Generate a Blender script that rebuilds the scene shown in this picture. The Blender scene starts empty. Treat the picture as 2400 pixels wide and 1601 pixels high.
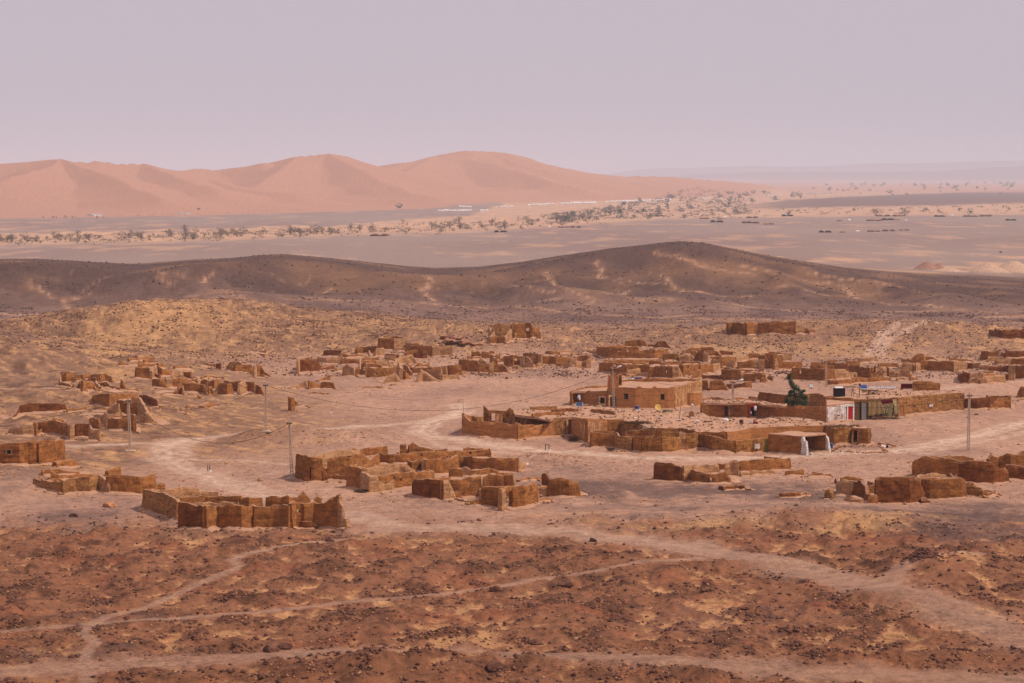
import bpy, bmesh, math, random
import numpy as np
from mathutils import Vector, Matrix
random.seed(7); np.random.seed(7)
sc = bpy.context.scene
COL = sc.collection
# ---------------------------------------------------------------- camera
CAMZ = 42.0; F = 5000.0; CX, CY = 1200.0, 800.5; HORY = 412.0
TH = math.atan((CY - HORY) / F)
cam = bpy.data.cameras.new('camera'); cam.sensor_width = 36.0; cam.lens = 36.0 * F / 2400.0
cam.clip_start = 1.0; cam.clip_end = 90000.0
camo = bpy.data.objects.new('camera', cam); COL.objects.link(camo)
camo.location = (0, 0, CAMZ); camo.rotation_euler = (math.pi / 2 - TH, 0, 0)
sc.camera = camo
# ---------------------------------------------------------------- world, sun, exposure
SUN_EL = math.radians(54.0); SUN_AZ = math.radians(102.0)      # azimuth clockwise from +Y: from the right, a little towards the viewer
w = bpy.data.worlds.new('World'); sc.world = w; w.use_nodes = True
nt = w.node_tree; nt.nodes.clear()
out = nt.nodes.new('ShaderNodeOutputWorld'); bg = nt.nodes.new('ShaderNodeBackground')
sky = nt.nodes.new('ShaderNodeTexSky'); sky.sky_type = 'NISHITA'; sky.sun_disc = False
sky.sun_elevation = SUN_EL; sky.sun_rotation = SUN_AZ; sky.dust_density = 6.0; sky.air_density = 1.0; sky.ozone_density = 1.5
mx = nt.nodes.new('ShaderNodeMixRGB'); mx.blend_type = 'MIX'; mx.inputs[0].default_value = 0.86
mx.inputs[2].default_value = (6.15, 5.35, 6.1, 1)               # dust-laden mauve desert sky
nt.links.new(sky.outputs[0], mx.inputs[1]); nt.links.new(mx.outputs[0], bg.inputs[0])
bg.inputs[1].default_value = 0.1
nt.links.new(bg.outputs[0], out.inputs[0])
sl = bpy.data.lights.new('sun', 'SUN'); sl.energy = 3.5; sl.angle = math.radians(4.0); sl.color = (1.0, 0.92, 0.80)
so = bpy.data.objects.new('sun', sl); COL.objects.link(so)
sd = Vector((math.sin(SUN_AZ) * math.cos(SUN_EL), math.cos(SUN_AZ) * math.cos(SUN_EL), math.sin(SUN_EL)))
so.rotation_euler = (-sd).to_track_quat('-Z', 'Y').to_euler(); so.location = sd * 300
sc.view_settings.view_transform = 'Standard'; sc.view_settings.look = 'None'
sc.view_settings.exposure = 0.0; sc.view_settings.gamma = 1.0
sc.render.engine = 'CYCLES'
try:
    sc.cycles.volume_bounces = 2; sc.cycles.max_bounces = 6; sc.cycles.diffuse_bounces = 3
except Exception: pass

# ---------------------------------------------------------------- pixel <-> world helpers (photo pixels, 2400 wide)
CT, ST = math.cos(TH), math.sin(TH)
def ray(px, py):
    a = CY - py; yy = F * CT + a * ST
    return (px - CX) / yy, (-F * ST + a * CT) / yy              # u = dx/dy, slope = dz/dy
def slope(py): return ray(0, py)[1]
def zfrom(py, D): return CAMZ + D * slope(py)
def onz(px, py, z):
    u, s = ray(px, py); D = (z - CAMZ) / s
    return Vector((u * D, D, z))
def atD(px, py, D):
    u, s = ray(px, py); return Vector((u * D, D, CAMZ + s * D))
# ---------------------------------------------------------------- noise
def _h(ix, iy, seed):
    n = (ix.astype(np.int64) * 374761393 + iy.astype(np.int64) * 668265263 + seed * 974711) & 0xffffffff
    n = ((n ^ (n >> 13)) * 1274126177) & 0xffffffff
    n = (n ^ (n >> 16)) & 0xffffffff
    return n.astype(np.float64) / 4294967295.0
def pn(x, y, seed=0):
    x = np.asarray(x, float); y = np.asarray(y, float)
    ix = np.floor(x); iy = np.floor(y); fx = x - ix; fy = y - iy
    ux = fx * fx * fx * (fx * (fx * 6 - 15) + 10); uy = fy * fy * fy * (fy * (fy * 6 - 15) + 10)
    r = 0
    for dx in (0, 1):
        for dy in (0, 1):
            a = _h(ix + dx, iy + dy, seed) * 6.2831853
            g = np.cos(a) * (fx - dx) + np.sin(a) * (fy - dy)
            r = r + g * (ux if dx else 1 - ux) * (uy if dy else 1 - uy)
    return r * 1.5
def fbm(x, y, seed=0, o=4, g=0.5):
    r = 0; a = 1.0; t = 0; x = np.asarray(x, float); y = np.asarray(y, float)
    for k in range(o):
        r = r + a * pn(x, y, seed + k * 17); t += a; a *= g
        x = x * 2.03 + 5.1; y = y * 2.03 + 1.7
    return r / t * 1.6
def sstep(a, b, x):
    t = np.clip((x - a) / (b - a), 0, 1); return t * t * (3 - 2 * t)
def polydist(X, Y, pts, vals=None, soft=0):
    """distance from (X,Y) to a polyline; also the value interpolated along it"""
    D_ = []; V_ = []
    best = np.full(X.shape, 1e9); bv = np.zeros(X.shape); side = np.zeros(X.shape)
    for k in range(len(pts) - 1):
        ax, ay = pts[k][0], pts[k][1]; bx, by = pts[k + 1][0], pts[k + 1][1]
        dx, dy = bx - ax, by - ay; L2 = dx * dx + dy * dy + 1e-9
        t = np.clip(((X - ax) * dx + (Y - ay) * dy) / L2, 0, 1)
        d = np.hypot(X - ax - t * dx, Y - ay - t * dy)
        m = d < best
        best = np.where(m, d, best)
        side = np.where(m, np.clip(((X - ax) * dy - (Y - ay) * dx) / (np.sqrt(L2) * (d + 1e-3)), -1, 1), side)
        if vals is not None:
            vk = vals[k] + t * (vals[k + 1] - vals[k]); bv = np.where(m, vk, bv)
            if soft: D_.append(d); V_.append(vk)
    if soft and vals is not None:
        W_ = [np.exp(-(d - best) / soft) for d in D_]; bv = sum(w * v for w, v in zip(W_, V_)) / sum(W_)
    return best, bv, side
# ---------------------------------------------------------------- the ground: one height field
PLAIN = -12.0
def crest(lst):            # [(px,py,D)] -> world xy, z
    P = [atD(*q) for q in lst]; return [(p.x, p.y) for p in P], [p.z for p in P]
sil = [(-400,640),(-200,625),(0,615),(92,615),(184,621),(286,629),(347,627),(429,619),(531,613),(613,604),(664,602),(735,609),(868,625),(960,638),
       (1021,643),(1123,639),(1225,623),(1327,604),(1429,587),(1511,578),(1560,571),(1600,569),(1650,572),(1695,582),(1787,602),(1889,623),(1991,643),(2093,658),
       (2195,666),(2297,674),(2400,684),(2600,700),(2900,712)]
silx = np.array([s[0] for s in sil], float); sily = np.array([s[1] for s in sil], float)
# dunes: crest lines with their distance
DUNES = [
 ([(-500,420,4600),(-200,396,3900),(0,386,3700),(61,382,3700),(138,374,3700),(194,381,3720),(235,379,3740),(276,387,3760),(337,387,3800),(393,402,3900),(449,399,4000),(490,400,4050),(572,391,4050),(613,379,4050),(638,386,4080),(694,367,4100),(766,360,4150)],.20,.17),
 ([(766,360,4150),(807,366,4200),(868,391,4350),(909,397,4500)],.20,.17),
 ([(880,392,5600),(949,381,5600),(1000,392,5600)],.2,.16),
 ([(890,398,4500),(960,382,4600),(1021,366,4700),(1060,368,4750)],.2,.17),
 ([(1040,362,4900),(1092,353,4950),(1154,356,5000),(1184,359,5000),(1225,367,5050),(1286,388,5100),(1348,400,5200),(1409,411,5300),(1470,415,5500),(1562,416,5700),(1640,422,6000),(1720,427,6500),(1800,434,7000)],.19,.15),
 # spurs coming towards the viewer
 ([(138,374,3700),(200,396,3500),(260,418,3330),(320,445,3170),(372,466,3060)],.22,.14),
 ([(337,387,3800),(385,408,3640),(440,428,3450),(520,452,3300)],.17,.14),
 ([(0,430,3250),(60,408,3350),(110,398,3500),(138,374,3700)],.16,.16),
 ([(500,428,3700),(560,440,3560),(640,452,3500),(700,462,3450)],.13,.12),
 ([(766,360,4150),(840,400,3980),(900,430,3850),(960,452,3750),(1020,462,3700)],.2,.14),
 ([(694,367,4100),(640,410,3900),(600,440,3700)],.16,.16),
 ([(1021,366,4700),(960,400,4500),(900,425,4300)],.17,.17),
 ([(1021,366,4700),(1100,374,4700),(1150,384,4650),(1210,402,4550),(1300,428,4400),(1360,440,4350)],.2,.15),
 ([(1154,356,5000),(1200,380,4900),(1280,402,4850),(1340,420,4800)],.17,.13),
 ([(1260,446,4700),(1400,436,4900),(1500,432,5200),(1640,436,5600)],.1,.1),
 ([(1000,450,4100),(1100,446,4200),(1250,448,4350)],.1,.1),
]
BASEX = np.array([-500,0,500,900,1225,1500,1740,2000]); BASED = np.array([2500,2700,2900,3350,3950,4700,5900,9000.])
near_blobs = []        # (crest list, width, sharpness)
NEAR = [
 ([(60,850,500),(130,800,520),(190,752,532),(260,716,540),(340,703,545),(420,714,550),(500,737,550),(600,775,545)],42),
 ([(400,712,600),(470,703,600),(550,706,600),(640,722,590),(720,745,580),(800,775,560)],34),
 ([(-260,760,470),(-160,800,440),(-90,900,400),(-120,1000,350)],46),
 ([(-120,1090,300),(0,1120,285),(120,1170,272),(230,1220,262)],13),
]
BLOBS = [ # px,py (foot), height m, rx m, ry m
 (1160,812,3.0,22,26),(1260,790,2.5,20,22),(1020,812,2.2,14,16),(1810,798,3.0,40,24),(2080,815,2.0,45,26),(2330,800,2.5,30,24),
 (2000,792,1.4,40,20),(600,1036,1.25,4.5,6),(655,1034,.9,5,5),(740,1032,1.25,6,6),(845,1032,1.2,6,5),(915,1037,.6,5,4),
 (745,955,.5,9,9),(1310,1090,1.0,6,6),(1235,1085,.9,5,4),(1380,1230,1.0,3.4,4),(1462,1163,.7,2.0,3),(300,1060,.7,10,6),
 (2190,1350,1.3,5,7),(2270,1325,1.2,7,7),(1500,1340,.8,7,8),(2000,1235,.9,10,9),(1850,1215,.9,14,9),(2100,1410,1.0,4,6),
 (330,760,1.2,14,10),(150,960,1.2,12,14),(40,1120,1.0,10,8),(2250,1430,.6,6,6),(1800,1320,.5,5,5),(2150,1010,.4,5,7),(2290,960,.5,8,6),
 (330,980,1.0,13,12),(1644,938,-.85,7,9),(1500,1050,.3,6,5),(1700,1060,.5,4,3),(900,1565,1.0,12,5),(1000,1575,.7,8,5),(1400,1570,.8,9,5),(2000,1545,.5,14,3),(1300,1450,.7,6,5),
]
SPURS = [ # (px, distance, strength) down the flanks of the dark hills
 ([(1560,950,0.1),(1480,900,1),(1400,840,.9),(1330,780,.6),(1290,730,.2)],4.5,38),([(1600,950,.1),(1660,890,1),(1740,830,.9),(1830,760,.6),(1900,710,.2)],4.0,36),([(1580,930,.1),(1570,860,1),(1600,800,.8),(1640,740,.3)],4.0,26),
 ([(1340,930,.1),(1250,870,.8),(1150,800,.8),(1080,740,.3)],3.5,34),([(1800,880,.1),(1950,820,.9),(2100,760,.7),(2250,700,.3)],3.2,30),([(2050,840,.1),(2200,800,.8),(2400,740,.6)],3,28),
 ([(664,880,.1),(600,830,1),(500,770,.9),(400,710,.4)],4.0,36),([(700,880,.1),(800,830,.9),(900,770,.8),(960,720,.3)],3.5,34),([(60,850,.1),(130,790,1),(250,740,.9),(420,700,.6),(560,680,.3)],4.5,40),([(-100,850,.1),(-20,790,1),(30,740,.5)],4,36),
 ([(1020,800,.1),(1100,740,.8),(1300,700,.7),(1500,680,.4)],2.6,26),([(420,840,.1),(450,790,.8),(520,740,.6)],2.8,26)]
PBLOBS = [(2315,652,5.5,11,14),(2375,648,6.5,13,16),(2225,652,2.2,9,10),(2172,642,4.5,7,9),(2203,642,3.2,3,8)]
def H(X, Y):
    """ground height at world X,Y (arrays)"""
    X = np.asarray(X, float); Y = np.asarray(Y, float)
    D = np.maximum(Y, 60.0); px = CX + (X / D) * 5015.0
    # the village flat, the dark ridge behind it and the low plain beyond
    Dc = np.interp(px, [-500,0,660,1020,1300,1600,2000,2400,3200], [830,850,880,900,930,960,900,830,800])
    zc = CAMZ + Dc * slope(0) * 0
    sy = np.interp(px, silx, sily); a = CY - sy
    zc = CAMZ + Dc * (-F * ST + a * CT) / (F * CT + a * ST)
    Db = 615 + 25 * pn(px / 300.0, px * 0 + .3, 5)
    t = (Y - Db) / (Dc - Db)
    tt = np.clip(t, 0, 1); prof = tt ** 1.25 * (1.25 - .25 * tt)
    prof = np.where(t < 0, 0, prof)
    z = zc * prof
    gx = X / 70.0 + 0.5 * pn(X / 120, Y / 120, 31); gy = Y / 150.0
    gul = np.abs(pn(gx, gy, 41)) * 2 - .45
    gul2 = np.abs(pn(X / 26 + .4 * pn(X / 50, Y / 50, 33), Y / 60, 43)) - .25
    edge = np.clip(tt * (1 - tt) * 4, 0, 1)
    z = z + edge * (gul * 3.0 + gul2 * 1.4)
    if float(Y.max()) > 600 and float(Y.min()) < 1000:
        for lst, am, wd in SPURS:
            d, v, s = polydist(X + 5 * fbm(X / 30, Y / 30, 131, 2), Y, [((q[0] - CX) / 5015 * q[1], q[1]) for q in lst], [q[2] for q in lst], soft=5)
            z = z + 1.9 * am * v * np.clip(1 - d / (wd * (.5 + .6 * v)), 0, 1) ** 1.2 * np.clip(edge * 1.6, 0, 1)
    far = sstep(0, 1, (Y - Dc) / 420.0)
    z = z * (1 - far) + PLAIN * far
    z = z + far * (1.3 * fbm(X / 260, Y / 500, 51, 3)) * np.clip(1 - Y / 9000, 0, 1)
    sight = CAMZ + Y * (-F * ST + a * CT) / (F * CT + a * ST) - .05
    ex_ = z - sight + 1.2; z = np.where((Y > 640) & (Y < Dc * 1.01) & (ex_ > 0), sight - 1.2 + 1.2 * (1 - np.exp(-ex_ / 1.2)), z)
    # left foothills and knolls round the village
    m = (Y < 760) & (Y > 150)
    y0, y1 = float(Y.min()), float(Y.max())
    zn = np.zeros_like(z)
    for lst, wd in (NEAR if m.any() else []):
        P, zz = crest(lst)
        d, v, s = polydist(X, Y, P, zz, soft=9)
        zn = np.maximum(zn, v * np.exp(-(d / wd) ** 2 * .9))
    rock = fbm(X / 9, Y / 9, 71, 4)
    ridg = np.abs(pn((X + Y * .35) / 13 + .5 * rock, (Y - X * .3) / 50, 73))
    zn = zn * (1 + .10 * rock) + sstep(.5, 5, zn) * (rock * .35 + .25 * np.abs(pn(X / 4.5, Y / 7, 74)))
    z = z + np.where(m, zn, 0) * (1 - far)
    for bx, by, bh, rx, ry in BLOBS:
        p = onz(bx, by, 0.0)
        if p.y + 3 * ry < y0 or p.y - 3 * ry > y1: continue
        q = ((X - p.x) / rx) ** 2 + ((Y - p.y) / ry) ** 2
        near = np.exp(-q * 1.1)
        z = z + bh * near * (1 + .22 * fbm(X / 4.0, Y / 6.0, 81, 2))
    # stony hummocks of the foreground
    fg = sstep(270, 248, Y + 3 * pn(X / 9, Y * 0 + 2.2, 12)) * sstep(60, 120, Y)
    hm = hummock(X, Y) if y0 < 305 else 0
    roadm = roadmask_fg(X, Y)
    z = z + fg * hm * (1 - .85 * roadm)
    # soft unevenness of the village ground
    z = z + (1 - fg) * (1 - far) * (.22 * fbm(X / 14, Y / 14, 91, 3) + .05 * fbm(X / 2.6, Y / 2.6, 93, 2))
    for bx, by, bh, rx, ry in PBLOBS:
        p = onz(bx, by, PLAIN)
        if p.y + 3 * ry < y0 or p.y - 3 * ry > y1: continue
        z = z + bh * np.clip(1.15 - np.sqrt(((X - p.x) / rx) ** 2 + ((Y - p.y) / ry) ** 2), 0, 1)
    # dunes
    md = Y > 2000
    if md.any():
        Xd = X[md]; Yd = Y[md]; pxd = CX + Xd / Yd * 5015
        wx = Xd + 45 * fbm(Xd / 420, Yd / 420, 101, 3); wy = Yd + 60 * fbm(Xd / 420, Yd / 420, 103, 3)
        zd = np.full(Xd.shape, PLAIN - 6.0)
        for lst, sa, sb in DUNES:
            P, zz = crest(lst)
            d, v, s = polydist(Xd * .85 + wx * .15, Yd * .8 + wy * .2, P, zz, soft=22)
            k = np.maximum(v - PLAIN, 1)
            q = d / (k / (sb * 1.1 + (sa * .92 - sb * 1.1) * (.5 + .5 * s)) * 1.3)
            h2 = PLAIN + k * (np.clip(1 - q, 0, 1) ** 2.3)
            zd = np.maximum(zd, h2)
        bd = np.interp(pxd, BASEX, BASED)
        apron = np.clip((Yd - bd) / 500., 0, 1) * (1 - sstep(1450, 1850, pxd))
        rip = np.abs(pn(Xd / 190 + .6 * pn(Xd / 300, Yd / 300, 111), Yd / 130 + .3 * Xd / 190, 113))
        small = (1 - np.sqrt(rip ** 2 + .015)) ** 2 * 8 * apron * np.clip(1.25 - (zd - PLAIN) / 90, .2, 1)
        zd = np.maximum(zd, PLAIN + apron * 2) + small
        z[md] = np.maximum(z[md], zd)
        # far table hills on the right
        wv = np.clip((Yd - 27500) / 1500, 0, 1) * np.clip((34000 - Yd) / 1500, 0, 1)
        ht = np.interp(pxd, [1300,1500,1600,1720,1850,2000,2150,2300,2400,2700], [396,394,393,391,390,387,382,378,377,378])
        mesa = (CAMZ - (ht - 412) / F * 29500) + 14 * fbm(Xd / 900, Yd * 0 + 1, 121, 3)
        wv2 = np.clip((Yd - 20500) / 900, 0, 1) * np.clip((25000 - Yd) / 900, 0, 1)
        ht2 = np.interp(pxd, [1300,1560,1640,1750,1900,2050,2200,2320,2400,2700], [418,414,409,405,403,404,401,393,390,396])
        mesa2 = (CAMZ - (ht2 - 412) / F * 21800) + 10 * fbm(Xd / 420, Yd * 0 + 4, 125, 3)
        side = sstep(1300, 1560, pxd)
        z[md] = np.maximum(z[md], np.maximum(PLAIN + (mesa - PLAIN) * sstep(0, 1, wv) * side, PLAIN + (mesa2 - PLAIN) * sstep(0, 1, wv2) * side))
    # the hill the viewer stands on
    z = z + 39.5 * (1 - sstep(-10, 105, Y)) * np.exp(-(X / 90) ** 2)
    return z
def hummock(X, Y):
    wx = X + 1.2 * pn(X / 5, Y / 5, 201); wy = Y + 2.0 * pn(X / 5, Y / 5, 203)
    a = pn(wx / 3.6, wy / 5.6, 205); b = pn(wx / 1.5 + 3, wy / 2.2, 207); c = pn(X / 13., Y / 17., 209)
    return .72 * np.maximum(a, -.20) + .26 * b + .22 * c + .08 * fbm(X / .8, Y / .8, 211, 2)
ROADS = [ # [(px,py)...], width m, tone
 ([(0,1068),(128,1058),(298,1056),(380,1046),(440,1036),(536,1026),(640,1014),(760,1008),(840,1003),(960,994),(1050,980),(1085,966),(1075,950)],4.5,.75),
 ([(440,1036),(398,1052),(392,1072),(412,1092),(470,1112),(560,1140),(660,1172),(760,1200),(850,1222),(940,1238),(1060,1238),(1200,1238),(1330,1250),(1480,1266),(1620,1285),(1760,1312),(1900,1342),(2060,1385),(2200,1430),(2330,1475),(2460,1520)],6.0,.75),
 ([(-60,1578),(150,1568),(400,1552),(600,1546),(800,1540),(1000,1543),(1200,1552),(1450,1556),(1700,1566),(1950,1578),(2200,1590),(2460,1598)],4.2,.5),
 ([(205,1600),(200,1530),(222,1508),(196,1484),(215,1462),(260,1442),(340,1425),(420,1390),(480,1362),(545,1338),(560,1326),(542,1314),(570,1300),(640,1285),(720,1270),(830,1264)],.9,.55),
 ([(-40,1484),(200,1464),(400,1450),(640,1432),(800,1412),(1000,1396),(1150,1378),(1260,1358),(1400,1348),(1560,1325),(1640,1310)],1.0,.45),
 ([(430,1078),(520,1082),(690,1087),(760,1092)],1.3,.6),
 ([(560,1132),(620,1112),(690,1102)],1.0,.5),
 ([(1085,966),(1010,990),(985,1010),(1010,1024),(1080,1032),(1170,1044),(1260,1056),(1400,1066),(1520,1074),(1640,1077),(1760,1074),(1850,1070),(1960,1064),(2080,1058),(2180,1046),(2290,1020),(2400,992),(2480,975)],4.8,.95),
 ([(2160,1060),(2260,1044),(2400,1012),(2500,1000)],2.5,.5),
 ([(2260,782),(2180,788),(2120,798),(2070,815),(2040,836)],3.0,.6),
 ([(2200,792),(2130,808),(2080,822),(2062,840)],2.0,.45),
 ([(2460,892),(2330,896),(2205,912),(2140,905)],5.0,.6),
 ([(0,943),(60,945),(140,950)],1.5,.5),
 ([(1180,1062),(1100,1056),(1040,1046),(1000,1030)],2.5,.5),
 ([(830,1200),(900,1222),(980,1236)],3,.5),
 ([(2060,1385),(2120,1345),(2200,1322),(2300,1318)],2.0,.35),
]
RW = None
def roads_world():
    global RW
    if RW is None:
        RW = []
        for pts, wd, tone in ROADS:
            P = [onz(x, y, 0.0) for x, y in pts]; RW.append(([(p.x, p.y) for p in P], wd, tone))
    return RW
def roadmask_fg(X, Y):
    m = np.zeros_like(X)
    idx = (Y > 160) & (Y < 310)
    if not idx.any(): return m
    xs = X[idx]; ys = Y[idx]; mm = np.zeros_like(xs)
    for P, wd, tone in roads_world():
        if min(p[1] for p in P) > 310: continue
        d, _, _ = polydist(xs, ys, P)
        mm = np.maximum(mm, 1 - sstep(wd * .5, wd * .5 + 1.5, d))
    m[idx] = mm
    return m
# grid: columns fan out from the viewer, rows get sparser with distance
uc = np.concatenate([np.linspace(-3, -.36, 24)[:-1], np.linspace(-.36, -.262, 34)[:-1], np.linspace(-.262, .262, 1080), np.linspace(.262, .36, 34)[1:], np.linspace(.36, 3, 24)[1:]])
r1 = np.linspace(-60, 160, 60)[:-1]
sy_ = np.linspace(1640, 640, 560)                                 # even on the flat as seen from the hill
r2 = np.array([-CAMZ / slope(y) for y in sy_])
r3 = np.linspace(r2[-1], 1330, 250)[1:]
r3b = np.array([-(CAMZ - PLAIN) / slope(y) for y in np.linspace(HORY + 54 * 5000 / 1334., 520, 110)])
r3b = r3b[r3b > 1335]
r4 = np.linspace(r3b[-1], 6800, 260)[1:]
r5 = np.geomspace(6800, 20000, 90)[1:]
r6 = np.concatenate([np.linspace(20000, 34500, 60)[1:], np.geomspace(34500, 60000, 8)[1:]])
rows = np.unique(np.concatenate([r1, r2, r3, r3b, r4, r5, r6]))
def wrow(y): return np.where(y >= 150, y, 150 * (y + 90) / 240.0)
YY, UU = np.meshgrid(rows, uc, indexing='ij')
XX = UU * wrow(YY)
SL = [(i, min(i + 60, XX.shape[0])) for i in range(0, XX.shape[0], 60)]
ZZ = np.concatenate([H(XX[a:b_], YY[a:b_]) for a, b_ in SL], 0)
NR, NC = XX.shape
def at(px, py, lift=0.0, dmin=165.0, far=False):
    """first point of the ground seen at a photo pixel (lift: a surface that much above the ground)"""
    u, s = ray(px, py)
    j = np.clip(np.searchsorted(uc, u) - 1, 0, NC - 2); f = (u - uc[j]) / (uc[j + 1] - uc[j])
    z = ZZ[:, j] * (1 - f) + ZZ[:, j + 1] * f + lift
    ok = rows >= dmin
    d = CAMZ + s * rows - z
    k = np.where(ok & (d <= 0))[0]
    if len(k) == 0: k = [len(rows) - 1]
    k = k[0]
    if k == 0 or not ok[k - 1]: D = rows[k]
    else:
        t = d[k - 1] / (d[k - 1] - d[k]); D = rows[k - 1] + t * (rows[k] - rows[k - 1])
    return Vector((u * D, D, CAMZ + s * D - lift))
def gz(x, y):
    """ground height under a world point, from the mesh itself"""
    y = float(y); i = int(np.clip(np.searchsorted(rows, y) - 1, 0, NR - 2)); fi = (y - rows[i]) / (rows[i + 1] - rows[i])
    u = x / float(wrow(np.array(y))); j = int(np.clip(np.searchsorted(uc, u) - 1, 0, NC - 2)); fj = (u - uc[j]) / (uc[j + 1] - uc[j])
    return float((ZZ[i, j] * (1 - fj) + ZZ[i, j + 1] * fj) * (1 - fi) + (ZZ[i + 1, j] * (1 - fj) + ZZ[i + 1, j + 1] * fj) * fi)

# ---------------------------------------------------------------- ground colour (surface colour of sand, gravel and tracks, with haze mixed into the plain's)
def lin(r, g, b):
    return np.array([((c / 255.) / 12.92 if c <= 10 else ((c / 255. + .055) / 1.055) ** 2.4) for c in (r, g, b)])
C_SAND = lin(186, 142, 118); C_GOLD = lin(198, 148, 102); C_ROAD = lin(212, 178, 154); C_DARK = lin(116, 88, 82)
C_FG = lin(142, 91, 63); C_FGD = lin(80, 50, 36); C_HILL = lin(94, 68, 61); C_PLAIN = lin(142, 118, 108); C_DUNE = lin(170, 122, 100)
C_PSAND = lin(190, 146, 116); C_STONY = lin(150, 108, 82); C_RED = lin(150, 84, 56)
def mixc(c, k, a):
    a = np.clip(a, 0, 1)[..., None]; return c * (1 - a) + k * a
GULLIES = [
 ((800,300),[(1400,990),(1440,1050),(1520,1090),(1650,1150),(1760,1185),(1700,1215)],1.6),
 ((800,300),[(970,1065),(1200,1085),(1330,1118),(1450,1135)],1.5),
 ((800,300),[(1730,1025),(1900,1035),(2100,1070),(2351,1112),(2500,1135)],1.5),
 ((800,300),[(1750,920),(1800,980),(1770,1020)],2.2),
 ((800,300),[(570,1010),(610,1060),(560,1120),(600,1170),(640,1190)],1.8),
 ((800,300),[(-400,1175),(0,1190),(600,1210),(1000,1240),(1500,1270),(1900,1290),(2351,1310),(2700,1330)],2.6),
 ((800,300),[(1860,1140),(1960,1120)],2.5),((800,300),[(2050,1180),(2250,1180)],5),((800,300),[(2200,1010),(2290,1080),(2300,1110)],1.6),
 ((800,300),[(2160,850),(2300,880),(2500,930)],2.4),
 ((1600,300),[(0,905),(120,945),(200,970),(400,1000),(640,1000)],3.0),
 ((1600,300),[(640,1090),(900,1130),(1200,1170),(1500,1220),(2000,1260),(2351,1290)],2.0),
 ((1600,300),[(0,1130),(300,1165),(520,1160)],3.5),((1600,300),[(400,940),(620,990),(1030,1065)],2.0),
 ((1600,300),[(1100,1090),(1150,1130),(1170,1165)],2.5),((1600,300),[(800,990),(1000,1020),(1350,1060),(1500,1090)],1.6),
 ((0,300),[(200,1070),(300,1130),(370,1170),(440,1190),(600,1240)],1.8),((0,300),[(440,1190),(620,1150)],1.2),
 ((0,300),[(1170,990),(1260,1020),(1400,1055),(1400,1070)],1.6),((0,300),[(1400,1050),(1480,990)],1.2),
 ((0,300),[(2160,1150),(2260,1110),(2351,1105)],1.3),((0,300),[(1440,1090),(1640,1160),(1740,1190),(1960,1230)],1.5),
 ((0,300),[(1050,980),(1120,1040),(1180,1075)],1.6),
 ((1600,300),[(0,1325),(400,1318),(1200,1318),(2351,1345)],3.0),((800,300),[(0,1385),(900,1395),(1500,1400),(2351,1385)],2.5),
]
PATCH = [(30,850,90,60,-.6),(60,930,110,60,-.5),(20,790,100,30,-.4),(300,960,120,20,.3),(1000,900,240,40,.15), # px,py,rx,ry(px),tone: - dark gravel, + golden sand
 (1500,1150,330,28,-.9),(1350,1115,160,10,-.5),(1900,1155,220,22,-.85),(2300,1190,170,16,-.8),(2150,1205,300,10,-.7),(1750,1195,260,12,-.6),(2280,1250,200,26,-.8),(2330,1215,160,18,-.9),(2050,1270,160,8,-.5),(1450,1215,160,8,-.6),
 (1000,1180,220,16,-.55),(1400,1190,200,14,-.6),(250,1450,330,14,-.5),(200,1530,300,22,-.6),(600,1490,200,16,-.3),(60,1150,120,40,-.6),(180,1210,120,16,-.7),
 (1500,1235,260,10,.5),(1700,1235,160,12,.7),(2030,1235,110,12,.9),(2100,1215,140,8,.7),(1990,1250,80,8,.9),(1350,1205,150,6,.5),
 (700,1110,60,10,.3),(200,1120,80,20,.5),(140,1165,110,10,.6),(430,1255,300,10,.3),(1000,1262,260,8,.4),
 (1700,830,160,12,.8),(1800,800,220,10,.5),(2000,830,180,14,.7),(2200,850,160,14,.5),(2300,810,120,16,.6),(1900,800,160,12,.3),
 (1130,820,120,16,.3),(1300,810,80,10,.5),(1600,800,80,8,.3),(950,780,120,20,.5),(820,790,120,20,.5),
 (350,800,130,50,.75),(500,800,150,50,.55),(250,870,60,12,.8),(300,905,90,10,.8),(420,890,60,8,.5),(180,830,60,40,.3),(60,760,120,25,.35),
 (2130,1215,60,6,.6),(350,1085,60,5,-.8),(2150,1300,90,22,.25),(480,1180,120,14,.2),(1580,1058,120,3,.95),
]
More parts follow.
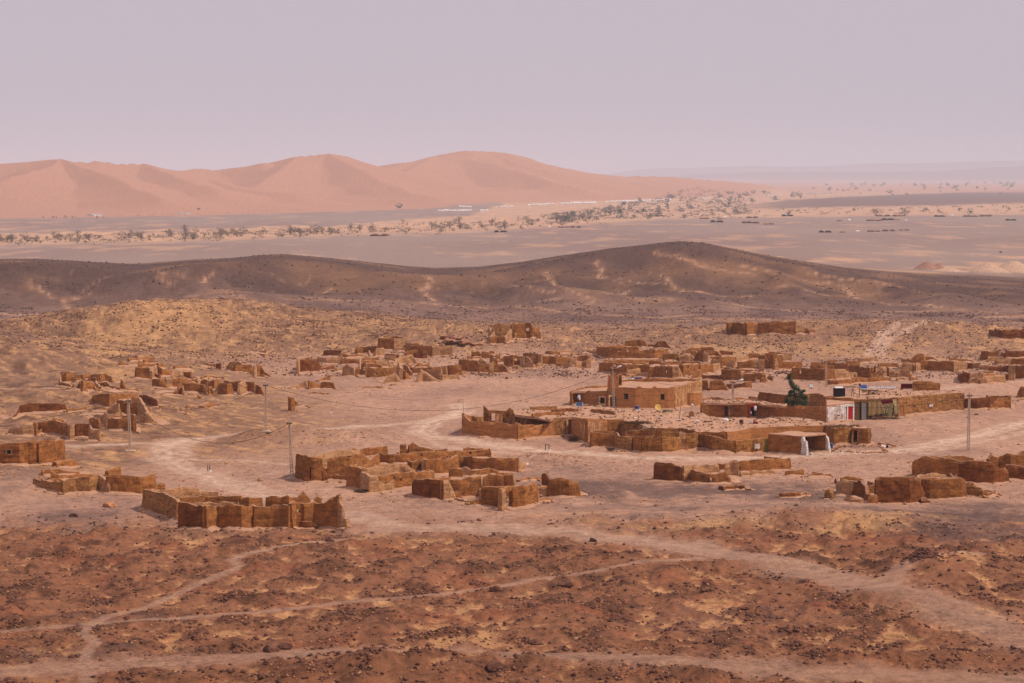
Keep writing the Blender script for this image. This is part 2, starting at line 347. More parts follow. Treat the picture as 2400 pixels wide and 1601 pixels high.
def colour_ground(X, Y, Z):
    c = np.empty(X.shape + (3,)); c[:] = C_SAND
    px = CX + X / np.maximum(Y, 60) * 5015
    n1 = fbm(X / 22, Y / 34, 301, 4); n2 = fbm(X / 6, Y / 7, 303, 3); n3 = fbm(X / 1.6, Y / 1.6, 305, 3); n4 = fbm(X / 70, Y / 90, 307, 3)
    n5 = fbm(X / .55, Y / .55, 309, 2)
    y0, y1 = float(Y.min()), float(Y.max())
    # village flat: pinkish trampled sand with gravel veils
    c = mixc(c, C_DARK, .13 + .40 * n1 + .16 * n2 + .16 * n3)
    # towards the ridge: stony, golden patches between stones
    st = sstep(455, 520, Y + 25 * n1) * (1 - sstep(560, 640, Y + 30 * n1))
    c = mixc(c, C_STONY * .82, st * .8)
    c = mixc(c, C_GOLD, st * sstep(.15, .7, n2 * .6 + n3 * .7 + .35 * n4) * .8)
    bk = sstep(560, 625, Y + 22 * n1)
    c = mixc(c, C_DARK * .85, bk * (.8 + .3 * n1))
    c = mixc(c, C_PSAND, bk * sstep(.35, .75, fbm(X / 60, Y / 16, 311, 3)) * (1 - sstep(700, 760, Y)) * .75)
    # the dark hills
    hl = sstep(640, 740, Y + 18 * n2)
    c = mixc(c, C_HILL * .82, hl * .9)
    c = mixc(c, C_STONY * .78, hl * sstep(.0, .9, n4 + .35 * n1) * .75)
    c = mixc(c, C_STONY * .9, hl * sstep(1560, 1900, px) * sstep(-.2, .5, n1 + .5 * n4) * .45)
    gr = np.abs(pn(X / 26 + .4 * pn(X / 50, Y / 50, 33), Y / 60, 43))
    c = mixc(c, C_PSAND * .8, hl * (1 - sstep(.0, .03, gr)) * sstep(-.1, .4, n1) * .4)
    # left foothills
    m = (Y < 720) & (X < 20)
    if m.any() and y1 > 150:
        fh = np.zeros_like(X)
        for lst, wd in NEAR[:3]:
            P, zz = crest(lst); d, v, s = polydist(X, Y, P, zz); fh = np.maximum(fh, np.exp(-(d / wd) ** 2 * .75))
        fh = np.where(m, fh, 0)
        c = mixc(c, C_STONY * .85, sstep(.1, .4, fh) * .85)
        streak = fbm((X + Y * .9) / 3.2, (Y - X * .9) / 11, 321, 4)
        c = mixc(c, C_GOLD, sstep(.12, .35, fh) * sstep(-.05, .55, streak + .35 * n3) * .75)
        c = mixc(c, C_FGD * 1.1, sstep(.3, .8, fh) * sstep(.15, .5, fbm(X / 5, Y / 6, 323, 4)) * .6)
    # foreground: reddish stony earth, sand caught in the hollows
    fg = sstep(266, 244, Y + 9 * n2)
    c = mixc(c, C_FG * (1.0), fg * .92)
    hm = hummock(X, Y) if y0 < 305 else np.zeros_like(X)
    c = mixc(c, C_FGD, fg * sstep(-.05, .55, .6 * n2 + .55 * n3 + hm * .5) * .75)
    c = mixc(c, C_DARK * .75, fg * sstep(.15, .6, n4 + .3 * n3) * .5)
    hollow = sstep(-.17, -.30, hm + .14 * n3 + .08 * n5 + .10 * n1)
    c = mixc(c, C_GOLD * np.array([1, .96, .98]), fg * hollow * .85)
    c = mixc(c, C_RED, fg * sstep(.1, .6, fbm(X / 9, Y / 6, 331, 3)) * .35)
    c = mixc(c, C_FG * .8, sstep(205, 175, Y) * .35)
    # painted patches of gravel and sand
    for bx, by, rx, ry, tone in PATCH:
        p = onz(bx, by, 0.0); D = p.y
        wx = rx * D / F; wy = ry * D * D / (CAMZ * F)
        if D + 3 * wy < y0 or D - 3 * wy > y1: continue
        q = ((X - p.x) / wx) ** 2 + ((Y - p.y) / wy) ** 2
        a = np.exp(-q * .9) * (abs(tone)); a = sstep(.12, .75, a * (1 + .6 * n2 + .4 * n3)) * abs(tone)
        c = mixc(c, C_DARK * .74 if tone < 0 else C_GOLD * .95, a * (Y < 640) * .85)
    # sand in the gullies
    GW = .55
    for off, pts, wd in (GULLIES if y1 > 560 and y0 < 1000 else []):
        W = []
        for gx, gy in pts:
            p = at(off[0] + gx / 2.939, off[1] + gy / 2.939); W.append((p.x, p.y))
        m = (Y > 560) & (Y < 1000)
        d = np.full(X.shape, 1e3); d[m] = polydist(X[m] + 1.2 * n2[m], Y[m] + 2 * n2[m], W)[0]
        k = d / (GW * wd * (1 + .5 * n1))
        c = mixc(c, C_PSAND * .95, np.exp(-k ** 2) * np.clip(.8 + .9 * n3 + .5 * n2, 0, 1) * .9)
        c = mixc(c, C_STONY * .9, np.exp(-(k / 4.0) ** 2) * np.clip(.4 + .5 * n2, 0, 1) * .6)
    # tracks
    for P, wd, tone in (roads_world() if y0 < 640 else []):
        m = (Y < 640) & (Y > 150)
        d = np.full(X.shape, 1e3); d[m] = polydist(X[m] + .5 * n2[m] * wd * .3, Y[m] + 1.0 * n2[m] * wd * .3, P)[0]
        a = 1 - sstep(wd * .28, wd * .62, d)
        rut = .75 + .25 * np.cos(d / wd * 13) * (wd > 2)
        c = mixc(c, C_SAND * .92, (1 - sstep(wd * .3, wd * 1.1, d)) * .6)
        col = C_ROAD * np.where(Y < 235, .72, 1)[..., None] if False else C_ROAD
        fgk = sstep(300, 200, Y)[..., None]
        col = C_ROAD * (1 - fgk) + C_ROAD * np.array([.52, .43, .39]) * fgk
        a2 = np.clip(a * rut * tone * (.9 + .3 * n3), 0, 1)[..., None]
        c = c * (1 - a2) + col * a2
    # the low plain: gravel with the mauve haze put into its colour, drifts of pale sand, the sandy wadi belt, the sands before the dunes
    if y1 < 950:
        c *= (1 + .10 * n3 + .05 * n5)[..., None]
        return np.clip(c, .01, .9)
    pl = sstep(960, 1120, Y + 0 * px)
    s1 = fbm(X / 45, Y / 110, 341, 5); s2 = fbm(X / 220, Y / 500, 343, 3); s3 = fbm(X / 18, Y / 60, 345, 3)
    cp = np.empty_like(c); cp[:] = C_PLAIN
    cp = mixc(cp, C_DARK * 1.15, .2 + .45 * s2)
    cp = mixc(cp, C_PSAND, sstep(.12, .8, s1 + .45 * s3 + .35 * s2) * .5)
    nearp = 1 - sstep(1250, 1650, Y + 120 * s2)
    cp = mixc(cp, C_PSAND, nearp * sstep(-.2, .6, s1 + .4 * s3) * .75 * sstep(900, 2000, px))
    for bx, by, bh, rx, ry in PBLOBS:
        p = onz(bx, by, PLAIN); q = np.sqrt(((X - p.x) / rx) ** 2 + ((Y - p.y) / ry) ** 2)
        cp = mixc(cp, lin(184, 148, 124) if bx not in (2172, 2203) else lin(150, 108, 90), 1 - sstep(.9, 1.2, q))
    def band(y0, y1, x0=-1e5, x1=1e5, soft=.12):
        lo = np.interp(px, [p[0] for p in y0], [-(CAMZ - PLAIN) / slope(p[1]) for p in y0])
        hi = np.interp(px, [p[0] for p in y1], [-(CAMZ - PLAIN) / slope(p[1]) for p in y1])
        lo = lo * (1 + .05 * s1 + .03 * s3); hi = hi * (1 + .05 * s1 + .03 * s3)
        return sstep(lo * (1 - soft * .3), lo * (1 + soft * .3), Y) * (1 - sstep(hi * (1 - soft * .3), hi * (1 + soft * .3), Y))
    wadi = band([(0,577),(500,566),(800,553),(1200,540),(1600,512),(2000,507),(2400,502)], [(0,546),(500,538),(800,528),(1100,505),(1200,478),(1600,452),(1750,445),(2400,418)])
    cp = mixc(cp, C_PSAND * 1.02, wadi * (.75 + .4 * s3))
    blk = band([(1700,492),(1900,487),(2200,481),(2400,476)], [(1700,488),(1900,466),(2200,453),(2400,446)]) * sstep(1640, 1900, px + 90 * s1)
    cp = mixc(cp, C_DARK * .8, blk * .9)
    bd = np.interp(px, BASEX, BASED)
    du = sstep(bd * .985, bd * 1.01, Y) * (1 - sstep(1800, 2100, px + (Y - 5000) * .02))
    du = np.maximum(du, sstep(3, 8, Z - PLAIN) * (Y > 2300) * (Y < 15000) * (1 - sstep(1700, 1900, px)))
    cp = mixc(cp, C_DUNE, du)
    cp = mixc(cp, lin(178, 128, 104), sstep(6300, 7500, Y) * .8)
    cp = mixc(cp, lin(118, 92, 90), sstep(19000, 20500, Y) * sstep(-4, 12, Z))
    c = c * (1 - pl[..., None]) + cp * pl[..., None]
    c *= (1 + .10 * n3 + .05 * n5)[..., None] * np.where(Y > 1500, 1, 1)[..., None]
    return np.clip(c, .01, .9)
CC = np.concatenate([colour_ground(XX[a:b_], YY[a:b_], ZZ[a:b_]) for a, b_ in SL], 0)
# ---------------------------------------------------------------- node helpers
def newmat(name):
    m = bpy.data.materials.new(name); m.use_nodes = True
    n = m.node_tree; b = n.nodes['Principled BSDF']; b.inputs['Roughness'].default_value = .95
    b.inputs['Specular IOR Level'].default_value = .12
    return m, n, b
def N(n, t, **k):
    o = n.nodes.new(t)
    for a, v in k.items(): setattr(o, a, v)
    return o
def noise(n, vec, scale, detail=6, rough=.6):
    o = N(n, 'ShaderNodeTexNoise'); o.inputs['Scale'].default_value = scale; o.inputs['Detail'].default_value = detail; o.inputs['Roughness'].default_value = rough
    n.links.new(vec, o.inputs['Vector']); return o.outputs['Fac']
def ramp(n, fac, stops):
    o = N(n, 'ShaderNodeValToRGB'); e = o.color_ramp.elements
    while len(e) < len(stops): e.new(.5)
    for i, (p, c) in enumerate(stops):
        e[i].position = p; e[i].color = (c, c, c, 1) if not hasattr(c, '__len__') else (*c[:3], 1)
    n.links.new(fac, o.inputs[0]); return o.outputs[0]
def mixn(n, mode, fac, a, b):
    o = N(n, 'ShaderNodeMixRGB', blend_type=mode)
    for i, v in ((0, fac), (1, a), (2, b)):
        if isinstance(v, (int, float)): o.inputs[i].default_value = v
        elif isinstance(v, tuple) or isinstance(v, np.ndarray): o.inputs[i].default_value = (*[float(q) for q in v[:3]], 1)
        else: n.links.new(v, o.inputs[i])
    return o.outputs[0]
def bump(n, b, h, st, dist):
    o = N(n, 'ShaderNodeBump'); o.inputs['Strength'].default_value = st; o.inputs['Distance'].default_value = dist
    n.links.new(h, o.inputs['Height']); n.links.new(o.outputs[0], b.inputs['Normal'])
m_ground, n, b = newmat('ground')
att = N(n, 'ShaderNodeAttribute', attribute_name='soil')
geo = N(n, 'ShaderNodeNewGeometry'); pos = geo.outputs['Position']
sp = N(n, 'ShaderNodeSeparateXYZ'); n.links.new(pos, sp.inputs[0])
def maprange(n, v, a, b_, c=0., d=1.):
    o = N(n, 'ShaderNodeMapRange'); n.links.new(v, o.inputs[0])
    for i, q in enumerate((a, b_, c, d)): o.inputs[i + 1].default_value = q
    return o.outputs[0]
nearv = maprange(n, sp.outputs[1], 520, 1500, 1, 0); nearw = maprange(n, sp.outputs[1], 700, 2200, .8, 0)          # pebbles are too fine to tell apart on the far plain
sm_ = ramp(n, noise(n, pos, .045, 4, .6), [(.40, .25), (.62, 1.0)]); spf = N(n, 'ShaderNodeMath', operation='MULTIPLY'); n.links.new(nearv, spf.inputs[0]); n.links.new(sm_, spf.inputs[1])
speck = ramp(n, noise(n, pos, 1.9, 8, .78), [(.38, .42), (.47, .86), (.56, 1.04), (.66, 1.3)])
speck2 = ramp(n, noise(n, pos, .55, 8, .74), [(.36, .62), (.5, 1.0), (.64, 1.22)])
vor = N(n, 'ShaderNodeTexVoronoi'); vor.inputs['Scale'].default_value = .75; n.links.new(pos, vor.inputs['Vector'])
dots = ramp(n, vor.outputs['Distance'], [(.10, .45), (.26, 1.0)])
c1 = mixn(n, 'MULTIPLY', spf.outputs[0], att.outputs['Color'], speck)
c1 = mixn(n, 'MULTIPLY', nearw, c1, speck2)
dotm = N(n, 'ShaderNodeMath', operation='MULTIPLY'); n.links.new(nearv, dotm.inputs[0])
n.links.new(ramp(n, noise(n, pos, .06, 4, .6), [(.42, 0.0), (.6, .75)]), dotm.inputs[1])
c1 = mixn(n, 'MULTIPLY', dotm.outputs[0], c1, dots)
n.links.new(c1, b.inputs['Base Color'])
bump(n, b, noise(n, pos, 1.4, 10, .78), .9, .5); n.links.new(nearw, b.inputs['Normal'].links[0].from_node.inputs['Strength'])
# ---------------------------------------------------------------- ground mesh
me = bpy.data.meshes.new('ground')
vs = np.stack([XX, YY, ZZ], -1).reshape(-1, 3).astype(np.float32)
ii = (np.arange(NR - 1)[:, None] * NC + np.arange(NC - 1)[None, :]).reshape(-1)
fs = np.stack([ii, ii + 1, ii + NC + 1, ii + NC], -1).astype(np.int32)
me.vertices.add(len(vs)); me.vertices.foreach_set('co', vs.ravel())
me.loops.add(fs.size); me.loops.foreach_set('vertex_index', fs.ravel())
me.polygons.add(len(fs)); me.polygons.foreach_set('loop_start', np.arange(0, fs.size, 4, dtype=np.int32)); me.polygons.foreach_set('loop_total', np.full(len(fs), 4, np.int32))
me.polygons.foreach_set('use_smooth', np.ones(len(fs), bool))
me.update(calc_edges=True); me.validate()
ca = me.color_attributes.new('soil', 'FLOAT_COLOR', 'POINT')
ca.data.foreach_set('color', np.concatenate([CC.reshape(-1, 3), np.ones((NR * NC, 1))], 1).astype(np.float32).ravel())
me.materials.append(m_ground)
ground = bpy.data.objects.new('ground', me); COL.objects.link(ground); ground['kind'] = 'structure'
# ---------------------------------------------------------------- dusty air
def box_mesh(name, lo, hi):
    bm = bmesh.new(); bmesh.ops.create_cube(bm, size=1)
    for v in bm.verts: v.co = Vector([lo[k] + (v.co[k] + .5) * (hi[k] - lo[k]) for k in range(3)])
    m = bpy.data.meshes.new(name); bm.to_mesh(m); bm.free(); return m
HAZE = 0.000078
mh = bpy.data.materials.new('dusty_air'); mh.use_nodes = True; n = mh.node_tree; n.nodes.clear()
oo = N(n, 'ShaderNodeOutputMaterial'); pv = N(n, 'ShaderNodeVolumePrincipled')
pv.inputs['Density'].default_value = HAZE; pv.inputs['Color'].default_value = (.76, .81, .93, 1); pv.inputs['Anisotropy'].default_value = 0.0
n.links.new(pv.outputs[0], oo.inputs['Volume'])
hz = bpy.data.objects.new('haze', box_mesh('haze', (-190000, -70, min(PLAIN, float(ZZ.min())) - 1.5), (190000, 61000, 330))); hz.data.materials.append(mh)
COL.objects.link(hz); hz['kind'] = 'stuff'
# ---------------------------------------------------------------- object helpers
def link(o, parent=None):
    COL.objects.link(o)
    if parent is not None: o.parent = parent
    return o
def mesh_obj(name, verts, faces, mat, parent=None, smooth=False, midx=None):
    me = bpy.data.meshes.new(name); me.from_pydata([tuple(v) for v in verts], [], faces)
    for q in (mat if isinstance(mat, list) else [mat]): me.materials.append(q)
    if smooth: me.polygons.foreach_set('use_smooth', [True] * len(me.polygons))
    if midx is not None: me.polygons.foreach_set('material_index', midx)
    me.update()
    return link(bpy.data.objects.new(name, me), parent)
def bm_obj(name, bm, mat, parent=None, smooth=False):
    me = bpy.data.meshes.new(name); bm.to_mesh(me); bm.free()
    for q in (mat if isinstance(mat, list) else [mat]): me.materials.append(q)
    if smooth: me.polygons.foreach_set('use_smooth', [True] * len(me.polygons))
    return link(bpy.data.objects.new(name, me), parent)
def thing(name, label, cat, loc=(0, 0, 0), group=None):
    o = bpy.data.objects.new(name, None); o.empty_display_size = .5; COL.objects.link(o); o.location = loc
    return tag(o, label, cat, group)
def tag(o, label, cat, group=None):
    o['label'] = label; o['category'] = cat
    if group: o['group'] = group
    return o
def bm_box(bm, c, s, rz=0.0, rx=0.0, ry=0.0, bev=0.0):
    r = bmesh.ops.create_cube(bm, size=1); M = Matrix.Translation(Vector(c)) @ Matrix.Rotation(rz, 4, 'Z') @ Matrix.Rotation(ry, 4, 'Y') @ Matrix.Rotation(rx, 4, 'X') @ Matrix.Diagonal((*s, 1))
    for v in r['verts']: v.co = M @ v.co
    if bev:
        ed = set(e for v in r['verts'] for e in v.link_edges); bmesh.ops.bevel(bm, geom=list(ed), offset=bev, segments=2, affect='EDGES')
def bm_tube(bm, p, q, r0, r1=None, n=8):
    r1 = r0 if r1 is None else r1; p = Vector(p); q = Vector(q); d = (q - p)
    if d.length < 1e-6: return
    a = d.normalized(); b = a.orthogonal().normalized(); c = a.cross(b)
    R = []
    for P, r in ((p, r0), (q, r1)):
        R.append([bm.verts.new(P + r * (math.cos(t) * b + math.sin(t) * c)) for t in [2 * math.pi * k / n for k in range(n)]])
    for k in range(n): bm.faces.new((R[0][k], R[0][(k + 1) % n], R[1][(k + 1) % n], R[1][k]))
    bm.faces.new(R[0][::-1]); bm.faces.new(R[1])
def bm_path(bm, pts, r, n=6):
    for a, b in zip(pts[:-1], pts[1:]): bm_tube(bm, a, b, r, r, n)
def bm_lathe(bm, c, prof, n=14, ax=None):
    c = Vector(c); R = []
    M = Matrix.Identity(3) if ax is None else ax
    for r, z in prof:
        R.append([bm.verts.new(c + M @ Vector((r * math.cos(2 * math.pi * k / n), r * math.sin(2 * math.pi * k / n), z))) for k in range(n)])
    for a, b in zip(R[:-1], R[1:]):
        for k in range(n): bm.faces.new((a[k], a[(k + 1) % n], b[(k + 1) % n], b[k]))
    bm.faces.new(R[0][::-1]); bm.faces.new(R[-1])
# ---------------------------------------------------------------- wall materials
def mud(name, base, vary=.22, coarse=.9, brick=None, wear=None):
    m, n, b = newmat(name)
    geo = N(n, 'ShaderNodeNewGeometry'); pos = geo.outputs['Position']
    a = noise(n, pos, coarse, 8, .66)
    c = mixn(n, 'MIX', ramp(n, a, [(.34, 0.), (.66, 1.)]), tuple(base * (1 - vary)), tuple(base * (1 + vary)))
    c = mixn(n, 'MULTIPLY', .75, c, ramp(n, noise(n, pos, 4.5, 8, .75), [(.38, .52), (.48, .95), (.56, 1.04), (.66, 1.25)]))
    mp = N(n, 'ShaderNodeMapping'); n.links.new(pos, mp.inputs[0]); mp.inputs['Scale'].default_value = (.35, .35, 3.2)
    lay = ramp(n, noise(n, mp.outputs[0], 1.0, 4, .6), [(.42, .58), (.5, 1.0)])      # rammed courses
    c = mixn(n, 'MULTIPLY', .55, c, lay)
    mp2 = N(n, 'ShaderNodeMapping'); n.links.new(pos, mp2.inputs[0]); mp2.inputs['Scale'].default_value = (1.6, 1.6, .25)
    c = mixn(n, 'MULTIPLY', .28, c, ramp(n, noise(n, mp2.outputs[0], 1.0, 5, .6), [(.34, .66), (.5, 1.0)]))   # rain runnels
    h = noise(n, pos, 3.0, 8, .7)
    if brick:
        sx = N(n, 'ShaderNodeSeparateXYZ'); n.links.new(pos, sx.inputs[0])
        ad = N(n, 'ShaderNodeMath', operation='ADD'); n.links.new(sx.outputs[0], ad.inputs[0]); n.links.new(sx.outputs[1], ad.inputs[1])
        wob = N(n, 'ShaderNodeMath', operation='MULTIPLY_ADD'); n.links.new(noise(n, pos, 1.2, 3), wob.inputs[0]); wob.inputs[1].default_value = .22; n.links.new(sx.outputs[2], wob.inputs[2])
        cb = N(n, 'ShaderNodeCombineXYZ'); n.links.new(ad.outputs[0], cb.inputs[0]); n.links.new(wob.outputs[0], cb.inputs[1])
        br = N(n, 'ShaderNodeTexBrick'); n.links.new(cb.outputs[0], br.inputs[0]); br.inputs['Scale'].default_value = 1.0
        br.inputs['Brick Width'].default_value = brick[0]; br.inputs['Row Height'].default_value = brick[1]; br.inputs['Mortar Size'].default_value = brick[2]; br.inputs['Mortar Smooth'].default_value = .3
        br.inputs['Color1'].default_value = (1, 1, 1, 1); br.inputs['Color2'].default_value = (.62, .62, .62, 1); br.inputs['Mortar'].default_value = (.30, .28, .26, 1)
        c = mixn(n, 'MULTIPLY', .9, c, br.outputs[0])
    if wear is not None:
        k = ramp(n, noise(n, mp2.outputs[0], 1.6, 6, .7), [(.47, 0.), (.53, 1.)])
        c = mixn(n, 'MIX', k, c, tuple(wear))
    # dust settles on what faces the sky
    up = N(n, 'ShaderNodeSeparateXYZ'); n.links.new(geo.outputs['Normal'], up.inputs[0])
    c = mixn(n, 'MIX', ramp(n, up.outputs[2], [(.45, 0.), (.9, .6)]), c, tuple(C_SAND * .92))
    n.links.new(c, b.inputs['Base Color']); bump(n, b, h, .8, .25)
    return m
M_MUD = mud('mud_wall', lin(160, 103, 57), vary=.3); M_MUD2 = mud('mud_wall_brown', lin(142, 90, 48), vary=.32); M_RED = mud('red_mud_wall', lin(126, 73, 38), vary=.34)
M_PALE = mud('pale_mud_wall', lin(182, 134, 94), vary=.24); M_SMOOTH = mud('smoothed_mud_render', lin(180, 120, 72), vary=.10, coarse=.5)  # pale mud also paints the sunlit tone of right-facing side walls
M_PLAS = mud('pink_plaster', lin(206, 152, 112), vary=.10, coarse=.4, wear=lin(160, 106, 66)); M_STONE = mud('rough_stone_wall', lin(186, 130, 80), vary=.35, coarse=3.2, brick=(.36, .17, .02))
M_BRICK = mud('mud_brick_wall', lin(184, 124, 68), brick=(.55, .26, .03)); M_WHITE = mud('whitewashed_wall', lin(226, 212, 206), vary=.12, coarse=1.3, wear=lin(184, 156, 140))
M_LIME = mud('whitewashed_stone', lin(222, 212, 206), vary=.2, coarse=4)
M_DRIFT = mud('drifted_sand', lin(186, 138, 104), vary=.14, coarse=.7); M_ROOF = mud('earth_roof', lin(192, 144, 112), vary=.12, coarse=.8); M_PEELED = mud('peeling_plaster', lin(196, 148, 104), vary=.12, wear=lin(150, 98, 56))
def flat(name, col, rough=.7, metal=0., var=.12, sc=3.):
    m, n, b = newmat(name); geo = N(n, 'ShaderNodeNewGeometry')
    c = mixn(n, 'MIX', ramp(n, noise(n, geo.outputs['Position'], sc, 5), [(.35, 0.), (.65, 1.)]), tuple(col * (1 - var)), tuple(np.minimum(col * (1 + var), .95)))
    n.links.new(c, b.inputs['Base Color']); b.inputs['Roughness'].default_value = rough; b.inputs['Metallic'].default_value = metal
    return m
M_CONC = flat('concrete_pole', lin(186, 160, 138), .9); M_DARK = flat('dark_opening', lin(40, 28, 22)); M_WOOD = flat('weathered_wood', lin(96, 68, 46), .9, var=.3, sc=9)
M_METAL = flat('grey_metal', lin(120, 116, 116), .5, .3); M_CABLE = flat('cable', lin(52, 40, 38), .6); M_WHT = flat('white_plastic', lin(216, 212, 212), .6)
M_BLUE = flat('blue_plastic', lin(52, 74, 132), .5); M_TARP = flat('blue_tarp', lin(58, 72, 140), .6); M_REDP = flat('red_paint', lin(158, 26, 24), .6, var=.2)
M_BLACK = flat('black_sheet', lin(38, 24, 26), .7); M_YEL = flat('yellowed_dish', lin(206, 172, 92), .6); M_CLOTH = flat('tan_cloth', lin(134, 108, 72), .9, var=.3, sc=5)
M_PCLOTH = flat('pale_cloth', lin(196, 176, 130), .9, var=.2); M_MAROON = flat('maroon_cloth', lin(92, 22, 26), .9); M_TYRE = flat('tyre_rubber', lin(62, 58, 60), .8)
M_ROCK = flat('dark_stone', lin(100, 66, 54), .95, var=.45, sc=.9); M_ROCKP = flat('pale_stone', lin(166, 116, 82), .95, var=.35, sc=1.2); M_SOLAR = flat('solar_glass', lin(60, 66, 92), .25)
M_LEAF = flat('cypress_leaf', lin(52, 66, 38), .8, var=.45, sc=2.2); M_CLOD = flat('mud_clod', lin(160, 112, 74), .95, var=.35, sc=1.0); M_SCRUB = flat('scrub_leaf', lin(128, 110, 94), .9, var=.3, sc=.3); M_BARK = flat('bark', lin(84, 62, 46), .95)  # scrub leaf is paled, distance haze put into its colour
M_SCRUBG = flat('green_scrub_leaf', lin(88, 88, 80), .9, var=.3, sc=.3); M_CANVAS = flat('white_canvas', lin(212, 200, 192), .8, var=.06); M_REDCLOTH = flat('red_cloth', lin(150, 48, 36), .9, var=.3, sc=6)
M_GREEN = flat('dull_green_door', lin(112, 96, 52), .8); M_DUNG = flat('brown_felt', lin(92, 58, 50), .9, var=.3)
# ---------------------------------------------------------------- eroded walls
FR = {'A': (0, 820, 5.8725), 'B': (680, 760, 5.8725), 'C': (1040, 740, 6.5306), 'D': (1380, 780, 5.8725), 'E': (1640, 780, 5.8725), 'F': (2000, 780, 5.8725),
      'G': (1060, 930, 5.8725), 'H': (1360, 930, 5.8725), 'I': (1680, 930, 5.8725), 'J': (680, 1020, 5.8725), 'K': (960, 1020, 5.8725), 'L': (260, 820, 5.8725),
      'M': (0, 800, 3.3586), 'N': (1600, 740, 2.9389), 'O': (1600, 1068, 2.9389), 'S': (0, 0, 1.0)}
def s_(f, x, y):
    a = FR[f]; return a[0] + x / a[2], a[1] + y / a[2]
WN = [0]; DRIFT = []; WPTS = []
def drifts(t):
    """melted mud and blown sand banked against the foot of the walls traced since the last call"""
    global DRIFT
    V = []; Fc = []
    for X, Y, G, NX, NY, S, sd_, tidy in DRIFT:
        WPTS.extend(zip(X[::2], Y[::2], [tidy] * len(X[::2])))
        fr_ = .75 + .5 * fbm(S / 2.1 + sd_, S * 0 + 1.1, 31, 3); bk_ = .75 + .5 * fbm(S / 2.1 + sd_, S * 0 + 7.1, 33, 3); k = .45 if tidy else 1.0
        off = len(V); n_ = len(S)
        for i in range(n_):
            e = min(1.0, .35 + min(i, n_ - 1 - i) * .3)
            for o_, h_ in ((1.7 * fr_[i] * k + .2, -.25), (.8 * fr_[i] * k + .15, .10 * k), (.12, .34 * k * fr_[i]), (-.12, .34 * k * bk_[i]), (-.8 * bk_[i] * k - .15, .10 * k), (-1.7 * bk_[i] * k - .2, -.25)):
                x = X[i] + NX[i] * o_; y = Y[i] + NY[i] * o_; V.append((x, y, gz(x, y) + h_ * (e if h_ > 0 else 1)))
        for i in range(n_ - 1):
            for j in range(5): a = off + i * 6 + j; Fc.append((a, a + 6, a + 7, a + 1))
    DRIFT = []
    if V: o = mesh_obj('sand_drift', V, Fc, M_DRIFT, smooth=True); child(o, t); o['kind'] = 'stuff'
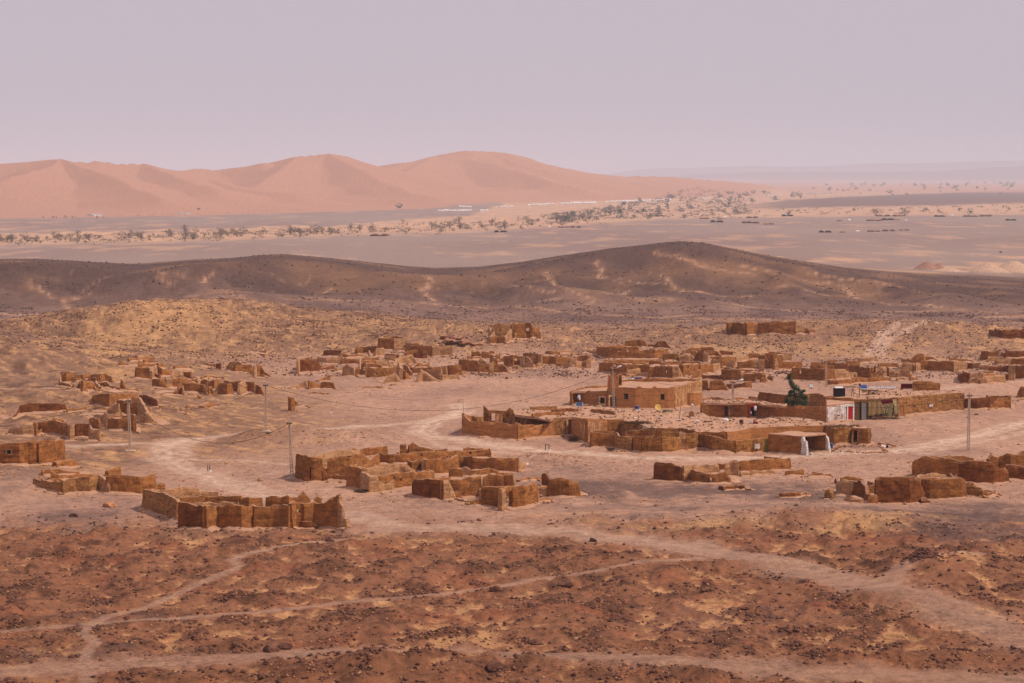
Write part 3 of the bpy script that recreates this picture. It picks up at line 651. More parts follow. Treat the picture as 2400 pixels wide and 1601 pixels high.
def wall(P, parent, mat=None, th=.46, jag=.16, ops=(), name='wall', step=.34, tidy=False, sink=.7, bottom=None):
    """P: list of (x, y, height above ground, px) ; ops: (s0, s1, z0, z1) along the run"""
    WN[0] += 1; sd_ = WN[0] * 13.7
    pts = [Vector((p[0], p[1])) for p in P]; L = [0.0]
    for a, b in zip(pts[:-1], pts[1:]): L.append(L[-1] + (b - a).length)
    if L[-1] < .3: return None
    marks = set(L)
    for a, b in zip(L[:-1], L[1:]):
        k = max(1, int(round((b - a) / step)))
        for q in range(1, k): marks.add(a + (b - a) * q / k)
    ss = sorted(marks)
    if ops:
        edge = [e for o in ops for e in o[:2]]
        ss = [q for q in ss if all(abs(q - e) > .12 for e in edge) or q in L]
        ss = sorted(set(ss) | set(e for e in edge if 0 < e < L[-1]))
    S = np.array(ss); LA = np.array(L)
    X = np.interp(S, LA, [p.x for p in pts]); Y = np.interp(S, LA, [p.y for p in pts]); Hh = np.interp(S, LA, [p[2] for p in P])
    G = np.array([gz(x, y) for x, y in zip(X, Y)]) if bottom is None else np.full(len(S), bottom)
    j = 0 if tidy else jag * (fbm(S / 1.3 + sd_, S * 0 + sd_, 5, 4) * 1.1 + .5 * np.minimum(0, pn(S / 2.2 + sd_, S * 0 + 3.3, 9) * 2 + .2))
    Ht = np.maximum(Hh + j, .08)
    # mitred normals
    ns = []
    for k in range(len(pts) - 1):
        d = (pts[k + 1] - pts[k]).normalized(); ns.append(Vector((d.y, -d.x)))
    NX = np.zeros(len(S)); NY = np.zeros(len(S))
    for i, q in enumerate(S):
        k = int(np.clip(np.searchsorted(LA, q + 1e-6) - 1, 0, len(ns) - 1)); v = ns[k]
        if k > 0 and abs(q - LA[k]) < 1e-5:
            mm = ns[k - 1] + ns[k]
            if mm.length > .3: mm.normalize(); v = mm / max(.5, mm.dot(ns[k]))
        NX[i], NY[i] = v.x, v.y
    hmax = float(Ht.max()); lev = [-sink, 0.0]
    z = 0.0
    while z < hmax + .3: z += .42; lev.append(z)
    if ops:
        ze = [e for o in ops for e in o[2:4]]
        lev = [q for q in lev if all(abs(q - e) > .14 for e in ze) or q < 0]; lev = sorted(set(lev) | set(ze))
    lev = [q for q in lev if q <= hmax + .5] ; lev = np.array(sorted(lev))
    if lev[-1] < hmax: lev = np.append(lev, hmax + .01)
    nS, nL = len(S), len(lev)
    hz_ = np.minimum(lev[None, :], Ht[:, None])
    tt = th * (.56 - .14 * np.clip(hz_ / 3.2, 0, 1)) * (1 if tidy else 1 - .42 * np.exp(-(Ht[:, None] - hz_) / .22)); amp = 0 if tidy else .10
    V = []
    for sgn in (1, -1):
        w_ = amp * (fbm(S[:, None] / .9 + sd_ + sgn * 7, hz_ / .9 + sgn, 11, 2))
        V.append(np.stack([X[:, None] + NX[:, None] * (sgn * tt + w_), Y[:, None] + NY[:, None] * (sgn * tt + w_), G[:, None] + hz_ + (0 if tidy else sgn * 0)], -1))
    V = np.concatenate([V[0].reshape(-1, 3), V[1].reshape(-1, 3)]); off = nS * nL
    ex = np.zeros((nS + 1, nL + 1), bool)          # padded cells
    for i in range(nS - 1):
        for q in range(nL - 1):
            if lev[q] >= max(Ht[i], Ht[i + 1]) - 1e-6: continue
            sm = (S[i] + S[i + 1]) / 2; zm = (lev[q] + min(lev[q + 1], max(Ht[i], Ht[i + 1]))) / 2
            if any(o[0] < sm < o[1] and o[2] < zm < o[3] for o in ops): continue
            ex[i + 1, q + 1] = True
    f = []; a = lambda i, q: i * nL + q
    for i in range(nS - 1):
        for q in range(nL - 1):
            if not ex[i + 1, q + 1]: continue
            A, B, C_, D_ = a(i, q), a(i + 1, q), a(i + 1, q + 1), a(i, q + 1)
            f.append((A, B, C_, D_)); f.append((off + B, off + A, off + D_, off + C_))
            up = ex[i + 1, q + 2] if q + 2 <= nL - 1 else False
            if not up: f.append((D_, C_, off + C_, off + D_))
            if q > 0 and not ex[i + 1, q]: f.append((B, A, off + A, off + B))
            if not ex[i, q + 1]: f.append((A, D_, off + D_, off + A))
            if i == nS - 2 or not ex[i + 2, q + 1]: f.append((C_, B, off + B, off + C_))
    if bottom is None: DRIFT.append((X, Y, G, NX, NY, S, sd_, tidy))
    me = bpy.data.meshes.new(name); me.from_pydata(V.tolist(), [], f); me.validate(); me.materials.append(mat or M_MUD)
    o = bpy.data.objects.new(name, me); link(o, parent)
    if parent is not None: o.matrix_parent_inverse = parent.matrix_world.inverted() if False else Matrix.Translation(-parent.location)
    return o
def W(fr, pts, ops=(), mat=None, th=.46, jag=.16, **k):
    return dict(fr=fr, pts=pts, ops=ops, mat=mat, th=th, jag=jag, k=k)
def place(wd):
    """turn a traced wall into ground positions and heights"""
    P = []; pxs = []; zs = []
    for x, yt, yb in wd['pts']:
        sx, sy0 = s_(wd['fr'], x, yt); _, sy1 = s_(wd['fr'], x, yb)
        g = at(sx, sy1); P.append((g.x, g.y, max(.15, (sy1 - sy0) * g.y / F), sx)); pxs.append(x); zs.append((yb, g.y))
    O = []
    L = [0.0]
    for a, b in zip(P[:-1], P[1:]): L.append(L[-1] + math.hypot(b[0] - a[0], b[1] - a[1]))
    sc_ = FR[wd['fr']][2]
    for x0, x1, y0, y1 in wd['ops']:
        if pxs[-1] > pxs[0]: xs, Ls, bs, ds = pxs, L, [q[0] for q in zs], [q[1] for q in zs]
        else: xs, Ls, bs, ds = pxs[::-1], L[::-1], [q[0] for q in zs][::-1], [q[1] for q in zs][::-1]
        s0, s1 = sorted((float(np.interp(x0, xs, Ls)), float(np.interp(x1, xs, Ls))))
        yb = float(np.interp((x0 + x1) / 2, xs, bs)); D = float(np.interp((x0 + x1) / 2, xs, ds))
        z0 = (yb - y1) / sc_ * D / F; z1 = (yb - y0) / sc_ * D / F
        O.append((s0, s1, -2.0 if z0 < .15 else z0, z1))
    return P, O
def ruin(label, walls, cat='ruin', name='mud_ruin', group='roofless mud ruins of the village', mat=None, th=None):
    pl = [place(q) for q in walls]
    xs = [p[0] for P, _ in pl for p in P]; ys = [p[1] for P, _ in pl for p in P]
    cx, cy = sum(xs) / len(xs), sum(ys) / len(ys)
    t = thing(name, label, cat, (cx, cy, gz(cx, cy)), group)
    for wd, (P, O) in zip(walls, pl):
        D = P[0][1]
        wall(P, t, wd['mat'] or mat or M_MUD, th or wd['th'], wd['jag'], O, step=.30 if D < 330 else .42, **wd['k'])
        # the side walls and back walls of the rooms, which mostly show as tops over the front walls
        L = math.hypot(P[-1][0] - P[0][0], P[-1][1] - P[0][1]); rg_ = random.Random(int(P[0][0] * 7 + P[0][1] * 3))
        if D > 275 and L > 2.4 and name == 'mud_ruin' and max(p[2] for p in P) > 1.2:
            dx, dy = (P[-1][0] - P[0][0]) / L, (P[-1][1] - P[0][1]) / L; bx, by = -dy, dx
            if by < 0: bx, by = -bx, -by
            if by > .5:
                ln = rg_.uniform(2.2, 4.2); hs = [min(p[2] for p in P), 0]; hf = hs[0] * rg_.uniform(.55, .9)
                ends = [P[0], P[-1]]; mids = [P[0][:2]]
                for q in ends:
                    if rg_.random() < .78:
                        m_ = rg_.choice([M_MUD, M_PALE, M_MUD2]); wall([(q[0], q[1], hf), (q[0] + bx * ln * .5, q[1] + by * ln * .5, hf * rg_.uniform(.4, 1)), (q[0] + bx * ln, q[1] + by * ln, hf * rg_.uniform(.6, 1))], t, m_, .4, .25, step=.42)
                if rg_.random() < .6 and L < 10:
                    wall([(P[0][0] + bx * ln, P[0][1] + by * ln, hf * .8), ((P[0][0] + P[-1][0]) / 2 + bx * ln, (P[0][1] + P[-1][1]) / 2 + by * ln, hf * rg_.uniform(.3, .9)), (P[-1][0] + bx * ln, P[-1][1] + by * ln, hf * .8)], t, rg_.choice([M_MUD, M_MUD2]), .4, .3, step=.42)
    drifts(t)
    return t
def sub(o, part):
    o.parent = part; return o
def child(o, t):
    o.parent = t; o.matrix_parent_inverse = Matrix.Translation(-t.location); return o
# ---------------------------------------------------------------- the ruined houses, wall by wall
ruin('long low red-brown mud wall alone on the slope above the path at far left', [W('A', [(140,935,950),(210,880,925),(255,775,880),(400,738,872),(540,730,862),(700,736,856),(800,736,848),(890,732,832),(912,790,826)], mat=M_RED)])
ruin('heap of dark piled stones at the right end of the long low wall', [W('A', [(918,800,860),(1000,778,852),(1090,800,842),(1180,785,832)], mat=M_STONE, jag=.3)], name='stone_heap_wall', cat='ruin')
ruin('row of roofless pale rooms above the low house with a window at left', [
 W('A', [(120,1110,1150),(190,1062,1165),(320,1045,1180),(470,1045,1180)], mat=M_PALE), W('A', [(480,1000,1180),(510,1000,1145),(620,985,1150),(750,958,1160),(850,990,1180),(950,1032,1198)], ops=[(868,880,1060,1200)]),
 W('A', [(952,1030,1200),(985,1030,1245),(1022,1040,1240)], mat=M_PALE), W('A', [(1028,1048,1197),(1060,1010,1200),(1150,1010,1200),(1235,1015,1200)], mat=M_RED, jag=.06),
 W('A', [(1240,1030,1235),(1265,1085,1250),(1382,1092,1250)], mat=M_PALE), W('A', [(1230,942,1080),(1300,935,1085),(1362,942,1092),(1380,1010,1094)]), W('A', [(750,945,1100),(830,940,1080),(870,970,1075)])])
ruin('square roofless enclosure behind the leftmost concrete pole', [
 W('A', [(1100,858,888),(1250,868,890),(1400,872,892),(1440,850,885)]), W('A', [(1275,893,905),(1380,892,980),(1485,862,1072)], mat=M_PALE), W('A', [(1495,935,1088),(1640,945,1112),(1775,930,1114),(1855,905,1135)], mat=M_MUD), W('A', [(1855,905,1135),(1850,880,1040),(1700,900,1000)]), W('A', [(1490,895,935),(1560,890,938),(1625,850,942),(1700,910,944)], mat=M_PALE)])
ruin('tall broken rooms with leaning gables behind the leftmost concrete pole', [
 W('A', [(1272,690,740),(1290,622,745),(1305,700,748)], th=.6), W('A', [(1310,612,745),(1400,600,765),(1500,602,792),(1600,620,735)]), W('A', [(1602,602,700),(1750,600,685),(1880,590,655)]), W('A', [(1300,765,832),(1380,776,834),(1480,792,838)], mat=M_PALE),
 W('A', [(1490,805,885),(1560,752,885),(1640,730,902),(1652,800,905)], mat=M_PALE), W('A', [(1620,690,865),(1720,692,888)]), W('A', [(1725,722,892),(1850,722,898),(1950,682,905)]), W('A', [(1800,640,790),(1905,650,790)]),
 W('A', [(1920,640,905),(1960,705,940),(2050,860,995),(2130,985,1022)], mat=M_PALE, th=.7), W('A', [(1950,905,1000),(2020,852,1016),(2110,930,1022),(2132,1010,1024)], mat=M_PALE, th=.7), W('A', [(1930,612,705),(2050,630,772),(2150,680,785),(2162,725,775)], mat=M_RED), W('A', [(2190,752,802),(2240,782,806)])])
ruin('low eroded rooms half buried in sand at the foot of the left hill', [
 W('A', [(835,328,445),(920,320,445),(990,330,442),(1012,372,442)]), W('A', [(1012,342,402),(1122,346,402)]), W('A', [(840,300,330),(955,305,330)], mat=M_RED), W('A', [(1130,342,402),(1250,336,395),(1340,330,425),(1362,342,432)]), W('A', [(1370,330,442),(1440,325,442),(1530,362,448)]),
 W('A', [(1530,372,452),(1650,412,442),(1700,422,436)], mat=M_PALE), W('A', [(840,450,500),(930,456,512),(1000,502,522)]), W('A', [(1010,472,545),(1110,420,510),(1122,422,545)], mat=M_PALE), W('A', [(1130,425,562),(1180,430,555),(1270,440,555),(1332,522,560)]),
 W('A', [(1215,392,432),(1300,372,452),(1325,382,462)]), W('A', [(1320,432,532),(1400,512,555),(1470,552,562)], mat=M_PALE), W('A', [(1370,452,502),(1480,442,522),(1530,492,532),(1640,522,564)]), W('A', [(1120,512,572),(1200,548,577)]), W('A', [(835,450,500),(830,340,470)]),
 W('A', [(1680,402,552),(1700,432,557),(1730,512,560),(1880,542,564)], th=.7)])
ruin('small low ruin with a wavy wall highest on the sandy slope', [
 W('L', [(110,152,212),(140,140,217),(230,207,224),(330,202,220),(380,152,217),(440,162,205),(480,182,204)]), W('L', [(240,112,162),(360,122,155),(520,82,132)]), W('L', [(360,82,122),(540,76,112)], mat=M_PALE), W('L', [(540,102,182),(610,92,187),(622,182,190)], mat=M_PALE), W('L', [(450,132,182),(532,122,182)])])
ruin('block of eroded rooms in the middle of the ruins under the left hill', [
 W('L', [(345,250,370),(380,240,392),(450,236,402),(530,240,407),(540,300,407)]), W('L', [(550,292,407),(580,232,392),(625,212,362)], mat=M_PALE), W('L', [(380,200,262),(500,182,242),(612,186,242)]), W('L', [(622,202,352),(700,252,362),(830,290,355)]),
 W('L', [(640,192,262),(722,182,244)]), W('L', [(870,232,262),(980,226,262),(1102,240,264)]), W('L', [(580,402,502),(680,400,522),(750,450,527),(775,520,530)]), W('L', [(762,372,500),(780,402,522),(840,352,522)], mat=M_PALE),
 W('L', [(840,392,512),(940,386,517),(1042,392,502)]), W('L', [(840,352,402),(870,282,392),(912,302,390)], mat=M_PALE), W('L', [(1000,302,372),(1105,302,402),(1112,362,402)]), W('L', [(940,332,376),(992,312,376)], mat=M_PALE), W('L', [(1050,412,452),(1170,402,452)])])
ruin('long broken row of rooms with standing fins left of the second pole', [
 W('L', [(1180,382,472),(1250,402,472)], mat=M_PALE), W('L', [(1245,366,402),(1400,356,392),(1550,372,402)]), W('L', [(1250,422,482),(1300,402,502),(1342,412,512)]), W('L', [(1350,452,522),(1420,402,542),(1505,412,522)]),
 W('L', [(920,512,562),(980,452,562),(1100,456,582),(1270,472,602),(1300,502,612)]), W('L', [(1340,502,622),(1390,502,622),(1412,602,625)]), W('L', [(700,592,612),(850,577,617),(950,532,617),(985,502,617)], mat=M_RED), W('L', [(988,490,622),(1012,602,626)], mat=M_PALE),
 W('L', [(1430,592,617),(1490,442,612)], mat=M_PALE, th=.8), W('L', [(1490,462,617),(1600,460,627),(1660,470,625),(1688,602,624)]), W('L', [(1560,412,562),(1660,432,572),(1800,432,592)]), W('L', [(1750,602,617),(1772,462,612),(1835,422,592)], mat=M_PALE, th=.8),
 W('L', [(1840,442,577),(1980,442,587)]), W('L', [(1975,452,612),(1998,462,612)], mat=M_PALE, th=.8), W('L', [(2000,462,612),(2070,512,622),(2112,602,627)])])
ruin('stony wall with pale pillar above the second concrete pole', [
 W('L', [(1600,222,245),(1650,172,292),(1760,160,302),(1800,192,312)], mat=M_STONE), W('L', [(1640,272,292),(1720,212,307),(1800,202,312),(1940,202,322)]), W('L', [(1965,212,372),(1996,212,377)], mat=M_PALE, th=.8), W('L', [(2000,202,352),(2060,212,352),(2120,292,362),(2180,342,367)]), W('L', [(2010,332,372),(2100,342,382),(2150,372,387)])])
ruin('thin low ruin with a dark opening between two slope ruins', [W('L', [(1250,177,205),(1350,186,225),(1445,195,245)]), W('L', [(1230,212,228),(1350,222,242),(1452,207,242)], mat=M_PALE), W('L', [(1460,182,252),(1502,182,272)], mat=M_RED)])
ruin('tiny sunken rectangular ruin alone high on the golden slope', [W('L', [(1930,12,24),(2020,42,64),(2112,62,97)]), W('L', [(2112,62,102),(2155,22,92)], mat=M_PALE), W('L', [(1950,4,24),(2152,20,52)])])
ruin('worn mud stump beside a knee-high nub between the two left poles', [W('L', [(950,822,847),(1050,832,857)]), W('L', [(1045,747,802),(1080,762,804)], th=.8)], name='mud_stump')
ruin('slumped triangular mud hump in open sand between the two left poles', [W('L', [(1240,772,797),(1320,712,784),(1380,716,778),(1410,752,774)], th=1.2)], name='mud_stump')
ruin('lone thumb of mud wall below the long broken row of rooms', [W('L', [(1200,602,672),(1232,642,674)], th=.9)], name='mud_stump')
# --- centre left cluster
ruin('tall square roofless box with one pale side above the centre-left ruins', [W('B', [(1215,187,345),(1320,190,348),(1425,196,352)], jag=.05, ops=[(1290,1302,225,250)]), W('B', [(1425,196,352),(1500,190,342),(1585,182,332)], mat=M_PALE, jag=.08), W('B', [(1585,182,332),(1480,165,310),(1380,170,305),(1215,187,345)])])
ruin('long smooth-topped enclosure whose right half is pale, above the centre-left ruins', [W('B', [(1595,280,402),(1750,290,422),(1955,300,442)], jag=.04), W('B', [(1955,300,442),(2090,296,437),(2222,290,432)], mat=M_PALE, jag=.04), W('B', [(1590,256,340),(1690,262,340),(1775,272,345)])])
ruin('crumbling rooms with a pale gable left of the tall square box', [
 W('B', [(905,312,412),(1000,310,402),(1080,302,402),(1200,302,412)], mat=M_MUD2), W('B', [(1160,402,442),(1180,342,447),(1290,322,432)], mat=M_PALE), W('B', [(1280,292,345),(1422,292,348)]), W('B', [(1440,322,367),(1600,332,372)], mat=M_PALE),
 W('B', [(1310,402,482),(1500,412,502)]), W('B', [(1430,572,592),(1470,472,562),(1530,442,547),(1690,422,542),(1742,502,544)], mat=M_PALE), W('B', [(1690,402,472),(1830,352,477),(1880,362,472)], mat=M_RED), W('B', [(1600,362,432),(1820,347,422)]),
 W('B', [(1090,350,440),(1110,440,452)], mat=M_PALE), W('B', [(1320,430,500),(1450,432,512)], mat=M_PALE)])
ruin('stepped roofless rooms at the upper left of the centre-left cluster', [
 W('B', [(460,402,430),(480,358,435),(540,355,442),(705,356,442)], mat=M_RED, jag=.06), W('B', [(665,402,442),(715,387,452)], mat=M_PALE), W('B', [(730,392,457),(800,422,462),(1000,412,452)]), W('B', [(380,452,522),(500,462,542),(700,462,542)], mat=M_PALE),
 W('B', [(700,472,552),(950,482,552)]), W('B', [(705,492,540),(950,472,530)], mat=M_PALE), W('B', [(1000,462,502),(1220,462,502)]), W('B', [(980,502,542),(1180,497,542)]), W('B', [(1060,542,602),(1180,532,602),(1260,572,612)]), W('B', [(1180,492,592),(1220,502,592),(1360,492,592),(1382,572,594)], mat=M_PALE)])
ruin('dark straight-topped mud wall at the left end of the centre-left cluster', [
 W('B', [(120,482,656),(210,487,658),(300,490,657),(370,482,652),(400,542,647),(405,592,642),(500,588,636),(592,570,630)], mat=M_RED), W('B', [(120,480,640),(200,466,600),(370,470,600)]), W('B', [(410,562,602),(560,562,592)]), W('B', [(100,480,690),(122,480,656)], mat=M_PALE)])
ruin('broken rooms with a round hole in one wall at the front of the centre-left cluster', [
 W('B', [(600,547,652),(640,612,652),(740,612,642)], mat=M_PALE), W('B', [(725,592,717),(800,562,717),(880,602,720),(892,662,720)], mat=M_PALE), W('B', [(900,602,702),(960,572,702)]), W('B', [(962,472,642),(972,622,702)], mat=M_PALE),
 W('B', [(980,532,702),(1045,532,702)], ops=[(1005,1040,580,630)]), W('B', [(1050,592,737),(1150,602,740),(1300,602,737),(1400,602,722),(1470,572,702)], ops=[(1150,1195,662,690),(1290,1320,655,672)], mat=M_MUD2),
 W('B', [(1480,562,745),(1505,525,750),(1528,602,765)], mat=M_PALE, th=.8), W('B', [(1290,802,812),(1350,722,807),(1450,662,802),(1532,772,802)], mat=M_PALE, th=1.0), W('B', [(1530,602,757),(1590,642,767),(1652,732,767)]), W('B', [(1570,552,652),(1620,572,682),(1672,652,702)])])
ruin('rooms with a sharp pale triangular buttress right of the centre-left cluster', [
 W('B', [(1620,552,602),(1672,562,602)]), W('B', [(1610,582,662),(1700,592,682),(1800,592,682)]), W('B', [(1710,572,592),(1770,532,592),(1850,552,592),(1912,522,592)]), W('B', [(1800,592,692),(1950,590,690),(2085,582,682)]),
 W('B', [(1740,782,792),(1800,602,787),(1840,642,787),(1940,710,790),(2040,772,792)], mat=M_PALE, th=1.0), W('B', [(1850,622,742),(2000,626,762),(2085,612,772)], mat=M_PALE), W('B', [(2085,572,712),(2155,567,717),(2167,702,717)], mat=M_PALE)])
ruin('plain low box room with a dark stone top left of the notched ruins', [W('C', [(50,765,916),(160,758,918),(272,755,917),(282,862,917)], jag=.05), W('C', [(50,765,850),(160,750,850),(272,755,850)], mat=M_STONE), W('C', [(272,862,917),(300,842,912),(356,852,907)], mat=M_PALE)])
ruin('low mud fins in open sand below the centre-left cluster', [
 W('B', [(0,862,882),(120,822,884),(200,782,887),(220,765,889)], mat=M_PALE), W('B', [(226,765,890),(245,770,891)], mat=M_PALE, th=.8), W('B', [(250,772,892),(330,802,890),(400,822,887),(440,782,887),(490,792,892),(600,802,894),(622,892,895)]), W('B', [(370,772,792),(480,722,782),(550,732,782)]), W('B', [(540,702,732),(622,712,727)])])
ruin('knee-high melted mud bank just below the power line', [W('B', [(250,932,960),(360,925,962),(470,942,966)], th=1.0)], name='mud_bank')
ruin('standing mud post with a fallen beam in front of the road bend', [W('B', [(-20,1000,1195),(5,985,1195),(40,1002,1202)], th=.8), W('B', [(50,1022,1102),(95,1062,1112)]), W('B', [(60,1102,1130),(150,1105,1135),(270,1132,1152)], mat=M_RED)])
ruin('melted low wall lines in the sand under the sharp buttress', [W('B', [(920,862,882),(1040,852,882),(1200,852,882),(1390,872,887)], th=1.0), W('B', [(1390,822,852),(1550,842,862),(1690,836,850)], th=1.0)], name='mud_bank')
# --- tower ruin and notched ruins
ruin('tallest two-part stone-topped ruin standing alone on the knoll', [
 W('C', [(700,320,422),(820,316,427),(935,322,430)], jag=.05), W('C', [(935,322,430),(1000,242,402),(1030,202,372)], mat=M_PALE, jag=.05), W('C', [(700,320,422),(735,290,400),(770,222,382)], mat=M_PALE, jag=.05), W('C', [(755,130,380),(880,120,375),(1018,130,372)], mat=M_STONE),
 W('C', [(1034,110,372),(1045,102,350),(1100,132,345),(1150,112,345),(1200,128,345),(1250,112,345),(1330,110,345),(1342,160,345)], ops=[(1255,1310,182,232)], mat=M_MUD2, jag=.3), W('C', [(1345,142,335),(1400,185,335),(1450,182,335),(1458,160,335)]), W('C', [(1110,242,347),(1280,242,343),(1470,242,352)], mat=M_MUD2), W('C', [(1470,242,352),(1460,230,330)]), W('C', [(1040,342,352),(1080,262,352),(1110,252,349)], mat=M_STONE)])
ruin('low stepped room with a pale gable at the left of the notched ruins', [
 W('C', [(365,632,672),(570,627,662)]), W('C', [(425,547,632),(520,542,632),(600,602,632)], mat=M_MUD2), W('C', [(580,547,652),(620,547,652),(700,552,652)]), W('C', [(700,542,592),(772,552,592)]), W('C', [(245,667,852),(380,672,862),(520,682,867),(540,732,870),(692,737,874)]),
 W('C', [(694,742,902),(762,692,902)], mat=M_PALE, th=.8), W('C', [(520,702,782),(570,642,782),(662,712,782)], mat=M_PALE), W('C', [(245,667,852),(250,640,760)])])
ruin('standing slabs and a doorway room in the middle of the notched ruins', [
 W('C', [(765,642,872),(820,642,872),(826,732,872)], th=.7), W('C', [(826,742,872),(900,742,872),(960,802,874),(992,867,876)]), W('C', [(705,592,722),(762,592,722)]), W('C', [(800,592,672),(862,602,672)]), W('C', [(830,682,722),(930,612,722)], mat=M_PALE), W('C', [(930,622,782),(1000,617,787),(1070,602,792)], ops=[(990,1015,688,708)]),
 W('C', [(1070,602,752),(1130,592,752)], ops=[(1080,1125,652,755)]), W('C', [(1130,602,765),(1182,602,767)], mat=M_PALE), W('C', [(850,577,602),(990,582,602)]), W('C', [(1070,772,812),(1162,762,822)], mat=M_PALE, th=.9)])
ruin('pierced gable with a window hole before a dark stone room', [
 W('C', [(1180,622,792),(1225,616,798),(1270,612,802),(1310,642,805),(1370,722,807),(1402,762,802)], ops=[(1228,1276,642,727)], mat=M_PALE), W('C', [(1402,762,792),(1440,722,792),(1482,722,772)], mat=M_PALE), W('C', [(1220,572,742),(1330,565,748),(1442,572,752)], mat=M_STONE), W('C', [(1450,582,752),(1502,592,762)], mat=M_PALE)])
ruin('last room of the notched ruins with a triangular gable and a right-hand pillar', [
 W('C', [(1505,622,742),(1620,617,747),(1730,622,757)]), W('C', [(1735,612,752),(1760,632,752),(1920,632,742)]), W('C', [(1570,532,592),(1640,532,602),(1720,562,602),(1780,552,602)]), W('C', [(1700,592,622),(1920,592,622)]), W('C', [(1720,522,572),(1930,532,572)], mat=M_PALE), W('C', [(1950,572,612),(2040,582,612)]),
 W('C', [(1730,742,782),(1860,712,792),(1940,642,802),(2020,642,807),(2100,742,802)], ops=[(1970,2010,742,792)], mat=M_PALE), W('C', [(2040,622,702),(2180,602,702),(2212,602,712)]), W('C', [(2100,742,792),(2182,662,792)]), W('C', [(2180,702,802),(2235,602,802),(2252,702,802)], mat=M_PALE, th=.8)])
# --- upper right cluster
ruin('long high smooth wall with small holes at the top left of the right-hand cluster', [
 W('D', [(120,192,292),(180,192,330),(270,190,357),(360,186,360),(680,192,360),(700,242,360),(900,230,358),(1080,225,345)], ops=[(520,550,240,262),(282,304,215,235),(400,425,245,262)]), W('D', [(500,112,195),(640,96,195),(760,102,192),(802,162,192)], mat=M_MUD2), W('D', [(820,162,200),(900,162,205),(960,122,210),(1050,106,212),(1120,192,216)], mat=M_MUD2), W('D', [(120,192,292),(260,175,250),(500,170,235)])])
ruin('wavy-topped long wall in the second row behind the minaret', [
 W('D', [(145,402,542),(300,406,552),(480,426,582),(522,442,587)]), W('D', [(530,432,572),(700,432,572),(832,432,572)]), W('D', [(230,382,432),(500,372,432),(800,372,432),(960,362,422)]), W('D', [(830,382,442),(1000,397,442)], mat=M_RED), W('D', [(600,402,442),(700,402,442),(760,392,442)]), W('D', [(410,552,602),(500,542,602),(540,582,607)])])
ruin('dark wall with a pale end and a slanting side wall behind the mosque roof', [
 W('D', [(830,462,622),(900,462,622),(1000,452,624),(1152,462,627)], ops=[(1060,1080,520,555)], mat=M_MUD2), W('D', [(1152,462,627),(1230,462,627),(1282,562,622)], mat=M_PALE), W('D', [(600,582,612),(820,537,622)], mat=M_PALE), W('D', [(1010,402,452),(1270,402,452)]), W('D', [(1270,392,432),(1530,402,432)], mat=M_RED)])
ruin('pierced wall with two tall slots and a slumped arch behind the mosque', [
 W('D', [(1240,432,602),(1280,432,602),(1290,540,602)], mat=M_RED), W('D', [(1290,442,602),(1450,432,592),(1600,422,562),(1700,432,552)], ops=[(1490,1525,442,502),(1350,1365,442,482)]), W('D', [(1400,632,642),(1440,562,637),(1500,522,632),(1562,522,622)]), W('D', [(1560,582,642),(1700,582,642),(1830,582,652),(1870,592,662)], mat=M_RED), W('D', [(1830,502,652),(1960,502,662),(2082,512,662)], mat=M_MUD2), W('D', [(2082,522,652),(2132,532,642)], mat=M_PALE), W('D', [(1770,472,502),(2050,502,532),(2349,522,547)])])
ruin('crowded broken rooms at the top of the right-hand cluster', [
 W('D', [(1020,292,382),(1080,282,382),(1240,292,382),(1250,352,387)], mat=M_MUD2), W('D', [(1250,322,402),(1330,302,402),(1400,322,402)], mat=M_PALE), W('D', [(970,352,372),(1020,292,372)], mat=M_PALE), W('D', [(1290,242,292),(1430,192,292)], mat=M_PALE), W('D', [(1405,242,332),(1482,242,332)]), W('D', [(1400,312,372),(1460,352,387)]),
 W('D', [(1460,332,392),(1510,252,397),(1580,252,402)], mat=M_MUD2), W('D', [(1580,262,402),(1642,262,402)], mat=M_PALE), W('D', [(1430,202,262),(1530,202,262)]), W('D', [(1540,192,262),(1720,202,262)]), W('D', [(1600,242,322),(1780,252,322),(1812,302,332)]), W('D', [(1670,332,382),(1820,332,382)]), W('D', [(1800,242,312),(1980,252,312)], mat=M_RED)])
ruin('mid-row rooms with a pale slanting wall right of the mosque', [
 W('D', [(1700,402,452),(1820,342,472)], mat=M_PALE), W('D', [(1820,332,472),(2010,332,462)]), W('D', [(1700,432,542),(1800,412,522)], mat=M_PALE), W('E', [(380,392,482),(480,392,492)], mat=M_PALE), W('E', [(520,402,502),(600,392,502),(720,372,502),(762,452,502)], mat=M_MUD2), W('E', [(722,382,492),(802,362,492)], ops=[(760,790,440,482)], mat=M_PALE), W('E', [(810,362,542),(887,362,542)], mat=M_PALE), W('E', [(490,332,402),(660,312,382)], mat=M_PALE)])
ruin('room with a deep V notch in its wall at the right of the cluster', [
 W('E', [(670,282,362),(820,287,362)]), W('E', [(820,312,452),(900,302,502),(925,360,503),(950,387,504),(980,360,505),(1010,312,507),(1130,306,502)], mat=M_MUD2, jag=.05), W('E', [(895,286,402),(1060,286,402)], mat=M_RED), W('E', [(1130,302,387),(1262,282,387)], mat=M_PALE, jag=.05), W('E', [(950,257,302),(1070,272,302),(1200,277,302)]), W('E', [(1020,492,512),(1050,347,517),(1077,402,517)], mat=M_PALE, th=.8), W('E', [(1075,397,502),(1250,397,507),(1402,402,502)], jag=.06)])
ruin('low rounded wall with a blocked archway nearest the open sand', [
 W('E', [(610,552,672),(770,562,682),(850,552,692),(897,547,692)], ops=[(772,838,582,692)], mat=M_MUD), W('E', [(900,562,672),(937,662,674)], mat=M_PALE, th=.7), W('E', [(560,532,662),(610,542,662)], mat=M_PALE), W('E', [(620,532,562),(780,537,562)]), W('E', [(620,560,640),(700,555,640),(850,550,640),(890,548,640)], mat=M_RED)])
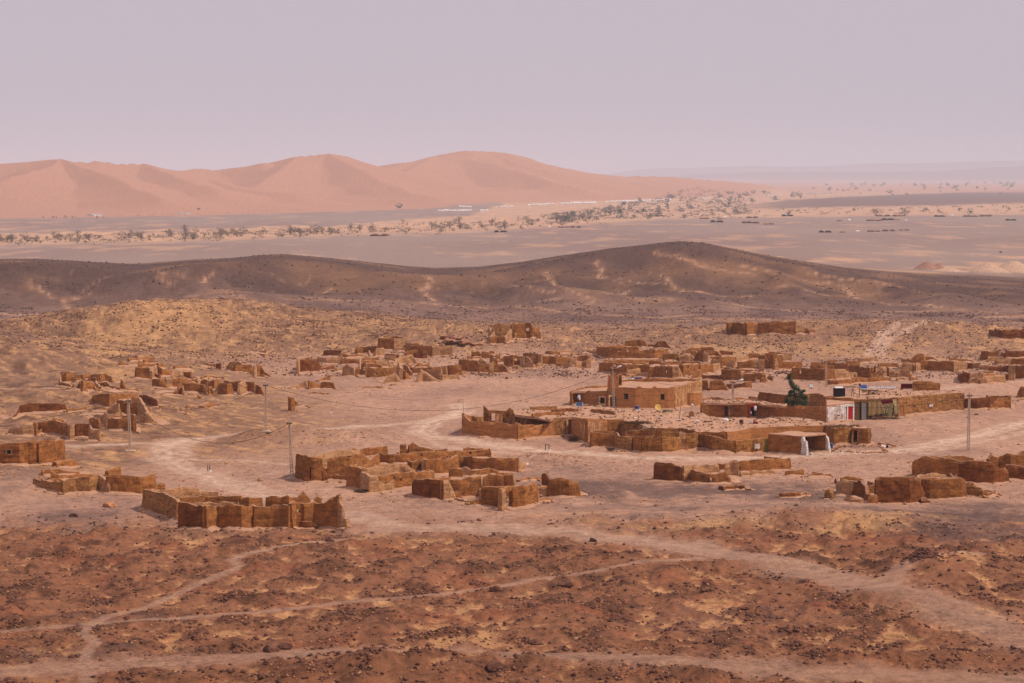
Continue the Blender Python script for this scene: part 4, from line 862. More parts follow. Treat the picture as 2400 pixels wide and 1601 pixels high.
ruin('four low wall stubs directly behind the peeling side of the mosque', [W('D', [(1555,652,792),(1632,652,797),(1642,692,797)], mat=M_MUD2), W('D', [(1660,662,797),(1820,642,797),(1860,682,797),(1892,742,797)]), W('D', [(1900,702,762),(1960,702,772)], mat=M_RED), W('D', [(2000,712,770),(2100,702,770),(2150,672,770),(2232,662,767)], mat=M_MUD2)])
ruin('long dark wall with a pale right half behind the cypress', [
 W('E', [(1280,482,652),(1400,477,654),(1600,492,660),(1730,497,664),(1850,497,642)], ops=[(1376,1392,502,560),(1630,1655,590,612)], mat=M_MUD2, jag=.08), W('E', [(1850,497,642),(2000,502,637),(2030,542,632),(2155,542,612)], mat=M_PALE), W('E', [(1280,482,652),(1300,460,560)]), W('E', [(1520,452,512),(1650,442,512),(1860,452,512)]), W('E', [(1530,402,462),(1730,402,462)]), W('E', [(1760,372,422),(1870,367,422)]), W('E', [(1760,402,502),(2040,422,522)])])
ruin('crumbled low garden wall in front of the long dark wall', [W('E', [(1750,642,722),(1900,652,722),(2080,642,712),(2092,622,692)], jag=.25), W('E', [(2092,622,700),(2200,612,690),(2318,622,682)], jag=.2)])
ruin('tight group of box rooms with a pale pocked front', [
 W('E', [(2060,432,602),(2180,432,602)], mat=M_RED), W('E', [(2190,462,622),(2349,482,632)], mat=M_MUD2), W('F', [(75,472,602),(170,472,612),(272,474,617)]), W('F', [(0,422,542),(90,432,542)]), W('F', [(285,452,602),(305,442,602)], mat=M_RED), W('F', [(320,482,607),(400,470,606),(455,472,602)], ops=[(385,410,520,547),(345,357,535,550)], mat=M_PALE), W('F', [(455,470,602),(492,482,602)], mat=M_RED),
 W('F', [(490,512,622),(572,512,622)], mat=M_PALE), W('F', [(590,542,612),(650,502,612),(782,512,622)], mat=M_PALE), W('F', [(340,422,482),(480,415,482),(620,422,482)]), W('E', [(2200,347,410),(2349,347,410)], mat=M_PALE), W('E', [(2010,392,442),(2200,382,442)])])
ruin('knee-high wall line along the foot of the pocked rooms', [W('F', [(215,622,682),(300,612,682),(512,612,672)], jag=.2), W('F', [(590,622,660),(700,620,655)], jag=.2), W('F', [(780,610,660),(890,625,660)], jag=.2)])
ruin('small smooth-backed room alone above the pocked rooms', [W('F', [(85,352,402),(200,340,402),(332,340,402)], jag=.05, mat=M_PALE), W('F', [(85,352,402),(95,350,370)])])
ruin('dark wide-backed courtyard with a domed stump above it', [
 W('F', [(660,352,412),(800,372,412)]), W('F', [(800,352,412),(872,287,412),(910,278,412),(960,287,412),(982,352,410)], th=1.0), W('F', [(985,322,382),(1080,332,382),(1152,372,387)]), W('F', [(670,402,522),(740,405,524),(822,412,527)], mat=M_PALE), W('F', [(822,432,532),(852,482,532)], mat=M_RED), W('F', [(850,412,532),(917,412,532)], mat=M_PALE),
 W('F', [(915,382,517),(1030,382,522),(1200,392,527),(1280,382,532),(1370,392,542)], jag=.08), W('F', [(1370,392,542),(1460,385,530),(1552,402,522)], mat=M_PALE), W('F', [(1320,342,392),(1450,362,392),(1640,372,402)]), W('F', [(1570,412,502),(1642,412,502)], mat=M_RED), W('F', [(1642,422,492),(1742,412,502)], mat=M_PALE)])
ruin('tall crowded rooms at the right edge of the photo, upper group', [
 W('F', [(1760,252,382),(1850,252,387),(2000,242,387)], mat=M_MUD2), W('F', [(1850,342,402),(1880,322,402),(2020,340,402),(2170,352,402)], mat=M_PALE), W('F', [(2090,242,347),(2180,252,347),(2349,252,342),(2450,250,342)], mat=M_RED), W('F', [(2180,352,442),(2349,352,447),(2450,350,447)]), W('F', [(1970,372,442),(2170,362,442)], mat=M_PALE),
 W('F', [(1740,442,512),(1860,452,522)], mat=M_PALE), W('F', [(1860,462,542),(2060,462,542),(2150,442,552)], mat=M_RED), W('F', [(2150,452,562),(2242,452,582)], mat=M_PALE), W('F', [(2240,452,632),(2349,442,642),(2460,440,645)], mat=M_MUD2)])
ruin('low pale-fronted rooms below the tall group at the right edge', [
 W('F', [(1450,552,622),(1480,562,692),(1540,550,695),(1602,552,697)], mat=M_RED), W('F', [(1600,562,632),(1770,542,632)], mat=M_PALE), W('F', [(1590,642,702),(1732,602,702)], mat=M_PALE), W('F', [(1740,622,704),(1830,612,704),(1920,592,694),(2082,572,692)], mat=M_PALE), W('F', [(1770,562,612),(1940,562,602)]), W('F', [(1790,522,562),(1930,517,562)], mat=M_PALE), W('F', [(2080,562,642),(2140,562,652)], mat=M_RED), W('F', [(2140,572,662),(2222,552,664)], mat=M_PALE)])
ruin('rough wall end cut off by the right edge of the photo', [W('F', [(2250,882,892),(2300,742,892),(2349,737,897),(2440,737,902)]), W('F', [(2260,922,942),(2349,902,937),(2430,900,935)], th=.9)])
ruin('long fortress-like block on the rise behind the village', [
 W('N', [(310,47,127),(350,43,128),(400,46,130),(432,52,134)], mat=M_MUD2, ops=[], th=1.0), W('N', [(432,46,134),(470,42,126),(480,60,124),(520,41,121),(600,43,121),(680,37,123),(770,38,125)], ops=[(594,606,108,124),(716,732,112,126)], th=1.0), W('N', [(775,66,124),(837,69,122)], mat=M_PALE), W('N', [(840,86,120),(868,92,120)]), W('N', [(870,100,120),(912,96,120)]), W('N', [(310,47,127),(330,44,100),(770,40,98),(770,38,125)], th=.8)], th=None)
ruin('dark knobbly wall cut by the right edge below the plain', [W('N', [(2120,92,130),(2160,94,146),(2200,97,157),(2351,92,160),(2420,92,161)], mat=M_RED, jag=.35, th=.9)])
# --- lower left
ruin('collapsed stone-and-mud pen above the large front ruin at left', [
 W('M', [(270,1082,1132),(340,1092,1162),(460,1102,1192),(490,1097,1202)], mat=M_STONE), W('M', [(490,1092,1202),(600,1072,1192),(700,1062,1192),(780,1052,1172)], mat=M_STONE), W('M', [(780,1052,1172),(820,1062,1182),(862,1112,1192),(872,1132,1193)], mat=M_PALE, th=.8),
 W('M', [(840,1062,1190),(860,1042,1192),(1000,1052,1202),(1100,1062,1204),(1150,1062,1203),(1190,1040,1200),(1215,1042,1197)], jag=.1), W('M', [(1215,1042,1197),(1220,1122,1165)]), W('M', [(400,1012,1092),(460,1052,1092),(620,1046,1084),(760,1046,1080)]), W('M', [(330,1012,1052),(400,1002,1052),(620,1022,1052)]), W('M', [(840,1022,1062),(900,992,1060),(945,986,1060)], th=.9)])
ruin('largest roofless compound with a long front wall at lower left', [
 W('M', [(1140,1167,1312),(1200,1172,1340),(1300,1192,1372),(1380,1232,1392),(1412,1262,1402)], mat=M_STONE, th=.7), W('M', [(1140,1167,1312),(1250,1162,1282),(1400,1152,1270),(1560,1152,1260),(1572,1182,1255),(1720,1187,1250)], mat=M_PALE),
 W('M', [(1240,1122,1175),(1270,1107,1177),(1300,1112,1177)], th=1.0), W('M', [(1415,1262,1467),(1500,1268,1467),(1560,1292,1467),(1610,1298,1467)], mat=M_RED, th=.6), W('M', [(1610,1298,1467),(1700,1292,1467),(1900,1287,1467),(1990,1280,1467),(2010,1300,1467),(2200,1282,1467),(2284,1290,1467)], ops=[(1996,2008,1330,1400)], th=.6),
 W('J', [(0,920,1272),(60,872,1272),(160,902,1272),(200,932,1272),(330,922,1272),(480,932,1272),(540,892,1272),(600,862,1272),(640,832,1272),(690,802,1272)], ops=[(84,130,1010,1052)], th=.6), W('J', [(690,802,1272),(702,902,1274),(730,962,1275),(742,1122,1276),(790,1142,1277),(806,1252,1277)], mat=M_PALE, th=.7),
 W('M', [(1420,1222,1372),(1620,1212,1362),(1900,1212,1362),(1906,1242,1362)]), W('M', [(1430,1252,1400),(1650,1262,1400),(1880,1257,1400)], mat=M_PALE), W('M', [(1900,1242,1362),(1960,1222,1362),(2060,1227,1362),(2066,1272,1362)]), W('M', [(2095,1227,1362),(2170,1217,1362),(2270,1212,1362),(2285,1232,1362)]),
 W('J', [(0,840,1010),(100,852,1010),(150,812,1010),(185,765,1010),(230,822,1010),(280,872,1010),(285,920,1010)], th=.8), W('J', [(330,852,1010),(380,832,1010),(430,862,1010)], th=.8), W('J', [(540,880,1020),(600,850,1020),(690,810,1050)])])
ruin('short collapsed wall lying against the long front wall', [W('J', [(60,1152,1272),(110,1162,1279),(180,1182,1282),(280,1192,1286),(350,1232,1288),(375,1272,1289)], mat=M_RED, th=.6)])
ruin('crumbled wall remnant right of the low house with a window', [W('M', [(430,952,987),(500,932,987),(560,922,987),(592,942,982)], th=.8)])
# --- lower centre
ruin('left room of the lower centre ruins with a row of beam holes', [
 W('J', [(105,247,592),(130,250,602),(250,287,642),(330,292,647),(440,322,632)], ops=[(283,305,435,600)], mat=M_MUD2, th=.7), W('J', [(440,402,632),(500,482,622)], mat=M_RED, th=.8), W('J', [(510,322,607),(650,292,602),(800,272,592),(900,252,562),(1000,247,522),(1060,332,482),(1100,347,472),(1180,262,452),(1210,252,442)], ops=[(640,668,290,306),(792,820,278,302),(888,912,278,294),(962,978,350,366)], th=.6, jag=.1),
 W('J', [(105,247,592),(300,282,502),(600,217,442),(850,192,402),(950,202,392)], th=.6, mat=M_PALE), W('J', [(1215,242,392),(1370,262,397)], mat=M_RED), W('J', [(860,172,300),(960,192,300),(1060,172,300),(1190,152,300),(1335,150,290),(1345,222,290)])])
ruin('back row of the lower centre ruins with small square windows', [
 W('J', [(1370,252,392),(1560,252,388),(1800,227,382),(2000,217,362),(2349,212,342)], ops=[(1786,1812,250,286),(2134,2156,278,300),(2005,2015,222,246)], th=.6), W('K', [(705,212,332),(900,202,312),(1095,202,302)], ops=[(812,834,222,262),(1040,1058,232,268)], th=.6), W('J', [(1510,122,300),(1600,132,300)], mat=M_MUD2, th=.7), W('J', [(1630,132,300),(1690,90,300),(1760,152,300),(1980,192,290)], th=.7, mat=M_MUD2), W('J', [(2000,192,300),(2160,192,300)]), W('K', [(745,172,290),(800,160,290),(900,172,285),(1095,190,280)], th=.7), W('K', [(1095,190,302),(1105,230,270)])])
ruin('sharp-cornered room with peg holes in the middle of the lower centre ruins', [
 W('J', [(805,432,712),(830,412,722),(930,432,735),(1000,462,747)], th=.7), W('J', [(1000,502,747),(1060,530,770),(1110,547,792),(1205,552,782)], mat=M_PALE, th=.8), W('J', [(1212,547,772),(1400,522,747),(1600,502,717),(1800,492,692),(1960,482,642)], ops=[(1415,1437,562,600),(1500,1522,585,630),(1292,1306,600,616),(1600,1618,665,682),(1305,1322,700,714),(1722,1738,562,574)], th=.6),
 W('J', [(940,432,640),(1060,442,640),(1500,397,600),(1610,402,600),(1645,442,600),(1715,472,595)], th=.6, mat=M_PALE), W('J', [(830,412,640),(1000,402,560),(1160,397,540),(1480,397,520)], th=.5), W('J', [(1820,480,600),(1900,470,600),(1960,490,600)])])
ruin('third row of the lower centre ruins with a corner block at its right end', [
 W('J', [(1630,342,492),(1680,362,497),(1830,332,487)], mat=M_MUD2), W('K', [(200,340,492),(215,332,540)], mat=M_PALE, th=.8), W('K', [(220,332,542),(400,322,542),(560,312,525),(650,272,475)], th=.6), W('K', [(650,282,452),(750,292,452),(860,292,466),(880,332,468)], mat=M_MUD2), W('K', [(880,302,470),(1100,312,480),(1200,302,504),(1280,308,504),(1480,302,504)], th=.7), W('K', [(1480,302,504),(1488,350,450)])])
ruin('low inner rooms with rounded tops behind the doorway wall', [
 W('K', [(540,442,582),(620,452,582),(720,462,574)], mat=M_MUD2), W('K', [(730,442,564),(780,436,564),(832,472,564)], mat=M_PALE), W('K', [(820,482,564),(960,482,564),(1100,442,542),(1220,492,544)], ops=[(840,890,536,560)])])
ruin('front room with a dark doorway in the lower centre ruins', [
 W('K', [(65,612,822),(130,602,852),(260,602,872),(440,612,887)], ops=[(292,302,700,840)], mat=M_RED, th=.6), W('K', [(65,612,822),(300,590,760),(560,580,700)]), W('K', [(450,612,884),(532,602,882)], mat=M_PALE, th=.8), W('K', [(540,642,882),(600,742,882),(640,872,887)], mat=M_PALE), W('K', [(540,602,852),(700,602,857),(830,572,857),(980,562,852)], ops=[(590,690,662,857),(860,890,600,622),(805,832,680,712)], th=.6), W('K', [(585,650,800),(720,650,790)], mat=M_RED),
 W('K', [(640,862,902),(740,872,932),(840,902,952)], mat=M_PALE, th=.7), W('K', [(850,902,957),(925,880,960),(1000,862,962)], th=.7)])
ruin('stone-patched room with a lintelled door at the front right of the lower centre ruins', [
 W('K', [(1000,702,962),(1100,702,975),(1240,717,1002)], mat=M_MUD2, th=.6), W('K', [(1243,717,1042),(1302,714,1032)], mat=M_PALE, th=.7), W('K', [(1302,712,1025),(1395,695,1005),(1420,692,1005),(1560,682,992),(1735,662,932)], ops=[(1304,1394,762,1010)], th=.6, mat=M_MUD), W('K', [(1735,682,932),(1755,802,905)], mat=M_PALE, th=.7),
 W('K', [(1020,562,740),(1100,532,740),(1290,552,735)], th=.6), W('K', [(1295,547,732),(1415,547,727)], mat=M_RED), W('K', [(1415,547,727),(1442,580,690)], mat=M_PALE), W('K', [(1230,507,640),(1420,522,630)]), W('K', [(1020,702,880),(1300,700,860),(1600,690,840)])])
ruin('rounded mud hulk with a tall dark fin right of the lower centre ruins', [
 W('K', [(1835,532,692),(1880,526,697),(1945,612,702)], mat=M_RED, th=.8), W('K', [(1770,742,822),(1900,722,832)], mat=M_PALE), W('K', [(1920,702,832),(1960,602,837),(2080,572,842),(2180,602,842),(2320,642,834),(2345,782,834)], mat=M_MUD2, th=1.0), W('K', [(1750,712,764),(1900,702,750)])])
ruin('melted low wall lines behind the tall dark fin', [W('K', [(1490,612,642),(1600,572,624),(1820,572,614)], th=.8), W('K', [(1750,872,912),(1960,862,894)], th=.8)], name='mud_bank')
# --- lower right
ruin('dark mound-like room with a long wall south of the village road', [
 W('H', [(1035,912,1142),(1060,902,1147),(1220,912,1157),(1350,932,1162),(1412,962,1162)], mat=M_RED, th=.8), W('H', [(1410,942,1152),(1500,942,1105),(1700,932,1070),(1900,932,1050)], mat=M_PALE), W('H', [(1895,922,1022),(1990,912,1022)], mat=M_RED), W('I', [(110,922,1092),(200,892,1092),(302,882,1097)], mat=M_PALE), W('I', [(300,882,1032),(500,862,1032),(700,852,1022),(990,842,1002)], th=.7), W('I', [(990,842,1002),(1006,900,980)]), W('I', [(650,816,900),(880,830,900)]),
 W('H', [(1430,1152,1164),(1520,1022,1160),(1560,1010,1170),(1620,1032,1187),(1780,1052,1192),(1860,1052,1192),(1990,1022,1187),(2060,1112,1182)], ops=[(1770,1810,1112,1172)], mat=M_MUD2, th=.7), W('I', [(320,1037,1094),(450,1032,1089)], mat=M_PALE), W('I', [(460,1012,1079),(680,1012,1074),(800,1022,1072)], mat=M_PALE)])
ruin('short straight mud wall stub right of the mound-like room', [W('I', [(940,1022,1084),(1060,1010,1086),(1192,1007,1088)])])
ruin('low double wall stub farthest right of the mound-like room', [W('I', [(1250,1072,1104),(1400,1052,1104),(1572,1062,1104)]), W('I', [(1310,1037,1080),(1450,1042,1080)])])
ruin('fallen mud lumps with sand drifted between them on dark gravel', [W('I', [(60,1232,1282),(200,1197,1270),(300,1212,1260)], th=1.1, mat=M_RED), W('I', [(330,1212,1272),(400,1207,1274),(442,1272,1290)], th=1.0, mat=M_RED)], name='mud_bank')
ruin('long worn lump of red-brown mud between two gravel fans', [W('I', [(880,1312,1372),(920,1302,1377),(1050,1312,1377),(1110,1312,1364)], th=1.1, mat=M_RED), W('I', [(1120,1330,1365),(1200,1292,1352),(1292,1332,1354)], th=.9, mat=M_STONE)], name='mud_bank')
ruin('small knobbly stone pillar left of the pale corner ruin', [W('I', [(1490,1272,1397),(1550,1257,1400),(1602,1342,1402)], mat=M_STONE, th=1.1, jag=.3)], name='stone_pillar')
ruin('pale corner ruin with crumbling dark right side', [W('I', [(1680,1152,1322),(1760,1142,1352),(1900,1152,1362)], mat=M_PALE, th=.8), W('I', [(1900,1152,1362),(1990,1162,1382),(2060,1222,1412),(2080,1332,1432)], mat=M_RED, th=.8), W('I', [(1700,1107,1250),(1900,1087,1240),(2000,1132,1240)]), W('I', [(1790,1372,1442),(1900,1370,1455),(1995,1402,1462)], th=1.1, mat=M_PALE)])
ruin('massive dark red block with rounded shoulders in the lower right', [W('O', [(1282,282,326),(1300,272,328),(1338,274,330)], th=1.0), W('O', [(1325,160,322),(1360,146,324),(1400,142,327),(1490,142,327),(1550,140,327),(1610,160,322),(1636,232,302)], mat=M_RED, th=1.2), W('O', [(1620,150,322),(1622,132,250),(1740,117,240),(1812,127,240)], mat=M_PALE), W('O', [(1340,150,260),(1600,148,250)])])
ruin('massive long block joined at its right by tumbled stones', [W('O', [(1642,152,292),(1700,152,294),(1800,150,290),(1900,142,287),(1930,162,282),(1942,252,282)], th=1.2, mat=M_MUD2), W('O', [(1944,182,272),(2060,202,282),(2082,232,287)], mat=M_STONE, th=1.0, jag=.3)])
ruin('low dark mud lump in front of the massive blocks', [W('O', [(1636,292,327),(1660,284,328),(1704,302,327)], th=1.2, mat=M_RED)], name='mud_bank')
ruin('long high wall running off the right edge behind the massive blocks', [
 W('N', [(1590,1002,1102),(1650,967,1107),(1800,972,1112),(1900,992,1117)], th=.8), W('N', [(1900,1002,1142),(2050,992,1152),(2130,1012,1152),(2170,1040,1150),(2222,1062,1142)], mat=M_RED, th=1.0), W('N', [(2222,1022,1122),(2320,1032,1127),(2420,1032,1132)], mat=M_RED, th=.9), W('N', [(1650,962,1062),(1850,962,1062),(2000,972,1062)], th=.7), W('N', [(2100,982,1072),(2170,952,1062),(2250,952,1062),(2351,942,1062),(2430,932,1062)], mat=M_MUD2, th=.9, jag=.4)])
# ---------------------------------------------------------------- inhabited buildings
def P3(fr, x, y): return at(*s_(fr, x, y))
def PZ(fr, x, y, z): return onz(*s_(fr, x, y), z)
def roof_mesh(pts, z, mat, parent, name='roof', th=.35, amp=.12, cell=1.0, zs=None):
    """earth roof: an outline (x,y) at height z, dimpled on top"""
    bm = bmesh.new(); vs = [bm.verts.new((p[0], p[1], z)) for p in pts]
    f = bm.faces.new(vs); bm.normal_update()
    if f.normal.z < 0: f.normal_flip()
    for ax in (0, 1):
        lo = min(p[ax] for p in pts); hi = max(p[ax] for p in pts); q = lo + cell
        while q < hi:
            no = Vector((1, 0, 0)) if ax == 0 else Vector((0, 1, 0)); co = no * q
            bmesh.ops.bisect_plane(bm, geom=bm.verts[:] + bm.edges[:] + bm.faces[:], plane_co=co, plane_no=no); q += cell
    top = bm.faces[:]
    r = bmesh.ops.extrude_face_region(bm, geom=top); nv = [e for e in r['geom'] if isinstance(e, bmesh.types.BMVert)]
    nset = set(nv)
    for v in bm.verts:
        n_ = float(fbm(v.co.x / 2.2, v.co.y / 2.2, 501, 3))
        g = 0.0
        if v in nset: v.co.z += amp * n_ + g
        else: v.co.z -= th
    bmesh.ops.recalc_face_normals(bm, faces=bm.faces[:])
    return child(bm_obj(name, bm, mat), parent)
def wallxy(pts, parent, mat, z=None, **k):
    return wall([(p[0], p[1], (z - gz(p[0], p[1])) if z is not None else p[2]) for p in pts], parent, mat, **k)
def onwall(A, B, sx, sy):
    u, s = ray(sx, sy); dx, dy = B.x - A.x, B.y - A.y
    t = (u * A.y - A.x) / (dx - u * dy); y = A.y + t * dy
    return Vector((A.x + t * dx, y, CAMZ + s * y))
def panel(name, A, B, fr, x0, x1, y0, y1, mat, parent, proud=.04, depth=.1, thing_parent=None):
    a = onwall(A, B, *s_(fr, x0, y1)); b = onwall(A, B, *s_(fr, x1, y0)); c = (a + b) / 2
    d = Vector((b.x - a.x, b.y - a.y, 0)); L = d.length; d.normalize(); nrm = Vector((d.y, -d.x, 0)); ang = math.atan2(d.y, d.x)
    c = c + nrm * (proud - depth / 2 + .25)
    bm = bmesh.new(); bm_box(bm, c, (L, depth, abs(b.z - a.z)), rz=ang)
    o = bm_obj(name, bm, mat); 
    return child(o, parent)
def start(label, name, cat, p, group=None): return thing(name, label, cat, (p.x, p.y, p.z), group)
def Wp(t, fr, pts, mat=None, ops=(), **k):
    wd = W(fr, pts, ops=ops, mat=mat); P, O = place(wd)
    k.setdefault('jag', .06); return wall(P, t, mat or M_MUD, ops=O, **k)
def debris(poly, z, parent, n_):
    rg_ = random.Random(int(abs(poly[0][0]) * 10)); bm = bmesh.new(); xs = [p[0] for p in poly]; ys = [p[1] for p in poly]; k = 0
    def inside(x, y):
        c = False; j = len(poly) - 1
        for i in range(len(poly)):
            if (poly[i][1] > y) != (poly[j][1] > y) and x < (poly[j][0] - poly[i][0]) * (y - poly[i][1]) / (poly[j][1] - poly[i][1]) + poly[i][0]: c = not c
            j = i
        return c
    while k < n_:
        x = rg_.uniform(min(xs), max(xs)); y = rg_.uniform(min(ys), max(ys))
        if not inside(x, y): k += .2; continue
        k += 1; zz = z + .22 * float(fbm(x / 2.2, y / 2.2, 501, 3)); r = rg_.uniform(.04, .16)
        if rg_.random() < .35:
            a = rg_.uniform(0, 3.1); L = rg_.uniform(.3, 1.3); bm_tube(bm, (x, y, zz + .05), (x + L * math.cos(a), y + L * math.sin(a), zz + rg_.uniform(.03, .2)), .035, .02, 4)
        else: bm_box(bm, (x, y, zz + r * .4), (r * 2, r * rg_.uniform(1, 2), r), rz=rg_.uniform(0, 3), rx=rg_.uniform(-.4, .4))
    o = child(bm_obj('roof_litter', bm, M_LITTER), parent); o['kind'] = 'stuff'
M_LITTER = flat('roof_litter', lin(120, 86, 60), .95, var=.5, sc=.8)
# mosque with its square minaret
A = P3('D', 265, 1037); B = P3('D', 1165, 1045)
mo = start('mud mosque with a square minaret, two framed windows and a scalloped parapet', 'mosque', 'mosque', A)
Wp(mo, 'D', [(265,760,1037),(480,745,1039),(640,758,1040),(690,733,1041),(740,756,1042),(860,760,1042),(905,732,1043),(950,757,1043),(1090,758,1044),(1150,738,1045),(1165,740,1045)], mat=M_SMOOTH, ops=[(487,543,835,915),(985,1040,842,922),(288,378,880,1037)], tidy=True, th=.4)
Cc = onz(*s_('D', 1550, 652), 3.7)
zb = gz(Cc.x, Cc.y); zB = gz(B.x, B.y); hB = (1045 - 740) / 5.8725 * B.y / F
BC = lambda t: (B.x + (Cc.x - B.x) * t, B.y + (Cc.y - B.y) * t)
wall([(B.x, B.y, hB), (*BC(.3), 3.9), (*BC(.45), 4.1), (*BC(.6), 4.4), (Cc.x, Cc.y, 3.95 - zb)], mo, M_PEELED, th=.4, jag=.10)
Dd = onz(*s_('D', 460, 650), 3.7)
wall([(Cc.x, Cc.y, 3.8 - zb), (Dd.x, Dd.y, 3.7)], mo, M_MUD, th=.4, jag=.05); wall([(Dd.x, Dd.y, 3.7), (A.x, A.y, 3.7)], mo, M_MUD, th=.4, jag=.05)
roof_mesh([(A.x + .2, A.y + .3), (B.x - .2, B.y + .3), (Cc.x - .3, Cc.y - .2), (Dd.x, Dd.y - .2)], 3.42, M_ROOF, mo, amp=.18)
# niche bulging out of the peeling side
q0, q1 = BC(.46), BC(.84); mid = Vector(((q0[0] + q1[0]) / 2, (q0[1] + q1[1]) / 2)); dr = Vector((q1[0] - q0[0], q1[1] - q0[1])); rr = dr.length / 2; dn = Vector((dr.y, -dr.x)).normalized(); dd = dr.normalized()
npts = [(mid.x - dd.x * rr * math.cos(a) + dn.x * 1.7 * math.sin(a), mid.y - dd.y * rr * math.cos(a) + dn.y * 1.7 * math.sin(a)) for a in [math.pi * k / 9 for k in range(10)]]
gm = gz(mid.x, mid.y)
wall([(x, y, 2.5) for x, y in npts], mo, M_SMOOTH, th=.3, tidy=True, name='prayer_niche')
roof_mesh(npts, gm + 2.5, M_PEELED, mo, name='niche_roof', th=.15, amp=.03)
def window_on(t, A, B, fr, o, i, grille=True):
    # surround as four slabs joined in one mesh
    bm = bmesh.new(); a = onwall(A, B, *s_(fr, o[0], o[3])); b = onwall(A, B, *s_(fr, o[1], o[2])); c = onwall(A, B, *s_(fr, i[0], i[3])); d = onwall(A, B, *s_(fr, i[1], i[2]))
    dv = Vector((B.x - A.x, B.y - A.y, 0)).normalized(); nr = Vector((dv.y, -dv.x, 0)); ang = math.atan2(dv.y, dv.x); o_ = nr * .24
    def bar(p, q, z0, z1, dpt=.12): bm_box(bm, ((p.x + q.x) / 2 + o_.x, (p.y + q.y) / 2 + o_.y, (z0 + z1) / 2), (math.hypot(q.x - p.x, q.y - p.y), dpt, z1 - z0), rz=ang)
    bar(a, c, a.z, b.z); bar(d, b, a.z, b.z); bar(c, d, a.z, c.z); bar(c, d, d.z, b.z)
    sur = child(bm_obj('window_surround', bm, M_PEELED2), t)
    bm = bmesh.new()
    if grille:
        for k in range(4):
            u_ = k / 3; p = c.lerp(Vector((d.x, d.y, c.z)), u_) + nr * .16; bm_tube(bm, p, p + Vector((0, 0, d.z - c.z)), .035, n=5)
            zz = c.z + (d.z - c.z) * u_; bm_tube(bm, Vector((c.x, c.y, zz)) + nr * .16, Vector((d.x, d.y, zz)) + nr * .16, .035, n=5)
        sub(bm_obj('window_grille', bm, M_METAL), sur)
    else: bm.free()
    bm = bmesh.new(); m_ = (c + d) / 2 - nr * .02; bm_box(bm, m_, (math.hypot(d.x - c.x, d.y - c.y), .06, d.z - c.z), rz=ang); sub(bm_obj('window_pane', bm, M_DARK), sur)
M_PEELED2 = mud('pale_window_surround', lin(236, 188, 140), vary=.06)
window_on(mo, A, B, 'D', (470,560,815,940), (487,543,835,915)); window_on(mo, A, B, 'D', (965,1060,820,945), (985,1040,842,922))
# doorway
panel('door_surround', A, B, 'D', 272, 290, 850, 1040, M_PEELED2, mo, .06, .14); panel('door_surround', A, B, 'D', 376, 394, 850, 1040, M_PEELED2, mo, .06, .14); panel('door_surround', A, B, 'D', 290, 376, 850, 880, M_PEELED2, mo, .06, .14)
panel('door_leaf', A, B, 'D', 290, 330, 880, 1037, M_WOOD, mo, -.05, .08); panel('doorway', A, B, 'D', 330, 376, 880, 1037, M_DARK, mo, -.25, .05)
sg = panel('sign_board', A, B, 'D', 303, 367, 808, 843, flat('sign_board', lin(70, 52, 44)), mo, .05, .05)
for (x0, x1, y0, y1) in ((308,318,815,822),(314,318,820,834),(322,330,826,834),(322,326,814,828),(334,344,818,824),(340,344,822,836),(348,362,828,834),(352,356,816,822)):
    panel('sign_mark', A, B, 'D', x0, x1, y0, y1, M_WHT, mo, .065, .02)
# minaret
mb = onwall(A, B, *s_('D', 338, 1037)); mw = 148 / 5.8725 * A.y / F; mh = (1037 - 590) / 5.8725 * A.y / F; base0 = 3.3
bm = bmesh.new(); bm_box(bm, (mb.x, mb.y + mw / 2 - .1, (base0 + mh) / 2), (mw, mw, mh - base0), bev=.04)
for v in bm.verts: v.co.x += .03 * math.sin(v.co.z * 7)
child(bm_obj('minaret', bm, mud('orange_minaret', lin(176, 106, 58), vary=.16, wear=lin(190, 128, 84))), mo)
lw = .62 * mw; lc = Vector((mb.x + .15, mb.y + mw / 2 - .1, mh)); lh = 1.25
bm = bmesh.new()
for sx_ in (-1, 1):
    for sy_2 in (-1, 1): bm_box(bm, (lc.x + sx_ * lw * .38, lc.y + sy_2 * lw * .38, mh + lh / 2 - .02), (lw * .26, lw * .26, lh))
bm_box(bm, (lc.x, lc.y, mh + lh + .06), (lw * 1.1, lw * 1.1, .16)); bm_box(bm, (lc.x, lc.y, mh + .1), (lw, lw, .25))
child(bm_obj('lantern', bm, M_MUD), mo)
bm = bmesh.new(); bm_lathe(bm, (lc.x, lc.y, mh + lh + .14), [(.36, 0), (.40, .15), (.34, .38), (.2, .55), (.05, .62)], 12); child(bm_obj('dome', bm, M_MUD, smooth=True), mo)
hb = onz(*s_('D', 436, 720), 3.5); bm = bmesh.new(); bm_box(bm, (hb.x, hb.y + .5, 4.4), (.55, 1.0, 2.0)); child(bm_obj('stair_hood', bm, M_MUD), mo)
bm = bmesh.new(); bm_box(bm, (hb.x - .1, hb.y - .03, 4.3), (.24, .08, 1.3)); child(bm_obj('stair_opening', bm, M_DARK), mo)
